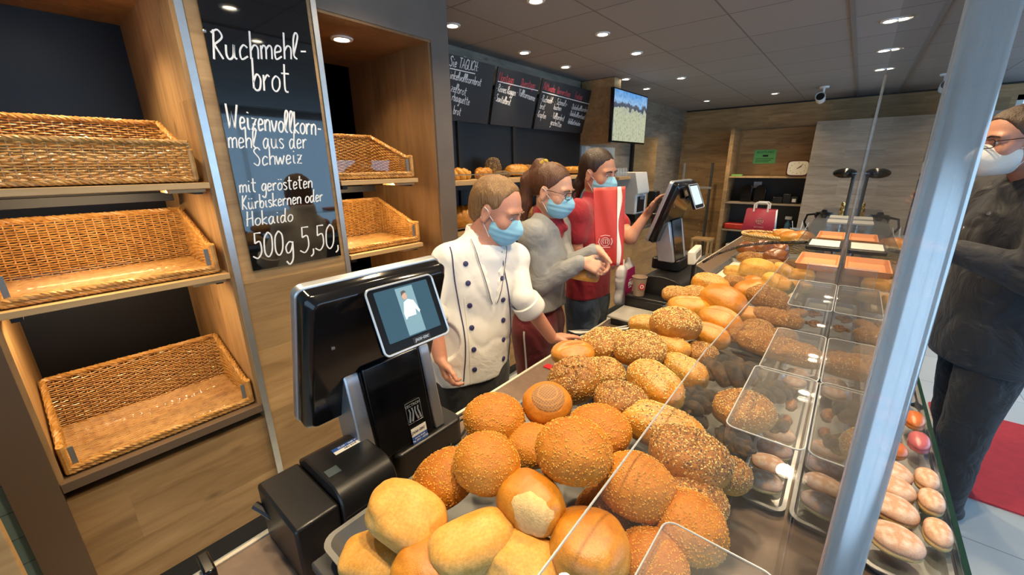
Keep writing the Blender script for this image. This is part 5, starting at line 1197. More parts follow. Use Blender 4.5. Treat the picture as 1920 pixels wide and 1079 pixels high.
def skin(name, c, red=(.62, .22, .16)):
    t = NT(name); co = t.coord(); n = t.noise(co, 14, 4); n2 = t.noise(co, 160, 3)
    cc = t.mix(t.ramp(n, [(.4, (0, 0, 0)), (.75, (.30, .30, .30))]), c, red); cc = t.mix(1.0, cc, t.ramp(n2, [(.3, (.92, .92, .92)), (.7, (1.05, 1.05, 1.05))]), 'MULTIPLY'); t.l(cc, t.b.inputs['Base Color'])
    t.b.inputs['Roughness'].default_value = .5; t.b.inputs['Subsurface Weight'].default_value = .12; t.b.inputs['Subsurface Radius'].default_value = (.012, .005, .003); t.bump(n2, .08, .002); return t.mat
def cloth(name, c, rough=.8, fold=.25, fs=7, weave_=900):
    t = NT(name); co = t.coord(); n = t.noise(co, fs, 3, .5, 1.0); n2 = t.noise(co, weave_, 2)
    cc = t.mix(t.noise(co, 5, 3), tuple(x * .92 for x in c), tuple(min(1, x * 1.06) for x in c)); t.l(cc, t.b.inputs['Base Color']); t.b.inputs['Roughness'].default_value = rough; t.b.inputs['Sheen Weight'].default_value = .15
    t.bump(t.math('ADD', n, t.math('MULTIPLY', n2, .05)), fold, .05); return t.mat
def hairmat(name, c0, c1, rot=(0, 0, 0)):
    t = NT(name); co = t.coord('Object', (150, 150, 12), rot); n = t.noise(co, 1.6, 4); t.l(t.ramp(n, [(.3, c0), (.7, c1)]), t.b.inputs['Base Color']); t.b.inputs['Roughness'].default_value = .42; t.bump(n, .5, .008); return t.mat
M['skin_a'] = skin('skin_warm', (.56, .27, .18)); M['skin_b'] = skin('skin_light', (.60, .34, .24)); M['skin_c'] = skin('skin_tan', (.50, .25, .155))
M['coat'] = cloth('white_chef_cotton', (.80, .79, .76), .75, .22, 6); M['tee'] = cloth('white_jersey', (.74, .76, .79), .8, .15); M['navy'] = plain('navy_trim', (.035, .035, .12), .5)
M['grey_sweat'] = cloth('grey_sweatshirt', (.27, .28, .29), .9, .5, 8); M['red_polo'] = cloth('dark_red_pique', (.33, .015, .03), .85, .4, 9); M['red_trouser'] = cloth('wine_red_trousers', (.125, .008, .016), .8, .4)
M['jeans'] = cloth('blue_denim', (.045, .075, .13), .85, .5, 9); M['dark_jeans'] = cloth('black_denim', (.012, .013, .018), .85, .6, 10); M['dark_trouser'] = cloth('dark_trousers', (.018, .018, .02), .8, .4)
M['navy_jacket'] = cloth('navy_jacket', (.005, .008, .018), .42, .7, 8)
M['mask_blue'] = cloth('blue_mask', (.26, .56, .76), .7, .06, 20); M['mask_white'] = cloth('white_mask', (.78, .77, .74), .8, .1, 20); M['strap'] = plain('white_elastic', (.8, .8, .8), .6)
M['eye'] = plain('eye_white', (.72, .70, .68), .2); M['iris'] = plain('iris_dark', (.03, .03, .035), .1); M['brow'] = plain('brow_hair', (.16, .085, .04), .6)
M['specs'] = plain('dark_spectacle_frame', (.02, .012, .012), .25); M['lens'] = acrylic('spectacle_lens', (.97, .97, .97))
M['hair_sandy'] = hairmat('sandy_hair', (.13, .065, .022), (.30, .165, .065)); M['hair_auburn'] = hairmat('auburn_hair', (.045, .016, .008), (.14, .055, .025)); M['hair_dark'] = hairmat('dark_brown_hair', (.012, .007, .005), (.055, .028, .018)); M['hair_brown'] = hairmat('short_brown_hair', (.03, .016, .009), (.10, .055, .03))
M['shoe'] = plain('dark_shoe', (.02, .02, .025), .5)

def hand_prims(S, W_, D, N, T, curl=(.25, .3, .25), spread=.06, s=1.0, thumb=(.75, .55, .25)):
    """hand: wrist W_, D towards the fingers, N out of the palm, T towards the thumb side"""
    D, T = _u(D), _u(T); N = _u(npv(N) - D * np.dot(N, D)); T = _u(T - D * np.dot(T, D) - N * np.dot(T, N)); W_ = npv(W_)
    for i, (off, L) in enumerate([(.028, .070), (.009, .078), (-.010, .072), (-.027, .056)]):
        kn = W_ + (D * (.086 - .006 * abs(i - 1)) + T * off) * s; S.cone(W_ + (D * .012 + T * off * .55) * s, kn, .0145 * s, .0112 * s, .010)
        d = _u(D + T * (1.3 - i) * spread); p = kn; a = 0
        for j, (fr, c) in enumerate(zip((.45, .31, .24), curl)):
            a += c * (1 + .12 * i); dd = d * math.cos(a) + N * math.sin(a); q = p + dd * L * fr * s; S.cone(p, q, (.0094 - .0009 * j) * s, (.0085 - .0009 * j) * s, .0035); p = q
    th = _u(T * thumb[0] + D * thumb[1] + N * thumb[2]); p0 = W_ + (D * .020 + T * .020) * s; p1 = p0 + th * .042 * s; p2 = p1 + _u(th + D * .45) * .032 * s; p3 = p2 + _u(th * .6 + D * .8) * .025 * s
    S.cone(p0, p1, .0155 * s, .0125 * s, .012); S.cone(p1, p2, .0112 * s, .0100 * s, .005); S.cone(p2, p3, .0098 * s, .0080 * s, .004)
def head_frame(yaw, pitch, roll=0):
    f = V3(math.cos(yaw) * math.cos(pitch), math.sin(yaw) * math.cos(pitch), -math.sin(pitch)); l = _u(np.cross(V3(0, 0, 1), f)); u = np.cross(f, l)
    l2 = l * math.cos(roll) + u * math.sin(roll); u2 = np.cross(f, l2); return np.array([f, l2, u2])      # rows
def head_prims(S, C, H, s=1.0, male=True):
    g = lambda x, y, z: npv(C) + (H[0] * x + H[1] * y + H[2] * z) * s; e = lambda c, r, k=.02, op='u': S.ell(g(*c), npv(r) * s, H, k * s, op)
    e((-.012, 0, .035), (.098, .076, .083)); e((.030, 0, -.025), (.063, .064, .082), .03); e((.052, 0, -.092), (.030, .034 if male else .029, .022), .03)
    S.cone(g(-.005, .050, -.060), g(.05, .022, -.098), .020 * s, .018 * s, .03 * s); S.cone(g(-.005, -.050, -.060), g(.05, -.022, -.098), .020 * s, .018 * s, .03 * s)
    S.cone(g(.082, .012, .020), g(.078, .044, .017), .010 * s, .009 * s, .018 * s); S.cone(g(.082, -.012, .020), g(.078, -.044, .017), .010 * s, .009 * s, .018 * s)
    for sd in (1, -1):
        e((.097, sd * .032, .000), (.015, .020, .012), .014, 's'); e((.064, sd * .042, -.034), (.018, .019, .022), .03)
        e((-.004, sd * .077, -.010), (.020, .009, .033), .006); e((-.002, sd * .086, -.006), (.010, .006, .019), .006, 's'); e((-.004, sd * .079, -.040), (.010, .007, .011), .006)
        e((.088, sd * .011, -.044), (.010, .009, .008), .006)
        S.cone(g(.0845, sd * .022, .0055), g(.0805, sd * .043, .0035), .0068 * s, .0058 * s, .003 * s); S.cone(g(.083, sd * .022, -.0115), g(.079, sd * .043, -.011), .0052 * s, .0045 * s, .003 * s)      # upper lids
    S.cone(g(.088, 0, .008), g(.108, 0, -.036), .0085 * s, .0125 * s, .012 * s)
    S.cone(g(.084, .018, -.069), g(.088, 0, -.066), .006 * s, .007 * s, .006 * s); S.cone(g(.084, -.018, -.069), g(.088, 0, -.066), .006 * s, .007 * s, .006 * s); S.cone(g(.084, .014, -.077), g(.084, -.014, -.077), .007 * s, .007 * s, .006 * s)
    return g
def face_parts(t, C, H, s, brow, org, look_down=0.0):
    g = lambda x, y, z: npv(C) + (H[0] * x + H[1] * y + H[2] * z) * s - npv(org)
    for sd in (1, -1):
        Mx = frame(g(.0755, sd * .032, -.001), H[0], H[1], H[2]); b = MB(); b.ell((0, 0, 0), (.0125 * s,) * 3, 16, 12, 0, Mx); ob = b.build('eye', M['eye'], t)
        b = MB(); d = Vector(H[0]) * math.cos(look_down) - Vector(H[2]) * math.sin(look_down); b.ell((0, 0, 0), (.0035 * s, .0058 * s, .0058 * s), 14, 8, 0, frame(Vector(g(.0755, sd * .032, -.001)) + d * .0098 * s, d, H[1], d.cross(Vector(H[1])))); b.build('iris', M['iris'], ob)
        b = MB(); b.tube([g(.097, sd * .012, .0185), g(.0985, sd * .028, .0235), g(.087, sd * .050, .018)], [.0035 * s, .0042 * s, .0018 * s], 8); b.build('eyebrow', M[brow], t)
def mask(t, C, H, s, org, mat='mask_blue', ffp=False):
    S = SDF(); g = lambda x, y, z: npv(C) + (H[0] * x + H[1] * y + H[2] * z) * s; e = lambda c, r, k=.03, op='u': S.ell(g(*c), npv(r) * s, H, k * s, op)
    e((.034, 0, -.055), (.070, .0695, .070)); e((.058, 0, -.094), (.034, .041, .030)); S.cone(g(.098, 0, -.018), g(.113, 0, -.044), .012 * s, .018 * s, .03 * s); e((.074, 0, -.062), (.044, .040, .044))
    if ffp: S.cone(g(.085, 0, -.075), g(.135, 0, -.055), .040 * s, .010 * s, .03 * s)
    S.plane(g(.06, 0, -.018), H[2] * 1.0 - H[0] * .38, .004); S.plane(g(.02, 0, -.05), -H[0] + H[2] * .08, .004); S.plane(g(.05, 0, -.122), -H[2] + H[0] * .0, .006)
    def disp(V):
        q = (V - npv(C)) @ H.T; n = np.stack([q[:, 0] - .02 * s, q[:, 1], q[:, 2] + .06 * s], 1); n /= np.linalg.norm(n, axis=1)[:, None]; z = q[:, 2] / s
        a = 0 if ffp else .0011; return V + (n @ H) * (a * np.sin((z + .06) * 260) * np.exp(-((z + .062) / .03) ** 2))[:, None]
    m = sdf_obj('face_mask', S, .0032, M[mat], t, disp, None, org)
    gg = lambda x, y, z: g(x, y, z) - npv(org)
    for sd in (1, -1):
        b = MB(); b.tube([gg(.030, sd * .066, -.030), gg(.016, sd * .075, -.016), gg(.004, sd * .083, .004), gg(-.012, sd * .084, .012)], .0016 * s, 6); b.build('ear_loop', M['strap'], m)
        b = MB(); b.tube([gg(.030, sd * .062, -.095), gg(.012, sd * .070, -.070), gg(-.008, sd * .079, -.045), gg(-.018, sd * .082, -.028)], .0016 * s, 6); b.build('ear_loop', M['strap'], m)
    return m
def glasses(t, C, H, s, org):
    g = lambda x, y, z: npv(C) + (H[0] * x + H[1] * y + H[2] * z) * s - npv(org); b = MB()
    for sd in (1, -1):
        q = rounded(.046 * s, .030 * s, .010 * s, 4); F = frame(g(.1065, sd * .030, -.004), Vector(H[1]) - Vector(H[0]) * .2 * sd, H[2], H[0]); b.tube([F @ Vector((*p, 0)) for p in q], .0016 * s, 6, closed=True)
        b.tube([g(.101, sd * .054, .004), g(.03, sd * .077, .006), g(-.010, sd * .080, .002)], .0016 * s, 6)
    b.tube([g(.108, .008, -.001), g(.111, 0, .001), g(.108, -.008, -.001)], .0016 * s, 6); fr = b.build('spectacles', M['specs'], t)
    for sd in (1, -1):
        l = MB(); l.prism(rounded(.044 * s, .028 * s, .009 * s, 4), -.0006, .0006, 0, frame(g(.1065, sd * .030, -.004), Vector(H[1]) - Vector(H[0]) * .2 * sd, H[2], H[0])); l.build('lens', M['lens'], fr)
    return fr
def torso_prims(S, J, F, add=0.0, hips=True, female=False, top_k=.05):
    """pelvis - waist - chest - shoulders; F forward vector; add = outward offset"""
    sq = (F, .66); L = np.cross(V3(0, 0, 1), F); P_, C_, N_ = J['pelvis'], J['chest'], J['neck']
    w = J.get('w', 1.0)
    if hips: S.cone(P_ - V3(0, 0, .03), P_ + V3(0, 0, .04), .160 * w + add, .155 * w + add, .05, sq=sq)
    mid = P_ * .5 + C_ * .5
    S.cone(P_ + V3(0, 0, .03), mid, .150 * w + add, (.128 if female else .145) * w + add, .05, sq=sq); S.cone(mid, C_, (.128 if female else .145) * w + add, .155 * w + add, .06, sq=sq)
    S.cone(C_, C_ * .3 + N_ * .7, .155 * w + add, .105 * w + add, .05, sq=(F, .60))
    if female:
        for sd in (1, -1): S.ell(C_ + F * .075 * w + L * sd * .065 * w - V3(0, 0, .0), V3(.055, .06, .06) * w + add, np.array([F, L, V3(0, 0, 1)]), .05)
    for sd, k in ((1, 'shL'), (-1, 'shR')):
        S.cone(N_ - V3(0, 0, .035), J[k], .046 * w + add * .8, .044 * w + add, .035); S.cone(C_ + L * sd * .06 * w, J[k], .080 * w + add * .6, .046 * w + add, .035)
def leg_prims(S, J, F, add=0.0, top=.085):
    for sd in 'LR':
        S.cone(J['hip' + sd], J['knee' + sd], top + add, .058 + add, .03); S.cone(J['knee' + sd], J['foot' + sd] + V3(0, 0, .08), .057 + add, .040 + add, .02)
def arm_prims(S, J, sd, add=0.0, r=(.050, .041, .040, .027), k=.02):
    S.cone(J['sh' + sd], J['el' + sd], r[0] + add, r[1] + add, k); S.cone(J['el' + sd], J['wr' + sd], r[2] + add, r[3] + add, k)
def legs_of(J, F, base, stance=.10, w=1.0):
    L = np.cross(V3(0, 0, 1), F); P_ = J['pelvis']
    for sd, k in ((1, 'L'), (-1, 'R')):
        J['hip' + k] = P_ + L * sd * .085 * w - V3(0, 0, .05); J['foot' + k] = V3(P_[0], P_[1], 0) + L * sd * stance + F * (-.01) + npv(base); J['knee' + k] = (J['hip' + k] * .48 + (J['foot' + k] + V3(0, 0, .05)) * .52) + F * .02
def shoes(t, J, F, org):
    for k in 'LR':
        S = SDF(); f = J['foot' + k]; S.cone(f + V3(0, 0, .045) - F * .03, f + V3(0, 0, .032) + F * .13, .045, .034, .03); S.cone(f + V3(0, 0, .05), f + V3(0, 0, .10), .05, .046, .03); S.plane(f + V3(0, 0, .003), V3(0, 0, -1)); sdf_obj('shoe', S, .008, M['shoe'], t, None, None, org)
def folds(P0, seed=0, a=.006, s=9):
    def fn(V):
        n = np.array([mnoise.noise(Vector((p[0] * s, p[1] * s, p[2] * s * .55 + seed))) for p in V]); r = V - npv(P0); r[:, 2] = 0; r /= np.linalg.norm(r, axis=1)[:, None] + 1e-6
        n2 = np.array([abs(mnoise.noise(Vector((p[0] * s * .9 + 3 + p[2] * s * .5, p[1] * s * .9, p[2] * s * .6 + seed + 9)))) for p in V]); return V + r * (n * a - .35 * a * np.exp(-(n2 / .16) ** 2))[:, None]
    return fn
def body(t, J, F, C, H, s, org, mat, hands, female=False, h=.0042, arm=(.046, .038, .037, .025)):
    S = SDF(); head_prims(S, C, H, s, not female)
    S.cone(npv(C) + (H[0] * -.025 + H[2] * -.06) * s, J['neck'] - V3(0, 0, .01), .054 * s if not female else .046 * s, .062 * s if not female else .052 * s, .03)
    torso_prims(S, J, F, -.006, True, female); leg_prims(S, J, F, -.004)
    for k in 'LR':
        S.cone(J['foot' + k] + V3(0, 0, .06), J['foot' + k] + F * .12 + V3(0, 0, .03), .035, .024, .02)
    for k in 'LR':
        arm_prims(S, J, k, 0, arm)
        D, N, T, curl = hands[k]; hand_prims(S, J['wr' + k], D, N, T, curl, s=s * .92)
    return sdf_obj('body', S, h, mat, t, None, None, org)
def surf(o, p, d):
    """point on mesh o hit from p along d (both in o's own space)"""
    me = o.data
    if '_bv' not in CACHE or CACHE['_bv'][0] != o.name: CACHE['_bv'] = (o.name, BVHTree.FromPolygons([v.co[:] for v in me.vertices], [q.vertices[:] for q in me.polygons]))
    r = CACHE['_bv'][1].ray_cast(Vector(p), Vector(d).normalized()); return (Vector(r[0]), Vector(r[1])) if r[0] is not None else (None, None)
CACHE = {}

# ---------------------------------------------------------------- the chef
org = V3(-1.10, 1.00, 0); yw = math.radians(-24); F = V3(math.cos(yw), math.sin(yw), 0); L = np.cross(V3(0, 0, 1), F)
C = npv(A(932, 392, x=-1.0)); H = head_frame(math.radians(14), math.radians(20), math.radians(0))
J = dict(pelvis=V3(-1.09, 1.00, .90), chest=V3(-1.065, 1.06, 1.20), neck=V3(-1.045, 1.09, 1.375), w=.95)
J['shL'] = npv(A(966, 486, x=-.985)); J['shR'] = npv(A(842, 488, x=-1.10)); J['elL'] = npv(A(978, 556, x=-.915)); J['wrL'] = npv(A(1035, 634, x=-.868)); J['elR'] = npv(A(806, 585, x=-1.10)); J['wrR'] = npv(A(826, 672, x=-1.03))
legs_of(J, F, (0, 0, 0))
chef = thing('person', 'man in white chef jacket and blue mask, one hand resting on the counter', 'person', org)
body(chef, J, F, C, H, .95, org, M['skin_a'], dict(L=(V3(.35, .93, -.10), V3(.1, -.05, -1), V3(.9, -.35, .1), (.10, .12, .1)), R=(npv(A(838, 712, x=-1.0)) - J['wrR'], V3(.3, .6, 0), V3(.9, .1, .2), (.45, .55, .4))))
face_parts(chef, C, H, .95, 'brow', org, .7); mask(chef, C, H, .95, org)
S = SDF(); g = lambda x, y, z: C + (H[0] * x + H[1] * y + H[2] * z) * .95
S.ell(g(-.016, 0, .036), V3(.105, .083, .088) * .95, H, .01); S.ell(g(-.055, 0, -.02), V3(.055, .066, .075) * .95, H, .03)
S.ell(g(.085, 0, .035), V3(.065, .075, .055) * .95, H, .02, 's'); S.ell(g(.045, 0, -.045), V3(.070, .12, .075) * .95, H, .012, 's')
for sd in (1, -1): S.ell(g(-.004, sd * .085, -.012), V3(.024, .03, .037) * .95, H, .006, 's')
S.plane(g(0, 0, -.085), -H[2] - H[0] * .2, .01)
rn = np.random.RandomState(3)
def hairdisp(c, a=.004, fz=26):
    def fn(V):
        r = V - c; r /= np.linalg.norm(r, axis=1)[:, None]; n = np.array([mnoise.noise(Vector((p[0] * fz * 2, p[1] * fz * 2, p[2] * fz * .6))) for p in V]); return V + r * (a * n)[:, None]
    return fn
sdf_obj('hair', S, .0036, M['hair_sandy'], chef, hairdisp(C), None, org)
# t-shirt, jacket
S = SDF(); torso_prims(S, J, F, .004, True); S.cone(J['neck'] - V3(0, 0, .05), J['neck'] + V3(.0, 0, -.005), .085, .068, .03); S.plane(J['neck'] + V3(0, 0, .012) + F * .03, V3(0, 0, 1) + F * .35, .008); tee = sdf_obj('t_shirt', S, .007, M['tee'], chef, None, None, org)
S = SDF(); torso_prims(S, J, F, .012, True, False, .03); S.cone(J['pelvis'] - V3(0, 0, .10), J['pelvis'] + V3(0, 0, .1), .178, .164, .05, sq=(F, .68))
hem = npv(A(900, 728, x=-.95))[2]
S.cone(J['neck'] - V3(0, 0, .04) - F * .012, J['neck'] + V3(0, 0, .035) - F * .022 + L * 0, .086, .070, .02)
cufL = J['elL'] * .78 + J['wrL'] * .22; S.cone(J['shL'], J['elL'], .049, .045, .014); S.cone(J['elL'], cufL, .045, .046, .006); S.cone(J['elL'] * .97 + J['wrL'] * .03, cufL, .050, .050, .002)
cufR = J['elR'] * .92 + J['wrR'] * .08; S.cone(J['shR'], J['elR'], .049, .046, .014); S.cone(J['elR'], cufR, .046, .048, .006)
_d = _u(J['wrL'] - J['elL']); S.ell(cufL + _d * .105, V3(.085, .085, .085), None, .003, 's'); _d = _u(J['wrR'] - J['elR']); S.ell(cufR + _d * .105, V3(.085, .085, .085), None, .003, 's')
# open neck: wedge cut down the front, and the collar hollow
nb = J['neck']; 
S.cone(nb + V3(0, 0, -.02) - F * .005 + F * .015, nb + V3(0, 0, .10) - F * .03, .060, .062, .006, 's')
apex = nb + F * .125 - V3(0, 0, .215) - L * .012
for k in range(9):
    q = k / 8; c_ = apex * (1 - q) + (nb + F * .05 + V3(0, 0, .055)) * q; w_ = .004 + .060 * q ** .85; S.ell(c_ + F * .03, V3(.065, w_, .030), np.array([F, L, V3(0, 0, 1)]), .004, 's')
S.plane(V3(0, 0, hem) + org, V3(0, 0, -1), .004)
S.plane(cufL, J['wrL'] - J['elL'], .003) if False else None
coat = sdf_obj('chef_jacket', S, .0055, M['coat'], chef, folds(J['chest'], 2, .009, 9), None, org)
for cf, el, wr, nm in ((cufL, 'elL', 'wrL', 'rolled_cuff'), (cufR, 'elR', 'wrR', 'rolled_cuff')):
    d_ = Vector(_u(J[wr] - J[el])); a_ = d_.orthogonal().normalized(); Mx = frame(Vector(cf - org) + d_ * .008, a_, d_.cross(a_), d_)
    b = MB(); b.lathe([(.040, .018), (.056, .019), (.0605, .014), (.0615, .0), (.0608, -.024), (.0595, -.040), (.052, -.043)], 30, 0, Mx, caps=False); o_ = b.build(nm, M['coat'], coat)
    sm = o_.modifiers.new('thickness', 'SOLIDIFY'); sm.thickness = .003
def on_coat(u, z, out=.0):          # u sideways (left +) in the chef's own frame, z height
    p = npv(J['chest']) - org + L * u + F * .6; p[2] = z; h_, n_ = surf(coat, p, -F); return (h_ + n_ * out, n_) if h_ is not None else (None, None)
for nm, u0, u1, z0, z1 in (('navy_piping', -.118, -.105, hem + .01, 1.375), ('navy_piping', .098, .082, hem + .01, 1.37)):
    pts = []
    for k in range(40):
        q = k / 39; z = z0 + (z1 - z0) * q; u = u0 + (u1 - u0) * q + .012 * math.sin(q * 5); h_, n_ = on_coat(u, z, .001)
        if h_ is not None: pts.append(h_)
    b = MB(); b.tube(pts, .0024, 6); b.build(nm, M['navy'], coat)
for u in (-.072, .062):
    for k in range(6):
        z = hem + .065 + k * .083
        if k == 5: z = hem + .065 + 5 * .080
        h_, n_ = on_coat(u * (1 + .0 * k), z, .0005)
        if h_ is None: continue
        Mx = frame(h_, n_.orthogonal().normalized(), n_.cross(n_.orthogonal().normalized()), n_); b = MB(); b.lathe([(.0005, .004), (.007, .0045), (.0095, .003), (.0098, .0), (.0005, -.001)], 16, 0, Mx); b.build('button', M['navy'], coat)
pts = []
for k in range(30):
    z = hem + .005 + (1.19 - hem) * k / 29; h_, n_ = on_coat(-.072 - .022 if False else -.088, z, .0008)
    if h_ is not None: pts.append(h_)
b = MB(); b.tube(pts, .0018, 5); b.build('front_flap_edge', M['coat'], coat)
for col, u, mt in (('badge', .030, (.55, .03, .03)), ('badge', .043, (.70, .48, .05)), ('badge', .022, (.04, .03, .12))):
    h_, n_ = on_coat(u, 1.262 - (.012 if mt[2] > .1 else 0), .001)
    if h_ is not None: b = MB(); b.prism([(-.010, -.008), (.010, -.008), (.004, .010)] if mt[0] > .5 else [(-.009, -.007), (.009, .003), (-.004, .009)], 0, .0016, 0, frame(h_, L, V3(0, 0, 1), F)); b.build('badge', plain('badge_%d' % int(mt[0] * 100), mt, .5), coat)
for sd in (1, -1):         # turned-down lapels beside the open neck
    a = []
    for k in range(12):
        q = k / 11; c_ = apex * (1 - q) + (nb + F * .02 + V3(0, 0, .045)) * q; u = (.010 + .066 * q ** .85) * sd; p = c_ - org + L * u + F * .4; h_, n_ = surf(coat, p, -F)
        if h_ is not None: a.append(h_ + n_ * .002)
    if len(a) > 3: b = MB(); b.tube(a, .0042, 6); b.build('lapel_edge', M['coat'], coat); b = MB(); b.tube([p + Vector(F) * .004 for p in a], .0014, 5); b.build('lapel_piping', M['navy'], coat)
S = SDF(); leg_prims(S, J, F, .014); S.cone(J['pelvis'] - V3(0, 0, .05), J['pelvis'] + V3(0, 0, .06), .158, .155, .05, sq=(F, .66)); sdf_obj('trousers', S, .010, M['dark_trouser'], chef, None, None, org); shoes(chef, J, F, org)

# ---------------------------------------------------------------- woman in the grey sweatshirt
org = V3(-1.09, 1.52, 0); yw = math.radians(14); F = V3(math.cos(yw), math.sin(yw), 0); L = np.cross(V3(0, 0, 1), F)
C = npv(A(1036, 356, x=-1.045)); H = head_frame(math.radians(6), math.radians(13)); sc_ = .93
J = dict(pelvis=V3(-1.11, 1.53, .93), chest=V3(-1.10, 1.54, 1.22), neck=V3(-1.085, 1.555, 1.405), w=.90)
J['shL'] = J['neck'] + L * .15 - V3(0, 0, .045); J['shR'] = npv(A(1000, 442, x=-1.06)); J['elR'] = npv(A(1013, 532, x=-1.02)); J['wrR'] = npv(A(1092, 492, x=-.86)); J['elL'] = npv(A(1062, 500, x=-.98)); J['wrL'] = npv(A(1120, 468, x=-.83))
legs_of(J, F, (0, 0, 0), .08, .9)
wo = thing('person', 'woman in grey sweatshirt, glasses and blue mask, hair tied with a yellow band', 'person', org)
body(wo, J, F, C, H, sc_, org, M['skin_b'], dict(R=(V3(.75, .35, -.25), V3(-.2, .6, -.5), V3(.2, .2, .9), (.5, .5, .4)), L=(V3(.5, .1, -.75), V3(-.4, -.6, 0), V3(.3, -.4, .6), (.5, .6, .4))), True, .0046, (.040, .034, .033, .022))
face_parts(wo, C, H, sc_, 'brow', org, .4); mask(wo, C, H, sc_, org); glasses(wo, C, H, sc_, org)
g = lambda x, y, z: C + (H[0] * x + H[1] * y + H[2] * z) * sc_
S = SDF(); S.ell(g(-.018, 0, .037), V3(.102, .083, .087) * sc_, H, .01); S.ell(g(-.075, 0, .02), V3(.05, .06, .07) * sc_, H, .02); S.ell(g(.095, 0, .0), V3(.075, .095, .075) * sc_, H, .015, 's'); S.ell(g(.055, 0, -.07), V3(.080, .12, .075) * sc_, H, .012, 's')
for sd in (1, -1): S.ell(g(-.002, sd * .085, -.014), V3(.020, .03, .030) * sc_, H, .006, 's')
S.plane(g(0, 0, -.075), -H[2], .01)
S.ell(g(-.088, 0, .098), V3(.03, .03, .03), None, .02)
S.cone(g(-.10, 0, .085), g(-.135, -.01, .01), .030, .036, .02); S.cone(g(-.135, -.01, .01), g(-.12, -.03, -.10), .036, .030, .02); S.cone(g(-.12, -.03, -.10), g(-.10, -.04, -.17), .030, .014, .02)
sdf_obj('hair', S, .0038, M['hair_auburn'], wo, hairdisp(C, .004, 22), None, org)
b = MB(); b.tube([g(-.085, 0, .098) - org + (H[1] * math.cos(a) * .022 + (H[2] * .8 - H[0] * .6) * 0 + (H[0] * .8 + H[2] * .6) * math.sin(a) * .022) * 1.0 + V3(0, 0, .004 * math.sin(a * 5)) for a in [2 * math.pi * k / 24 for k in range(24)]], [.014 + .003 * math.sin(k * 2.1) for k in range(24)], 8, closed=True); b.build('hair_band', plain('mustard_band', (.42, .29, .02), .8, bump=.3), wo)
S = SDF(); torso_prims(S, J, F, .026, True, True); S.cone(J['pelvis'] - V3(0, 0, .02), J['pelvis'] + V3(0, 0, .15), .160, .165, .04, sq=(F, .72))
wc = J['wrR'] * .94 + J['elR'] * .06; S.cone(J['shR'], J['elR'], .056, .054, .012); S.cone(J['elR'], wc, .053, .036, .010); S.cone(J['shL'], J['elL'], .056, .050, .012); S.cone(J['elL'], J['wrL'] * .9 + J['elL'] * .1, .050, .034, .012)
S.cone(J['neck'] + V3(0, 0, -.03) + F * .01, J['neck'] + V3(0, 0, .12) + F * .02, .070, .085, .008, 's'); S.plane(V3(0, 0, npv(A(1020, 566, x=-1.1))[2]), V3(0, 0, -1), .008)
sdf_obj('sweatshirt', S, .0058, M['grey_sweat'], wo, folds(J['chest'], 5, .012, 11), None, org)
S = SDF(); S.cone(J['neck'] - V3(0, 0, .05), J['neck'] + V3(0, 0, .034), .082, .068, .02); S.cone(J['neck'] + F * .05 - V3(0, 0, .02), J['neck'] + F * .085 - V3(0, 0, .03), .035, .02, .02); S.cone(J['neck'] + V3(0, 0, .02), J['neck'] + V3(0, 0, .12), .053, .06, .004, 's'); S.ell(J['neck'] + F * .09 + V3(0, 0, .02), V3(.05, .018, .05), np.array([F, L, V3(0, 0, 1)]), .004, 's'); sdf_obj('polo_collar', S, .005, M['red_polo'], wo, None, None, org)
S = SDF(); leg_prims(S, J, F, .016, .088); S.cone(J['pelvis'] - V3(0, 0, .05), J['pelvis'] + V3(0, 0, .06), .148, .142, .05, sq=(F, .74)); tr = sdf_obj('trousers', S, .008, M['red_trouser'], wo, folds(J['pelvis'], 3, .008, 9), None, org)
pts = []
for k in range(30):
    q = k / 29; p = J['hipR'] * (1 - q) + J['kneeR'] * q + V3(0, 0, .03); h_, n_ = surf(tr, p - org - L * .4, L)
    if h_ is not None: pts.append(h_ + n_ * .001)
b = MB(); b.tube(pts, .0045, 6, flat=Vector(L)); b.build('side_stripe', M['strap'], tr); shoes(wo, J, F, org)

# ---------------------------------------------------------------- woman in the red polo shirt
org = V3(-1.06, 1.95, 0); yw = math.radians(4); F = V3(math.cos(yw), math.sin(yw), 0); L = np.cross(V3(0, 0, 1), F)
C = npv(A(1122, 322, x=-1.03)); H = head_frame(math.radians(-8), math.radians(12), math.radians(4)); sc_ = .93
J = dict(pelvis=V3(-1.07, 1.95, .95), chest=V3(-1.065, 1.945, 1.26), neck=V3(-1.055, 1.945, 1.465), w=.88)
J['shL'] = J['neck'] + L * .150 - V3(0, 0, .05) + F * .02; J['shR'] = npv(A(1080, 398, x=-1.05)); J['elR'] = npv(A(1080, 475, x=-1.04)); J['wrR'] = npv(A(1118, 488, x=-.88)); J['elL'] = npv(A(1182, 446, x=-.86)); J['wrL'] = npv(A(1212, 404, x=-.80))
legs_of(J, F, (0, 0, 0), .075, .88)
wr_ = thing('person', 'woman in dark red polo shirt and blue mask reaching to the register', 'person', org)
body(wr_, J, F, C, H, sc_, org, M['skin_c'], dict(R=(V3(.8, .2, -.1), V3(-.1, .8, -.1), V3(.2, 0, .9), (.5, .5, .4)), L=(V3(.45, .15, .8), V3(.75, -.1, -.4), V3(.2, -.9, .1), (.15, .2, .15))), True, .0046, (.040, .034, .034, .022))
face_parts(wr_, C, H, sc_, 'hair_dark', org, .5); mask(wr_, C, H, sc_, org)
g = lambda x, y, z: C + (H[0] * x + H[1] * y + H[2] * z) * sc_
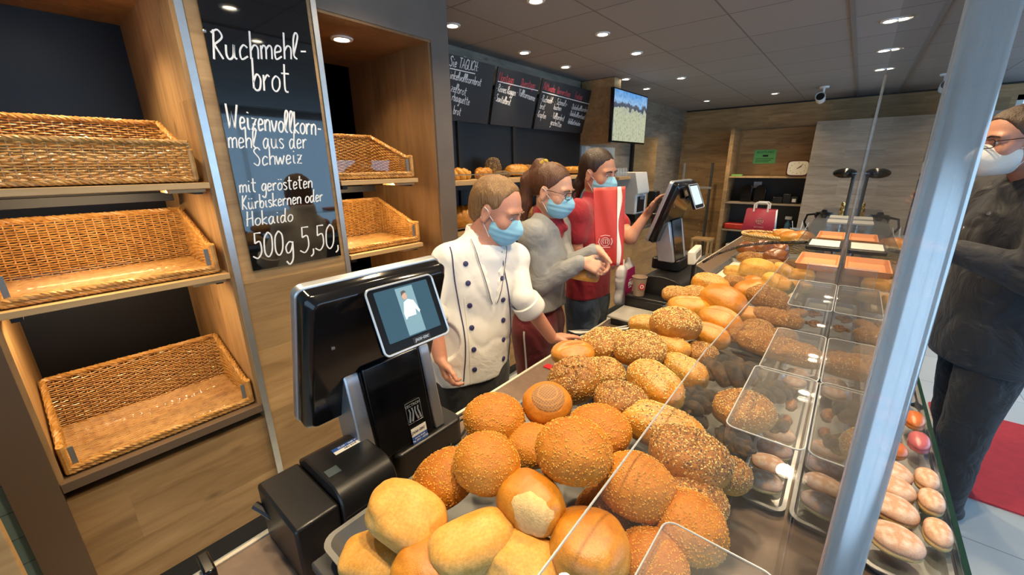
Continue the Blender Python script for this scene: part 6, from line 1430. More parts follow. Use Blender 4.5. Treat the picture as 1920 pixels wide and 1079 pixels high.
S = SDF(); S.ell(g(-.018, 0, .037), V3(.102, .082, .087) * sc_, H, .01); S.ell(g(-.07, 0, .0), V3(.05, .06, .07) * sc_, H, .02); S.ell(g(.100, 0, -.005), V3(.078, .085, .080) * sc_, H, .015, 's'); S.ell(g(.050, 0, -.07), V3(.080, .12, .075) * sc_, H, .012, 's')
for sd in (1, -1): S.ell(g(-.002, sd * .085, -.014), V3(.022, .03, .032) * sc_, H, .006, 's')
S.plane(g(0, 0, -.085), -H[2], .01); S.cone(g(-.09, .0, -.02), g(-.11, -.012, -.10), .030, .030, .02); S.cone(g(-.11, -.012, -.10), g(-.105, -.02, -.19), .030, .012, .02)
sdf_obj('hair', S, .0038, M['hair_dark'], wr_, hairdisp(C, .003, 22), None, org)
S = SDF(); torso_prims(S, J, F, .016, True, True); S.cone(J['pelvis'], J['pelvis'] + V3(0, 0, .15), .148, .150, .04, sq=(F, .70))
for k in 'LR':
    m_ = J['sh' + k] * .45 + J['el' + k] * .55; S.cone(J['sh' + k], m_, .058, .056, .03)
S.cone(J['neck'] + V3(0, 0, -.03), J['neck'] + V3(0, 0, .032), .072, .062, .02); S.cone(J['neck'] + V3(0, 0, .0), J['neck'] + V3(0, 0, .12), .051, .06, .005, 's'); S.ell(J['neck'] + F * .085 + V3(0, 0, .01), V3(.06, .022, .07), np.array([F, L, V3(0, 0, 1)]), .005, 's'); S.plane(J['pelvis'] + V3(0, 0, .0), V3(0, 0, -1), .008)
sdf_obj('polo_shirt', S, .0055, M['red_polo'], wr_, folds(J['chest'], 9, .007, 12), None, org)
S = SDF(); leg_prims(S, J, F, .006, .086); S.cone(J['pelvis'] - V3(0, 0, .05), J['pelvis'] + V3(0, 0, .06), .142, .136, .05, sq=(F, .74)); sdf_obj('jeans', S, .008, M['jeans'], wr_, folds(J['pelvis'], 6, .006, 12), None, org); shoes(wr_, J, F, org)

# ---------------------------------------------------------------- customer in the navy jacket
org = V3(.62, 2.62, 0); yw = math.radians(196); F = V3(math.cos(yw), math.sin(yw), 0); L = np.cross(V3(0, 0, 1), F)
C = npv(A(1905, 262, y=2.50)); H = head_frame(math.radians(208), math.radians(6)); sc_ = 1.03
J = dict(pelvis=V3(.575, 2.62, .98), chest=V3(.555, 2.60, 1.33), neck=V3(.56, 2.58, 1.565), w=1.10)
J['shL'] = J['neck'] + L * .20 - V3(0, 0, .055); J['shR'] = J['neck'] - L * .20 - V3(0, 0, .055); J['elL'] = J['shL'] + F * .06 + L * .07 - V3(0, 0, .27); J['wrL'] = J['elL'] + F * .20 - L * .12 + V3(0, 0, .06)
J['elR'] = J['shR'] - L * .06 + F * .10 - V3(0, 0, .26); J['wrR'] = J['elR'] + F * .16 + L * .10 + V3(0, 0, .17)
legs_of(J, F, (0, 0, 0), .10); J['footL'] = V3(.60, 2.50, 0); J['footR'] = V3(.66, 2.80, 0); J['kneeL'] = J['hipL'] * .48 + J['footL'] * .52 + F * .02; J['kneeR'] = J['hipR'] * .48 + J['footR'] * .52 + F * .03
mn = thing('person', 'customer in navy jacket, glasses and white mask right of the clear screen', 'person', org)
body(mn, J, F, C, H, sc_, org, M['skin_a'], dict(L=(F - L * .3, V3(0, 0, 1), L * .2 + V3(0, 0, .5) + F * .2, (.4, .5, .4)), R=(F * .6 + V3(0, 0, .7), L, V3(0, 0, .4) - F * .3, (.5, .6, .5))))
face_parts(mn, C, H, sc_, 'hair_dark', org, .3); mask(mn, C, H, sc_, org, 'mask_white', True); glasses(mn, C, H, sc_, org)
g = lambda x, y, z: C + (H[0] * x + H[1] * y + H[2] * z) * sc_
S = SDF(); S.ell(g(-.014, 0, .038), V3(.104, .083, .089), H, .01); S.ell(g(-.06, 0, -.02), V3(.05, .065, .07), H, .02); S.ell(g(.095, 0, .02), V3(.060, .085, .062), H, .015, 's'); S.ell(g(.045, 0, -.055), V3(.070, .12, .075), H, .012, 's')
for sd in (1, -1): S.ell(g(-.004, sd * .085, -.012), V3(.024, .03, .037), H, .006, 's')
S.plane(g(0, 0, -.085), -H[2], .01); sdf_obj('hair', S, .004, M['hair_brown'], mn, hairdisp(C, .005, 24), None, org)
S = SDF(); torso_prims(S, J, F, .045, True); S.cone(J['pelvis'] - V3(0, 0, .14), J['pelvis'] + V3(0, 0, .15), .225, .205, .06, sq=(F, .72))
for k in 'LR': S.cone(J['sh' + k], J['el' + k], .085, .074, .04); S.cone(J['el' + k], J['wr' + k] * .92 + J['el' + k] * .08, .072, .050, .03)
S.cone(J['neck'] - V3(0, 0, .02), J['neck'] + V3(0, 0, .055), .088, .078, .02); S.cone(J['neck'] + V3(0, 0, .01), J['neck'] + V3(0, 0, .12), .066, .068, .005, 's'); S.ell(J['neck'] + F * .10 + V3(0, 0, .04), V3(.06, .03, .05), np.array([F, L, V3(0, 0, 1)]), .006, 's'); S.plane(V3(0, 0, .78), V3(0, 0, -1), .01)
jk = sdf_obj('jacket', S, .0075, M['navy_jacket'], mn, folds(J['chest'], 12, .016, 7), None, org)
for u, z in ((.03, 1.44), (.03, 1.30), (-.10, 1.36)):
    p = J['chest'] - org + L * u + F * .6; p[2] = z; h_, n_ = surf(jk, p, -F)
    if h_ is not None: b = MB(); b.lathe([(.0005, .004), (.009, .003), (.010, 0)], 14, 0, frame(h_, n_.orthogonal().normalized(), n_.cross(n_.orthogonal().normalized()), n_)); b.build('press_stud', M['steel'], jk)
S = SDF(); leg_prims(S, J, F, .022, .10); S.cone(J['pelvis'] - V3(0, 0, .05), J['pelvis'] + V3(0, 0, .06), .175, .165, .05, sq=(F, .72)); sdf_obj('jeans', S, .009, M['dark_jeans'], mn, folds(J['pelvis'], 16, .010, 10), None, org); shoes(mn, J, F, org)
# ================================================================ BREAD SHELVES BEHIND THE STAFF
XD0 = XD
t = thing('low_cabinet', 'long oak-fronted low cabinet behind the staff, under the bread shelves', 'cabinet', (-2.25, 3.05, 0))
b = MB(); b.box((-.38, -1.355, .10), (.37, 1.40, .90)); b.build('body', M['wood_yz'], t, .002)
b = MB(); b.box((-.38, -1.355, .001), (.33, 1.40, .0995)); b.build('plinth', M['black'], t)
b = MB(); b.box((-.385, -1.36, .9005), (.385, 1.41, .93)); b.build('top', M['brown_top'], t, .003)
t = thing('bread_rack', 'black-backed bread rack with two beech shelves behind the staff, below the menu boards', 'shelf unit', (-2.4, 3.05, .93))
for k, (y0, y1) in enumerate(((-1.35, -.62), (-.57, .10), (.15, 1.38))):
    b = MB(); b.box((-.245, y0, .0), (-.225, y1, 1.08)); b.build('back_panel', M['black_panel'], t)
for y in (-.595, .125): b = MB(); b.box((-.255, y - .022, .0), (-.205, y + .022, 1.08)); b.build('upright', M['black'], t, .002)
for z in (.20, .585):
    b = MB(); b.box((-.22, -1.35, z), (.20, 1.36, z + .028)); sh_ = b.build('shelf_board', M['shelf_wood'], t, .002)
    b = MB()
    for k in range(3): b.tube([(.10 + .03 * k, -1.34, z + .031), (.10 + .03 * k, 1.34, z + .031)], .004, 6)
    b.build('slats', M['shelf_wood'], sh_)
    b = MB(); b.tube([(.195, -1.345, z + .075), (.195, 1.345, z + .075)], .0035, 8)
    for k in range(6): b.tube([(.195, -1.34 + 2.68 * k / 5, z + .028), (.195, -1.34 + 2.68 * k / 5, z + .075)], .0025, 6)
    b.build('wire_rail', M['steel'], sh_)
    b = MB(); b.box((-.20, -1.34, z - .035), (.16, 1.34, z - .001)); b.build('shelf_rail', M['black'], sh_)
ZS1, ZS2 = .93 + .585 + .036, .93 + .20 + .036
def sb(kind, y, x, z, size, rot, label, sq=(1, 1, 1), h=.12): return bread(kind, (x, y, z + size * h), size, rot, label, sq)
sb('yeastplait', 2.22, -2.40, ZS1, .24, (0, 0, 70), 'golden plaited loaf at the left end of the upper rack shelf, beside the grey pillar', (1, 1, 1.1), .15)
sb('yeastplait', 2.47, -2.36, ZS1, .24, (0, 0, 110), 'second golden plaited loaf on the upper rack shelf, left of the dark upright loaf', (1, 1, 1.1), .15)
sb('loaf', 2.74, -2.50, ZS1, .19, (0, 0, 100), 'dark cracked loaf standing upright on the upper rack shelf', (1, .85, 1.15), .42)
sb('loaf', 2.64, -2.31, ZS1, .17, (90, 0, 95), 'dark round loaf lying in front of the upright one', (1, .55, .7), .16)
sb('tinloaf', 2.90, -2.36, ZS1, .24, (0, 0, 80), 'golden loaf with slashes on the upper rack shelf above the chef', (1, 1, .9), .22)
sb('grainround', 3.12, -2.40, ZS1, .20, (0, 0, 0), 'pale brown round loaf behind a small black price tag', (1, 1, 1.1), .2)
sb('baguette', 3.56, -2.46, ZS1, .40, (0, 0, 85), 'thick baguette lying on the upper rack shelf above the yellow hair band', (1, 1.6, 1.6), .16)
for k in range(4): sb('baguette', 3.88 + .115 * k, -2.40, ZS1, .34, (0, 0, -6 + 5 * k), 'slim baguette on the upper rack shelf, %s of the four by the woman in red' % ['first', 'second', 'third', 'last'][k], (1, 1.2, 1.2), .12)
for k, y in enumerate((1.95, 2.25)): sb('tinloaf', y, -2.38, ZS2, .30, (0, 0, 80), 'big yellow loaf on the lower rack shelf, %s the chef' % ['by the pillar left of', 'directly behind'][k], (1, 1.15, 1.3), .26)
for k, (y, kd) in enumerate(((2.62, 'grainround'), (2.86, 'loaf'), (3.10, 'grainround'), (3.34, 'tinloaf'), (3.60, 'loaf'), (3.86, 'grainround'))):
    sb(kd, y, -2.38, ZS2, .22, (0, 0, 40 * k) if kd != 'loaf' else (90, 0, 40 * k), 'round loaf on the lower rack shelf, %s from the chef' % ['first', 'second', 'third', 'fourth', 'fifth', 'sixth'][k], (1, .8, 1) if kd == 'loaf' else (1, 1, 1), .2)
for k, (y, z, lab) in enumerate(((3.06, ZS1 + .07, 'small black price tag in front of the pale round loaf'), (3.98, ZS1 + .08, 'small black price tag left of the woman in red'), (4.12, ZS1 + .08, 'small black price tag right of its twin, near the third board'), (2.98, ZS2 + .06, 'small black price tag on the lower rack shelf by the sweatshirt shoulder'))):
    t = thing('price_tag', lab, 'price tag', (-2.196, y, z - .004), group='black price tags on the bread rack'); b = MB(); b.box((0, -.038, 0), (.003, .038, .055)); b.build('tag_plate', M['slate'], t); b = MB(); b.box((.0031, -.022, .012), (.0038, .022, .018)); b.box((.0031, -.006, .026), (.0038, .006, .044)); b.build('print', M['chalk_white'], t)

# ================================================================ TELEVISION AND COFFEE CORNER
t = thing('oak_box_pillar', 'oak box hanging from the ceiling left of the television', 'cabinet', (-2.42, 4.53, 1.88))
b = MB(); b.box((-.22, -.085, 0), (.19, .075, .685)); b.build('box_body', M['wood_yz'], t, .002)
t = thing('television', 'wall television showing a snowy mountain meadow, high up beside the oak box', 'television', (-2.15, 4.745, 1.885))
Mx = Matrix.Identity(4)
b = MB(); b.box((-.04, -.455, 0), (.0, .455, .555), 0, Mx); b.build('housing', M['gloss_black'], t, .004)
tt = NT('television_picture'); tc = tt.n('ShaderNodeTexCoord'); sp = tt.n('ShaderNodeSeparateXYZ'); tt.l(tc.outputs['Object'], sp.inputs[0])
nz1 = tt.noise(tc.outputs['Object'], 7, 5, .6); nz2 = tt.noise(tc.outputs['Object'], 30, 4, .7)
hgt = tt.math('ADD', sp.outputs[2], tt.math('MULTIPLY', tt.math('SUBTRACT', nz1, .5), .25))
base = tt.ramp(hgt, [(.30, (.50, .52, .36)), (.352, (.42, .46, .36)), (.36, (.05, .07, .11)), (.41, (.10, .12, .17)), (.425, (.30, .52, .80)), (.55, (.10, .32, .72))])
cc = tt.mix(1.0, base, tt.ramp(nz2, [(.38, (.60, .62, .58)), (.5, (1, 1, 1))]), 'MULTIPLY'); tt.l(cc, tt.b.inputs['Emission Color']); tt.b.inputs['Emission Strength'].default_value = .75; tt.b.inputs['Base Color'].default_value = (.01, .01, .01, 1); tt.b.inputs['Roughness'].default_value = .15
b = MB(); b.box((.0002, -.440, .02), (.0012, .440, .540), 0, Mx); b.build('screen_picture', tt.mat, t)
b = MB(); b.box((-.44, -.05, .20), (-.042, .05, .38)); b.build('wall_bracket', M['black'], t)
t = thing('cup_shelf', 'oak ledge with glassware right of the woman in red', 'shelf', (-2.35, 5.05, 1.47)); b = MB(); b.box((-.30, -.42, 0), (.16, -.09, .035)); b.build('board', M['shelf_wood'], t, .002)
M['glassware'] = acrylic('glassware', (.9, .92, .92), .05, 1.5, .25, (.85, .84, .8))
for k in range(7):
    t = thing('drinking_glass', 'upturned drinking glass on the oak ledge, %s from the left' % ['first', 'second', 'third', 'fourth', 'fifth', 'sixth', 'seventh'][k], 'glass', (-2.25 - .085 * (k % 2), 4.68 + .038 * k, 1.5055), group='glasses on the oak ledge')
    b = MB(); b.lathe([(.0005, .001), (.034, .001), (.036, .01), (.028, .10), (.0005, .105)], 16); b.build('bowl', M['glassware'], t)
t = thing('mirror_panel', 'pale grey backsplash panel behind the coffee corner', 'panel', (XD + .003, 4.95, .95)); b = MB(); b.box((0, -.45, 0), (.012, .45, .92)); b.build('sheet', plain('pale_backsplash', (.42, .46, .48), .25), t)
t = thing('coffee_machine', 'white coffee machine with black drip tray right of the woman in red', 'coffee machine', (-2.22, 5.15, .932))
b = MB(); b.prism([(-.20, .10), (.10, .10), (.10, .34), (.13, .36), (.13, .40), (.08, .62), (-.20, .62)], -.36, 0, 0, frame((0, -.17, 0), (1, 0, 0), (0, 0, 1), (0, -1, 0))); b.build('housing', M['white'], t, .006)
b = MB(); b.box((-.20, -.17, .0), (.12, .19, .0995)); b.build('drip_tray', M['black_plastic'], t, .004); b = MB(); b.box((.1002, -.10, .12), (.104, .12, .32)); b.build('front_recess', M['black_plastic'], t)
for s in (-.03, .03): b = MB(); b.tube([(.115, s, .34), (.115, s, .28)], .009, 8); b.build('spout', M['steel'], t)
t = thing('back_counter', 'back counter with steel top under the coffee machine', 'counter', (-2.25, 5.25, 0)); b = MB(); b.box((-.40, -.78, .0), (.35, .80, .89)); b.build('body', M['wood_yz'], t, .003); b = MB(); b.box((-.40, -.785, .8905), (.36, .81, .93)); b.build('top', M['steel'], t, .003)
t = thing('hot_drink_dispenser', 'slim black dispenser with red label right of the coffee machine', 'dispenser', (-2.13, 5.62, .9305)); b = MB(); b.box((-.06, -.07, .001), (.06, .07, .36)); b.build('housing', M['black_plastic'], t, .006); b = MB(); b.box((.0602, -.04, .24), (.062, .04, .29)); b.build('red_label', M['chalk_red'], t); b = MB(); b.box((.0602, -.045, .06), (.062, .045, .17)); b.build('panel', M['steel'], t)
struct('door_1', MB().box((XD + .002, 6.0, .0), (XD + .03, 6.9, 2.05)), M['wood_yz']); 
struct('trim_14', MB().box((XD + .001, 5.93, .0), (XD + .04, 5.995, 2.10)), M['black'])

# ================================================================ BACK OF THE SHOP
t = thing('metal_rack', 'slim metal rack with a crossbar against the back wall, left of the shelf unit', 'rack', (-2.25, 7.85, 0))
for x in (-.20, .27): b = MB(); b.box((x - .018, -.018, .0), (x + .018, .018, 1.66)); b.build('upright', M['alu'] if x < 0 else M['dark_slate'], t, .002)
b = MB(); b.box((-.38, -.03, 1.215), (.30, -.019, 1.25)); b.build('crossbar', M['alu'], t, .002)
for k in range(9): b = MB(); b.lathe([(.0005, 0), (.012, .001), (.012, .01), (.0005, .012)], 10, 0, frame((.18, -.02, .45 + .14 * k), (1, 0, 0), (0, 0, 1), (0, -1, 0))); b.build('peg', M['steel'], t)
t = thing('small_oak_table', 'small oak stool top peeking over the second register', 'stool', (-1.86, 7.3, 0)); b = MB(); b.box((-.14, -.14, .40), (.16, .14, .43)); b.build('seat', M['shelf_wood'], t, .003)
for x in (-.12, .13):
    for y in (-.12, .12): b = MB(); b.box((x - .015, y - .015, 0), (x + .015, y + .015, .3995)); b.build('leg', M['shelf_wood'], t)
t = thing('oak_shelf_unit', 'oak shelf unit in front of the back wall with clock and dark appliances', 'shelf unit', (-1.14, 7.85, 0))
b = MB(); b.box((-.58, -.20, 0), (-.52, .30, 2.18)); b.build('side_panel', M['wood_yz'], t, .003)
for z in (.56, 1.02, 1.44): b = MB(); b.box((-.519, -.18, z - .025), (.56, .29, z)); b.build('board', M['shelf_wood'] if z > 1.3 else M['wood_grey'], t, .002)
b = MB(); b.box((-.519, .27, .02), (.56, .30, 1.41)); b.build('dark_back', M['dark_slate'], t); b = MB(); b.box((-.519, .295, 1.445), (.56, .305, 2.18)); b.build('oak_back', M['wood_xz'], t)
b = MB(); b.box((.40, -.06, 1.4405 - .0), (.46, .0, 1.4406)); 
t = thing('grey_plank_panel', 'tall grey plank panel right of the shelf unit at the back', 'panel', (.28, 7.85, 0)); b = MB(); b.box((-.86, -.40, 0), (.90, .30, 2.20)); b.build('panel', M['wood_grey'], t, .003)
# clock
t = thing('wall_clock', 'square clock with dark red frame and cream dial on the shelf unit', 'clock', (-.725, 7.66, 1.443)); Fk = frame((0, 0, .12), (1, 0, 0), (0, .12, .99), (0, -.99, .12))
b = MB(); b.prism([(math.copysign(abs(math.cos(a)) ** .38, math.cos(a)) * .145, math.copysign(abs(math.sin(a)) ** .38, math.sin(a)) * .118) for a in [2 * math.pi * k / 48 for k in range(48)]], -.03, 0, 0, Fk); b.build('clock_frame', plain('maroon_frame', (.07, .012, .012), .3), t, .004)
b = MB(); b.prism([(math.copysign(abs(math.cos(a)) ** .38, math.cos(a)) * .128, math.copysign(abs(math.sin(a)) ** .38, math.sin(a)) * .102) for a in [2 * math.pi * k / 48 for k in range(48)]], .0002, .0015, 0, Fk); dl = b.build('dial', plain('cream_dial', (.72, .66, .52), .5), t)
for k in range(12): a = math.pi / 2 - k * math.pi / 6; text_mesh(str(12 if k == 0 else k), .026, Fk @ Matrix.Translation((.10 * math.cos(a), .078 * math.sin(a), .0017)), M['ink'], dl, 'numeral')
for L_, an, w_, nm in ((.055, 32, .005, 'hour_hand'), (.082, 46, .0035, 'minute_hand')): a = math.radians(an); b = MB(); b.tube([Fk @ Vector((-.012 * math.cos(a), -.012 * math.sin(a), .003)), Fk @ Vector((L_ * math.cos(a), L_ * math.sin(a), .003))], w_, 6); b.build(nm, M['ink'], dl)
t = thing('green_notice', 'bright green paper notice pinned to the oak above the shelf unit', 'notice', (-1.26, 8.14, 1.74)); b = MB(); b.box((-.16, -.002, -.105), (.16, .0, .115)); b.build('sheet', plain('green_paper', (.16, .58, .20), .7), t)
b = MB(); tx = text_mesh('ACHTUNG', .05, frame((0, -.003, .075), (1, 0, 0), (0, 0, 1), (0, -1, 0)), M['ink'], t); b.box((-.03, -.003, .005), (.05, -.0022, .035)); b.build('picture', M['ink'], t)
for k in range(3): b = MB(); b.box((-.13, -.003, -.03 - .025 * k), (.13 - .03 * k, -.0022, -.022 - .025 * k)); b.build('printed_line', M['ink'], t)
for k, (x, lab) in enumerate(((-1.39, 'black rounded appliance on the second board, left one'), (-1.19, 'black rounded appliance on the second board, right one'))):
    t = thing('card_terminal', lab, 'appliance', (x, 7.85, 1.0205), group='black appliances on the second board'); b = MB(); b.prism([(-.08, 0), (.08, 0)] + [(.08 * math.cos(a), .20 + .08 * math.sin(a)) for a in [math.pi * q / 10 for q in range(11)]], -.10, .0, 0, frame((0, -.05, .0005), (1, 0, 0), (0, 0, 1), (0, -1, 0))); b.build('case', M['gloss_black'], t, .006)
t = thing('black_camera_set', 'cluster of black boxes at the right of the second board', 'box', (-.83, 7.80, 1.0205)); b = MB(); b.box((-.16, -.06, .0005), (-.03, .08, .10)); b.build('box', M['black_plastic'], t, .005); b = MB(); b.box((-.028, -.05, .0005), (.08, .09, .15)); b.build('box', M['black_plastic'], t, .008); b = MB(); b.box((.082, -.05, .0005), (.17, .08, .11)); b.build('box', M['black_plastic'], t, .005); b = MB(); b.box((.10, -.0525, .03), (.15, -.0505, .08)); b.build('label', M['white'], t)
o = MB().box((-.06, -.001, 0), (.06, .001, .10)).build('white_card', M['white']); o.location = (-1.29, 8.10, 1.24); tag(o, 'white card taped above the black appliances', 'card')
t = thing('red_package', 'shiny red packet lying on the lowest visible board of the shelf unit', 'packet', (-1.46, 7.80, .5605)); b = MB(); b.prism(rounded(.36, .22, .03), .0005, .10); b.build('wrap', plain('red_foil', (.50, .03, .02), .3, var=.5, vscale=20, bump=.6, bscale=30), t, .02)
t = thing('spray_bottle', 'blue spray bottle on the lowest visible board, right of the red paper bag', 'spray bottle', (-.73, 7.80, .5605)); b = MB(); b.lathe([(.0005, .0005), (.045, .001), (.045, .13), (.018, .19), (.018, .21), (.0005, .21)], 16); b.build('bottle', plain('blue_bottle', (.05, .13, .22), .3), t); b = MB(); b.box((-.05, -.018, .2105), (.04, .018, .26)); b.build('spray_head', M['white'], t, .004)
o = MB().prism(rounded(.16, .10, .01), .0005, .03).build('small_green_pack', plain('green_pack', (.25, .5, .12), .5)); o.location = (-1.55, 7.72, 1.4405); tag(o, 'small green and white pack at the left end of the top board', 'packet')
for k in range(3):
    t = thing('carton', 'white carton at the foot of the shelf unit, %s of three' % ['left', 'middle', 'right'][k], 'box', (-1.50 + .17 * k, 7.80, .0), group='white cartons at the foot of the shelf unit'); b = MB(); b.box((-.07, -.08, .001), (.07, .08, .30)); b.build('case', M['cream'], t, .004)
# ================================================================ THINGS ON THE FAR COUNTER
DK = CZ + .187
t = thing('paper_carrier_bag', 'wine red paper carrier bag with white handles and pale crest, on the far counter', 'paper bag', (-.575, 4.02, DK)); M['bag_red'] = plain('wine_red_paper', (.30, .012, .045), .6, var=.12, bump=.15, bscale=12); M['bag_white'] = plain('white_kraft', (.78, .77, .76), .6)
b = MB(); b.add([(-.125, -.05, .0005), (.115, -.05, .0005), (.115, .06, .0005), (-.125, .06, .0005), (-.11, -.045, .185), (.105, -.045, .185), (.105, .05, .185), (-.11, .05, .185), (-.1, -.03, .03), (.1, -.03, .03)], [(3, 2, 1, 0), (0, 1, 5, 4), (2, 3, 7, 6), (3, 0, 4, 7), (1, 2, 6, 5)]); bb = b.build('bag_body', M['bag_red'], t); sm = bb.modifiers.new('thickness', 'SOLIDIFY'); sm.thickness = .002
b = MB(); b.add([(.1165, -.046, .002), (.1165, .056, .002), (.1065, .046, .182), (.1065, -.042, .182)], [(0, 1, 2, 3)]); gs = b.build('white_gusset', M['bag_white'], t); sm = gs.modifiers.new('thickness', 'SOLIDIFY'); sm.thickness = .002
for y in (-.047, .052): b = MB(); b.tube([(-.055, y, .165), (-.055, y, .225), (-.04, y, .240), (.03, y, .240), (.045, y, .225), (.045, y, .165)], .0065, 8, flat=Vector((0, 1, 0))); b.build('handle', M['bag_white'], t)
M['pale_print'] = plain('pale_print', (.62, .38, .38), .6)
def crest(parent, Fm, s, mat='pale_print'):
    b = MB(); b.lathe([(.018 * s, 0), (.021 * s, 0), (.021 * s, .0008), (.018 * s, .0008)], 20, 0, Fm, caps=False)
    for k in (-1, 0, 1): b.tube([Fm @ Vector((.009 * s * k, -.009 * s, .0005)), Fm @ Vector((.012 * s * k, .004 * s, .0005)), Fm @ Vector((.006 * s * k, .012 * s, .0005))], .0025 * s, 6)
    b.tube([Fm @ Vector((-.022 * s, .026 * s, .0005)), Fm @ Vector((0, .031 * s, .0005)), Fm @ Vector((.022 * s, .026 * s, .0005))], .002 * s, 6); b.tube([Fm @ Vector((-.022 * s, -.026 * s, .0005)), Fm @ Vector((.022 * s, -.026 * s, .0005))], .002 * s, 6)
    for k in (-1, 1): b.tube([Fm @ Vector((.025 * s * k, -.016 * s, .0005)), Fm @ Vector((.031 * s * k, 0, .0005)), Fm @ Vector((.026 * s * k, .016 * s, .0005))], .003 * s, 6)
    return b.build('crest', M[mat], parent)
crest(bb, frame((0, -.0505, .085), (1, 0, 0), (0, .027, 1), (0, -1, .027)), .85); text_mesh('BÄCKEREI', .016, frame((0, -.0515, .035), (1, 0, 0), (0, .027, 1), (0, -1, .027)), M['pale_print'], bb)
# long basket of baguettes
t = thing('long_bread_basket', 'long pale wicker basket full of golden breads behind the pretzel rolls', 'basket', (-.325, 3.10, DK + .001))
M['wicker_pale'] = wicker_mat('pale_wicker', (.50, .33, .12), (.66, .48, .22), (.72, .56, .30)); Rb = Matrix.Rotation(math.radians(-14), 4, 'Z')
def bp(u, v): a = 2 * math.pi * u; return Rb @ Vector(((.195 + .02 * v) * math.copysign(abs(math.cos(a)) ** .6, math.cos(a)), (.085 + .02 * v) * math.copysign(abs(math.sin(a)) ** .8, math.sin(a)), .004 + .10 * v))
b = MB(); weave(b, lambda u, v: (bp(u, v), (Rb @ Vector((math.cos(2 * math.pi * u), math.sin(2 * math.pi * u), 0)))), 44, 14, .0036, .003); b.build('body', M['wicker_pale'], t); b = MB(); rope(b, [bp(k / 40, 1.0) for k in range(41)], .006, 3, 20, .006, 160); b.build('rim', M['wicker_pale'], t)
b = MB(); b.prism([tuple(bp(k / 40, 0)[:2]) for k in range(40)], .002, .008); b.build('base', M['wicker_pale'], t)
for k, (x, y, sz, kd, lab) in enumerate(((-.42, 3.12, .20, 'baguette', 'baguette lying in the left half of the long basket'), (-.255, 3.03, .135, 'golden', 'golden roll heaped in the front of the long basket'), (-.20, 3.10, .13, 'golden', 'golden roll at the right end of the long basket'), (-.30, 3.14, .15, 'cutroll', 'golden cut roll in the middle of the long basket'))):
    bread(kd, (x, y, DK + .09 + .012 * (k > 0)), sz, (0, 0, -14 + 12 * k), lab, (1, 1.2, 1.1))
# cups with stirrers, jars, tap, lamp
t = thing('cutlery_pot', 'blue grey pot with white sticks behind the long basket', 'pot', (-.268, 3.60, DK)); b = MB(); b.lathe([(.0005, .0005), (.042, .001), (.052, .095), (.049, .096), (.040, .006), (.0005, .006)], 22); b.build('pot_body', plain('blue_grey_pot', (.30, .36, .42), .5), t)
for k in range(5): a = k * 1.3; b = MB(); b.tube([(.02 * math.cos(a), .02 * math.sin(a), .008), (.055 * math.cos(a), .055 * math.sin(a), .145)], .0025, 6); b.build('stick', M['white'], t)
t = thing('wooden_bowl', 'flat pale bowl between the paper carrier bag and the pot', 'bowl', (-.36, 3.78, DK)); b = MB(); b.lathe([(.0005, .0005), (.05, .001), (.085, .05), (.082, .05), (.048, .008), (.0005, .008)], 24); b.build('bowl_body', M['cream'], t)
M['jar'] = acrylic('jar_glass', (.92, .95, .95), .02, 1.5, .12, (.55, .6, .6))
t = thing('glass_jug', 'glass jug with black lid and handle left of the clear screen', 'jug', (-.140, 3.74, DK)); b = MB(); b.lathe([(.0005, .001), (.062, .001), (.068, .02), (.058, .15), (.05, .17), (.0485, .17), (.055, .15), (.065, .02), (.0005, .006)], 26); b.build('jug_body', M['jar'], t)
b = MB(); b.lathe([(.0005, .1705), (.056, .1705), (.058, .19), (.05, .21), (.02, .214), (.016, .228), (.0005, .23)], 26); b.build('lid', M['gloss_black'], t); b = MB(); b.tube([(-.052, 0, .195), (-.10, 0, .185), (-.112, 0, .13), (-.07, 0, .05)], .008, 8); b.build('handle', M['gloss_black'], t); b = MB(); b.lathe([(.0525, .163), (.056, .163), (.056, .170), (.0525, .170)], 24, caps=False); b.build('collar', M['steel'], t)
t = thing('glass_storage_jar', 'low glass jar beside the pot of white sticks', 'jar', (-.12, 3.38, DK)); b = MB(); b.lathe([(.0005, .001), (.05, .001), (.055, .015), (.05, .09), (.0485, .09), (.052, .015), (.0005, .006)], 24); b.build('jar_body', M['jar'], t)
t = thing('brass_tap', 'small gold tap figure on a stem beside the clear screen', 'tap', (-.045, 3.9, CZ)); M['brass'] = plain('polished_brass', (.70, .48, .16), .18, 1); b = MB(); b.tube([(0, 0, .001), (0, 0, .34)], .012, 12); b.build('stem', M['steel'], t); b = MB(); b.lathe([(.0005, .34), (.024, .342), (.018, .36), (.010, .375), (.016, .39), (.019, .41), (.010, .43), (.014, .445), (.010, .46), (.0005, .464)], 18); b.build('figure', M['brass'], t); b = MB(); b.tube([(-.05, 0, .345), (.03, 0, .345)], .008, 8); b.tube([(-.05, 0, .345), (-.055, 0, .31)], .007, 8); b.build('spout', M['brass'], t)
t = thing('gooseneck_lamp', 'black oval lamp head on a dark post rising along the clear screen', 'lamp', (-.020, 3.30, GZ + .0065)); b = MB(); b.tube([(0, 0, .001), (0, 0, .28)], .010, 10); b.build('post', M['dark_slate'], t); b = MB(); b.ell((-.045, -.01, .295), (.060, .04, .030), 20, 12); b.build('lamp_head', M['gloss_black'], t); b = MB(); b.lathe([(.0005, .001), (.022, .001), (.022, .008), (.0005, .009)], 16); b.build('foot', M['dark_slate'], t)
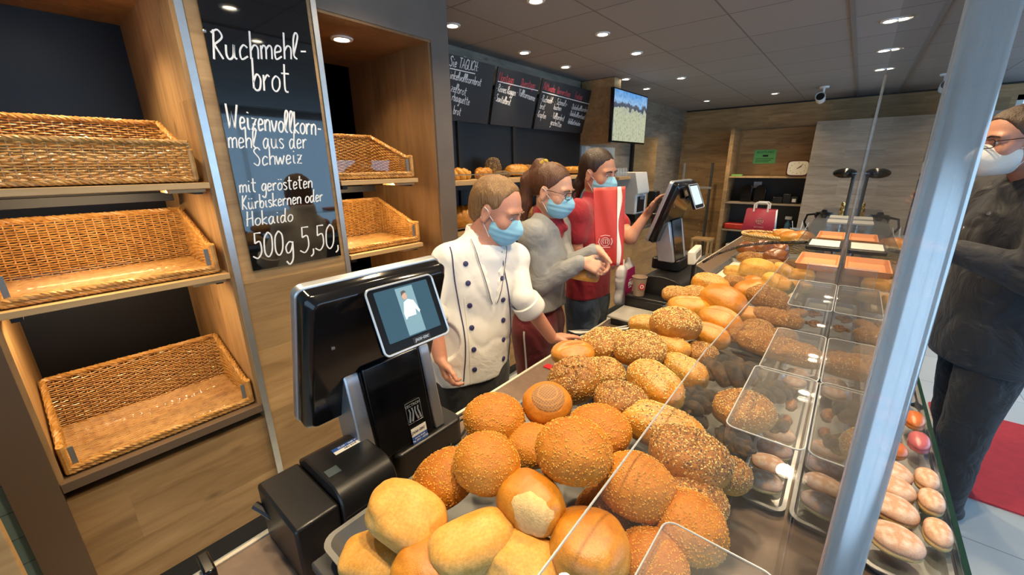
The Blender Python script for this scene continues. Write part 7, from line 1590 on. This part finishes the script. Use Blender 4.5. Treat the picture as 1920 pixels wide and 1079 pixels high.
# security camera on the ceiling
q = A(1546, 162, z=CEIL); t = thing('security_camera', 'white security camera hanging from the ceiling near the back wall', 'camera', (q.x, q.y, CEIL - .001)); b = MB(); b.lathe([(.0005, -.001), (.055, -.001), (.05, -.02), (.0005, -.022)], 20); b.build('mount', M['white'], t); b = MB(); b.tube([(0, 0, -.02), (0, 0, -.09)], .014, 10); b.build('stem', M['white'], t)
Fq = frame((-.02, 0, -.13), (1, 0, 0), (0, .15, .99), Vector((0, -.99, .15))); b = MB(); b.lathe([(.0005, -.10), (.05, -.095), (.055, .06), (.050, .075), (.046, .06), (.0005, .058)], 24, 0, Fq); b.build('housing', M['white'], t); b = MB(); b.lathe([(.0005, .0595), (.044, .0595), (.040, .066), (.0005, .07)], 24, 0, Fq); b.build('lens', M['gloss_black'], t)
# ================================================================ BAGS IN HAND
M['bag_bright'] = plain('bright_red_paper', (.52, .045, .035), .5, var=.18, vscale=9, bump=.35, bscale=14)
c_ = A(1142, 425, x=-.81); t = thing('red_paper_bag', 'tall red paper bag with white fold before the woman in the red polo', 'paper bag', c_)
vx = Vector((.86, .50, .05)).normalized(); vz = Vector((-.02, .03, 1)).normalized(); vy = vz.cross(vx).normalized(); vz = vx.cross(vy); Fb = frame((0, 0, 0), vx, vz, -vy)
def bagf(u, v, w, h, d, side):
    x = (u - .5) * w * (1 - .10 * (1 - v)); z = (v - .5) * h; y = d * (.5 if side else -.5) * (1 - .85 * v ** 3); return Fb @ Vector((x, z, y + .006 * math.sin(9 * u + 5 * v) * (1 if 0 < u < 1 else .3)))
w, h, d = .135, .34, .07
for side, nm in ((1, 'front_sheet'), (0, 'back_sheet')):
    b = MB(); b.grid(lambda u, v: bagf(u * .74 if side else u, v, w, h, d, side), 18, 24); o = b.build(nm, M['bag_bright'], t); sm = o.modifiers.new('thickness', 'SOLIDIFY'); sm.thickness = .001; fr_ = o if side else None
    if side: crest(o, Fb @ Matrix.Translation((-.018, -.062, .040)), .95, 'pale_bag_print' if 'pale_bag_print' in M else 'pale_print')
b = MB(); b.grid(lambda u, v: bagf(.74 + (.10 + .06 * math.sin(v * 9)) * u, v, w, h, d, 1) + vx * .0015, 6, 24); o = b.build('white_fold', M['bag_white'], t); sm = o.modifiers.new('thickness', 'SOLIDIFY'); sm.thickness = .001
b = MB(); b.grid(lambda u, v: bagf(.84 + .06 * math.sin(v * 9) + (.16 - .06 * math.sin(v * 9)) * u, v, w, h, d * (1 - .5 * u), 1), 8, 24); o = b.build('side_sheet', M['bag_bright'], t); sm = o.modifiers.new('thickness', 'SOLIDIFY'); sm.thickness = .001
b = MB(); b.grid(lambda u, v: Fb @ Vector(((u - .5) * w * .9, -h / 2, (v - .5) * d)), 6, 4); o = b.build('base_sheet', M['bag_bright'], t); sm = o.modifiers.new('thickness', 'SOLIDIFY'); sm.thickness = .001
c_ = A(1092, 515, x=-.885); bread('tinloaf', c_, .155, (0, 10, 35), 'light loaf in the hands of the woman in the grey sweatshirt', (1, .9, .9))
c_ = A(1112, 492, x=-.845); S = SDF(); S.ell(V3(0, 0, 0), V3(.045, .045, .05), None, .02); S.ell(V3(-.01, 0, -.05), V3(.05, .045, .03), None, .03); o = sdf_obj('clear_plastic_bag', S, .005, acrylic('cling_bag', (.93, .94, .96), .08, 1.4, .12, (.85, .88, .92)), None, folds(V3(0, 0, 0), 4, .018, 30)); o.location = c_; tag(o, 'crumpled clear plastic bag over the hands of the woman in grey', 'bag')
c_ = A(1165, 560, x=-.905); t = thing('printed_carrier_bag', 'white carrier bag with magenta print hanging beside the black register box', 'bag', (c_.x + .01, c_.y, CZ + .001)); S = SDF(); S.box(V3(0, 0, .11), V3(.025, .075, .11), None, .02); S.cone(V3(0, -.05, .2), V3(0, -.03, .25), .014, .008, .02); S.cone(V3(0, .05, .2), V3(0, .03, .25), .014, .008, .02); wb_ = sdf_obj('bag_body', S, .006, M['bag_white'], t, folds(V3(0, 0, .1), 8, .012, 22))
b = MB(); b.prism([(-.05, .03), (.03, .07), (.06, .15), (.045, .21), (-.045, .205), (-.06, .12)], .0, .002, 0, frame((.033, 0, 0), (0, 1, 0), (0, 0, 1), (1, 0, 0))); pr = b.build('magenta_print', plain('magenta_print', (.50, .02, .16), .5), t); crest(pr, frame((.0352, .0, .12), (0, 1, 0), (0, 0, 1), (1, 0, 0)), .8, 'bag_white')
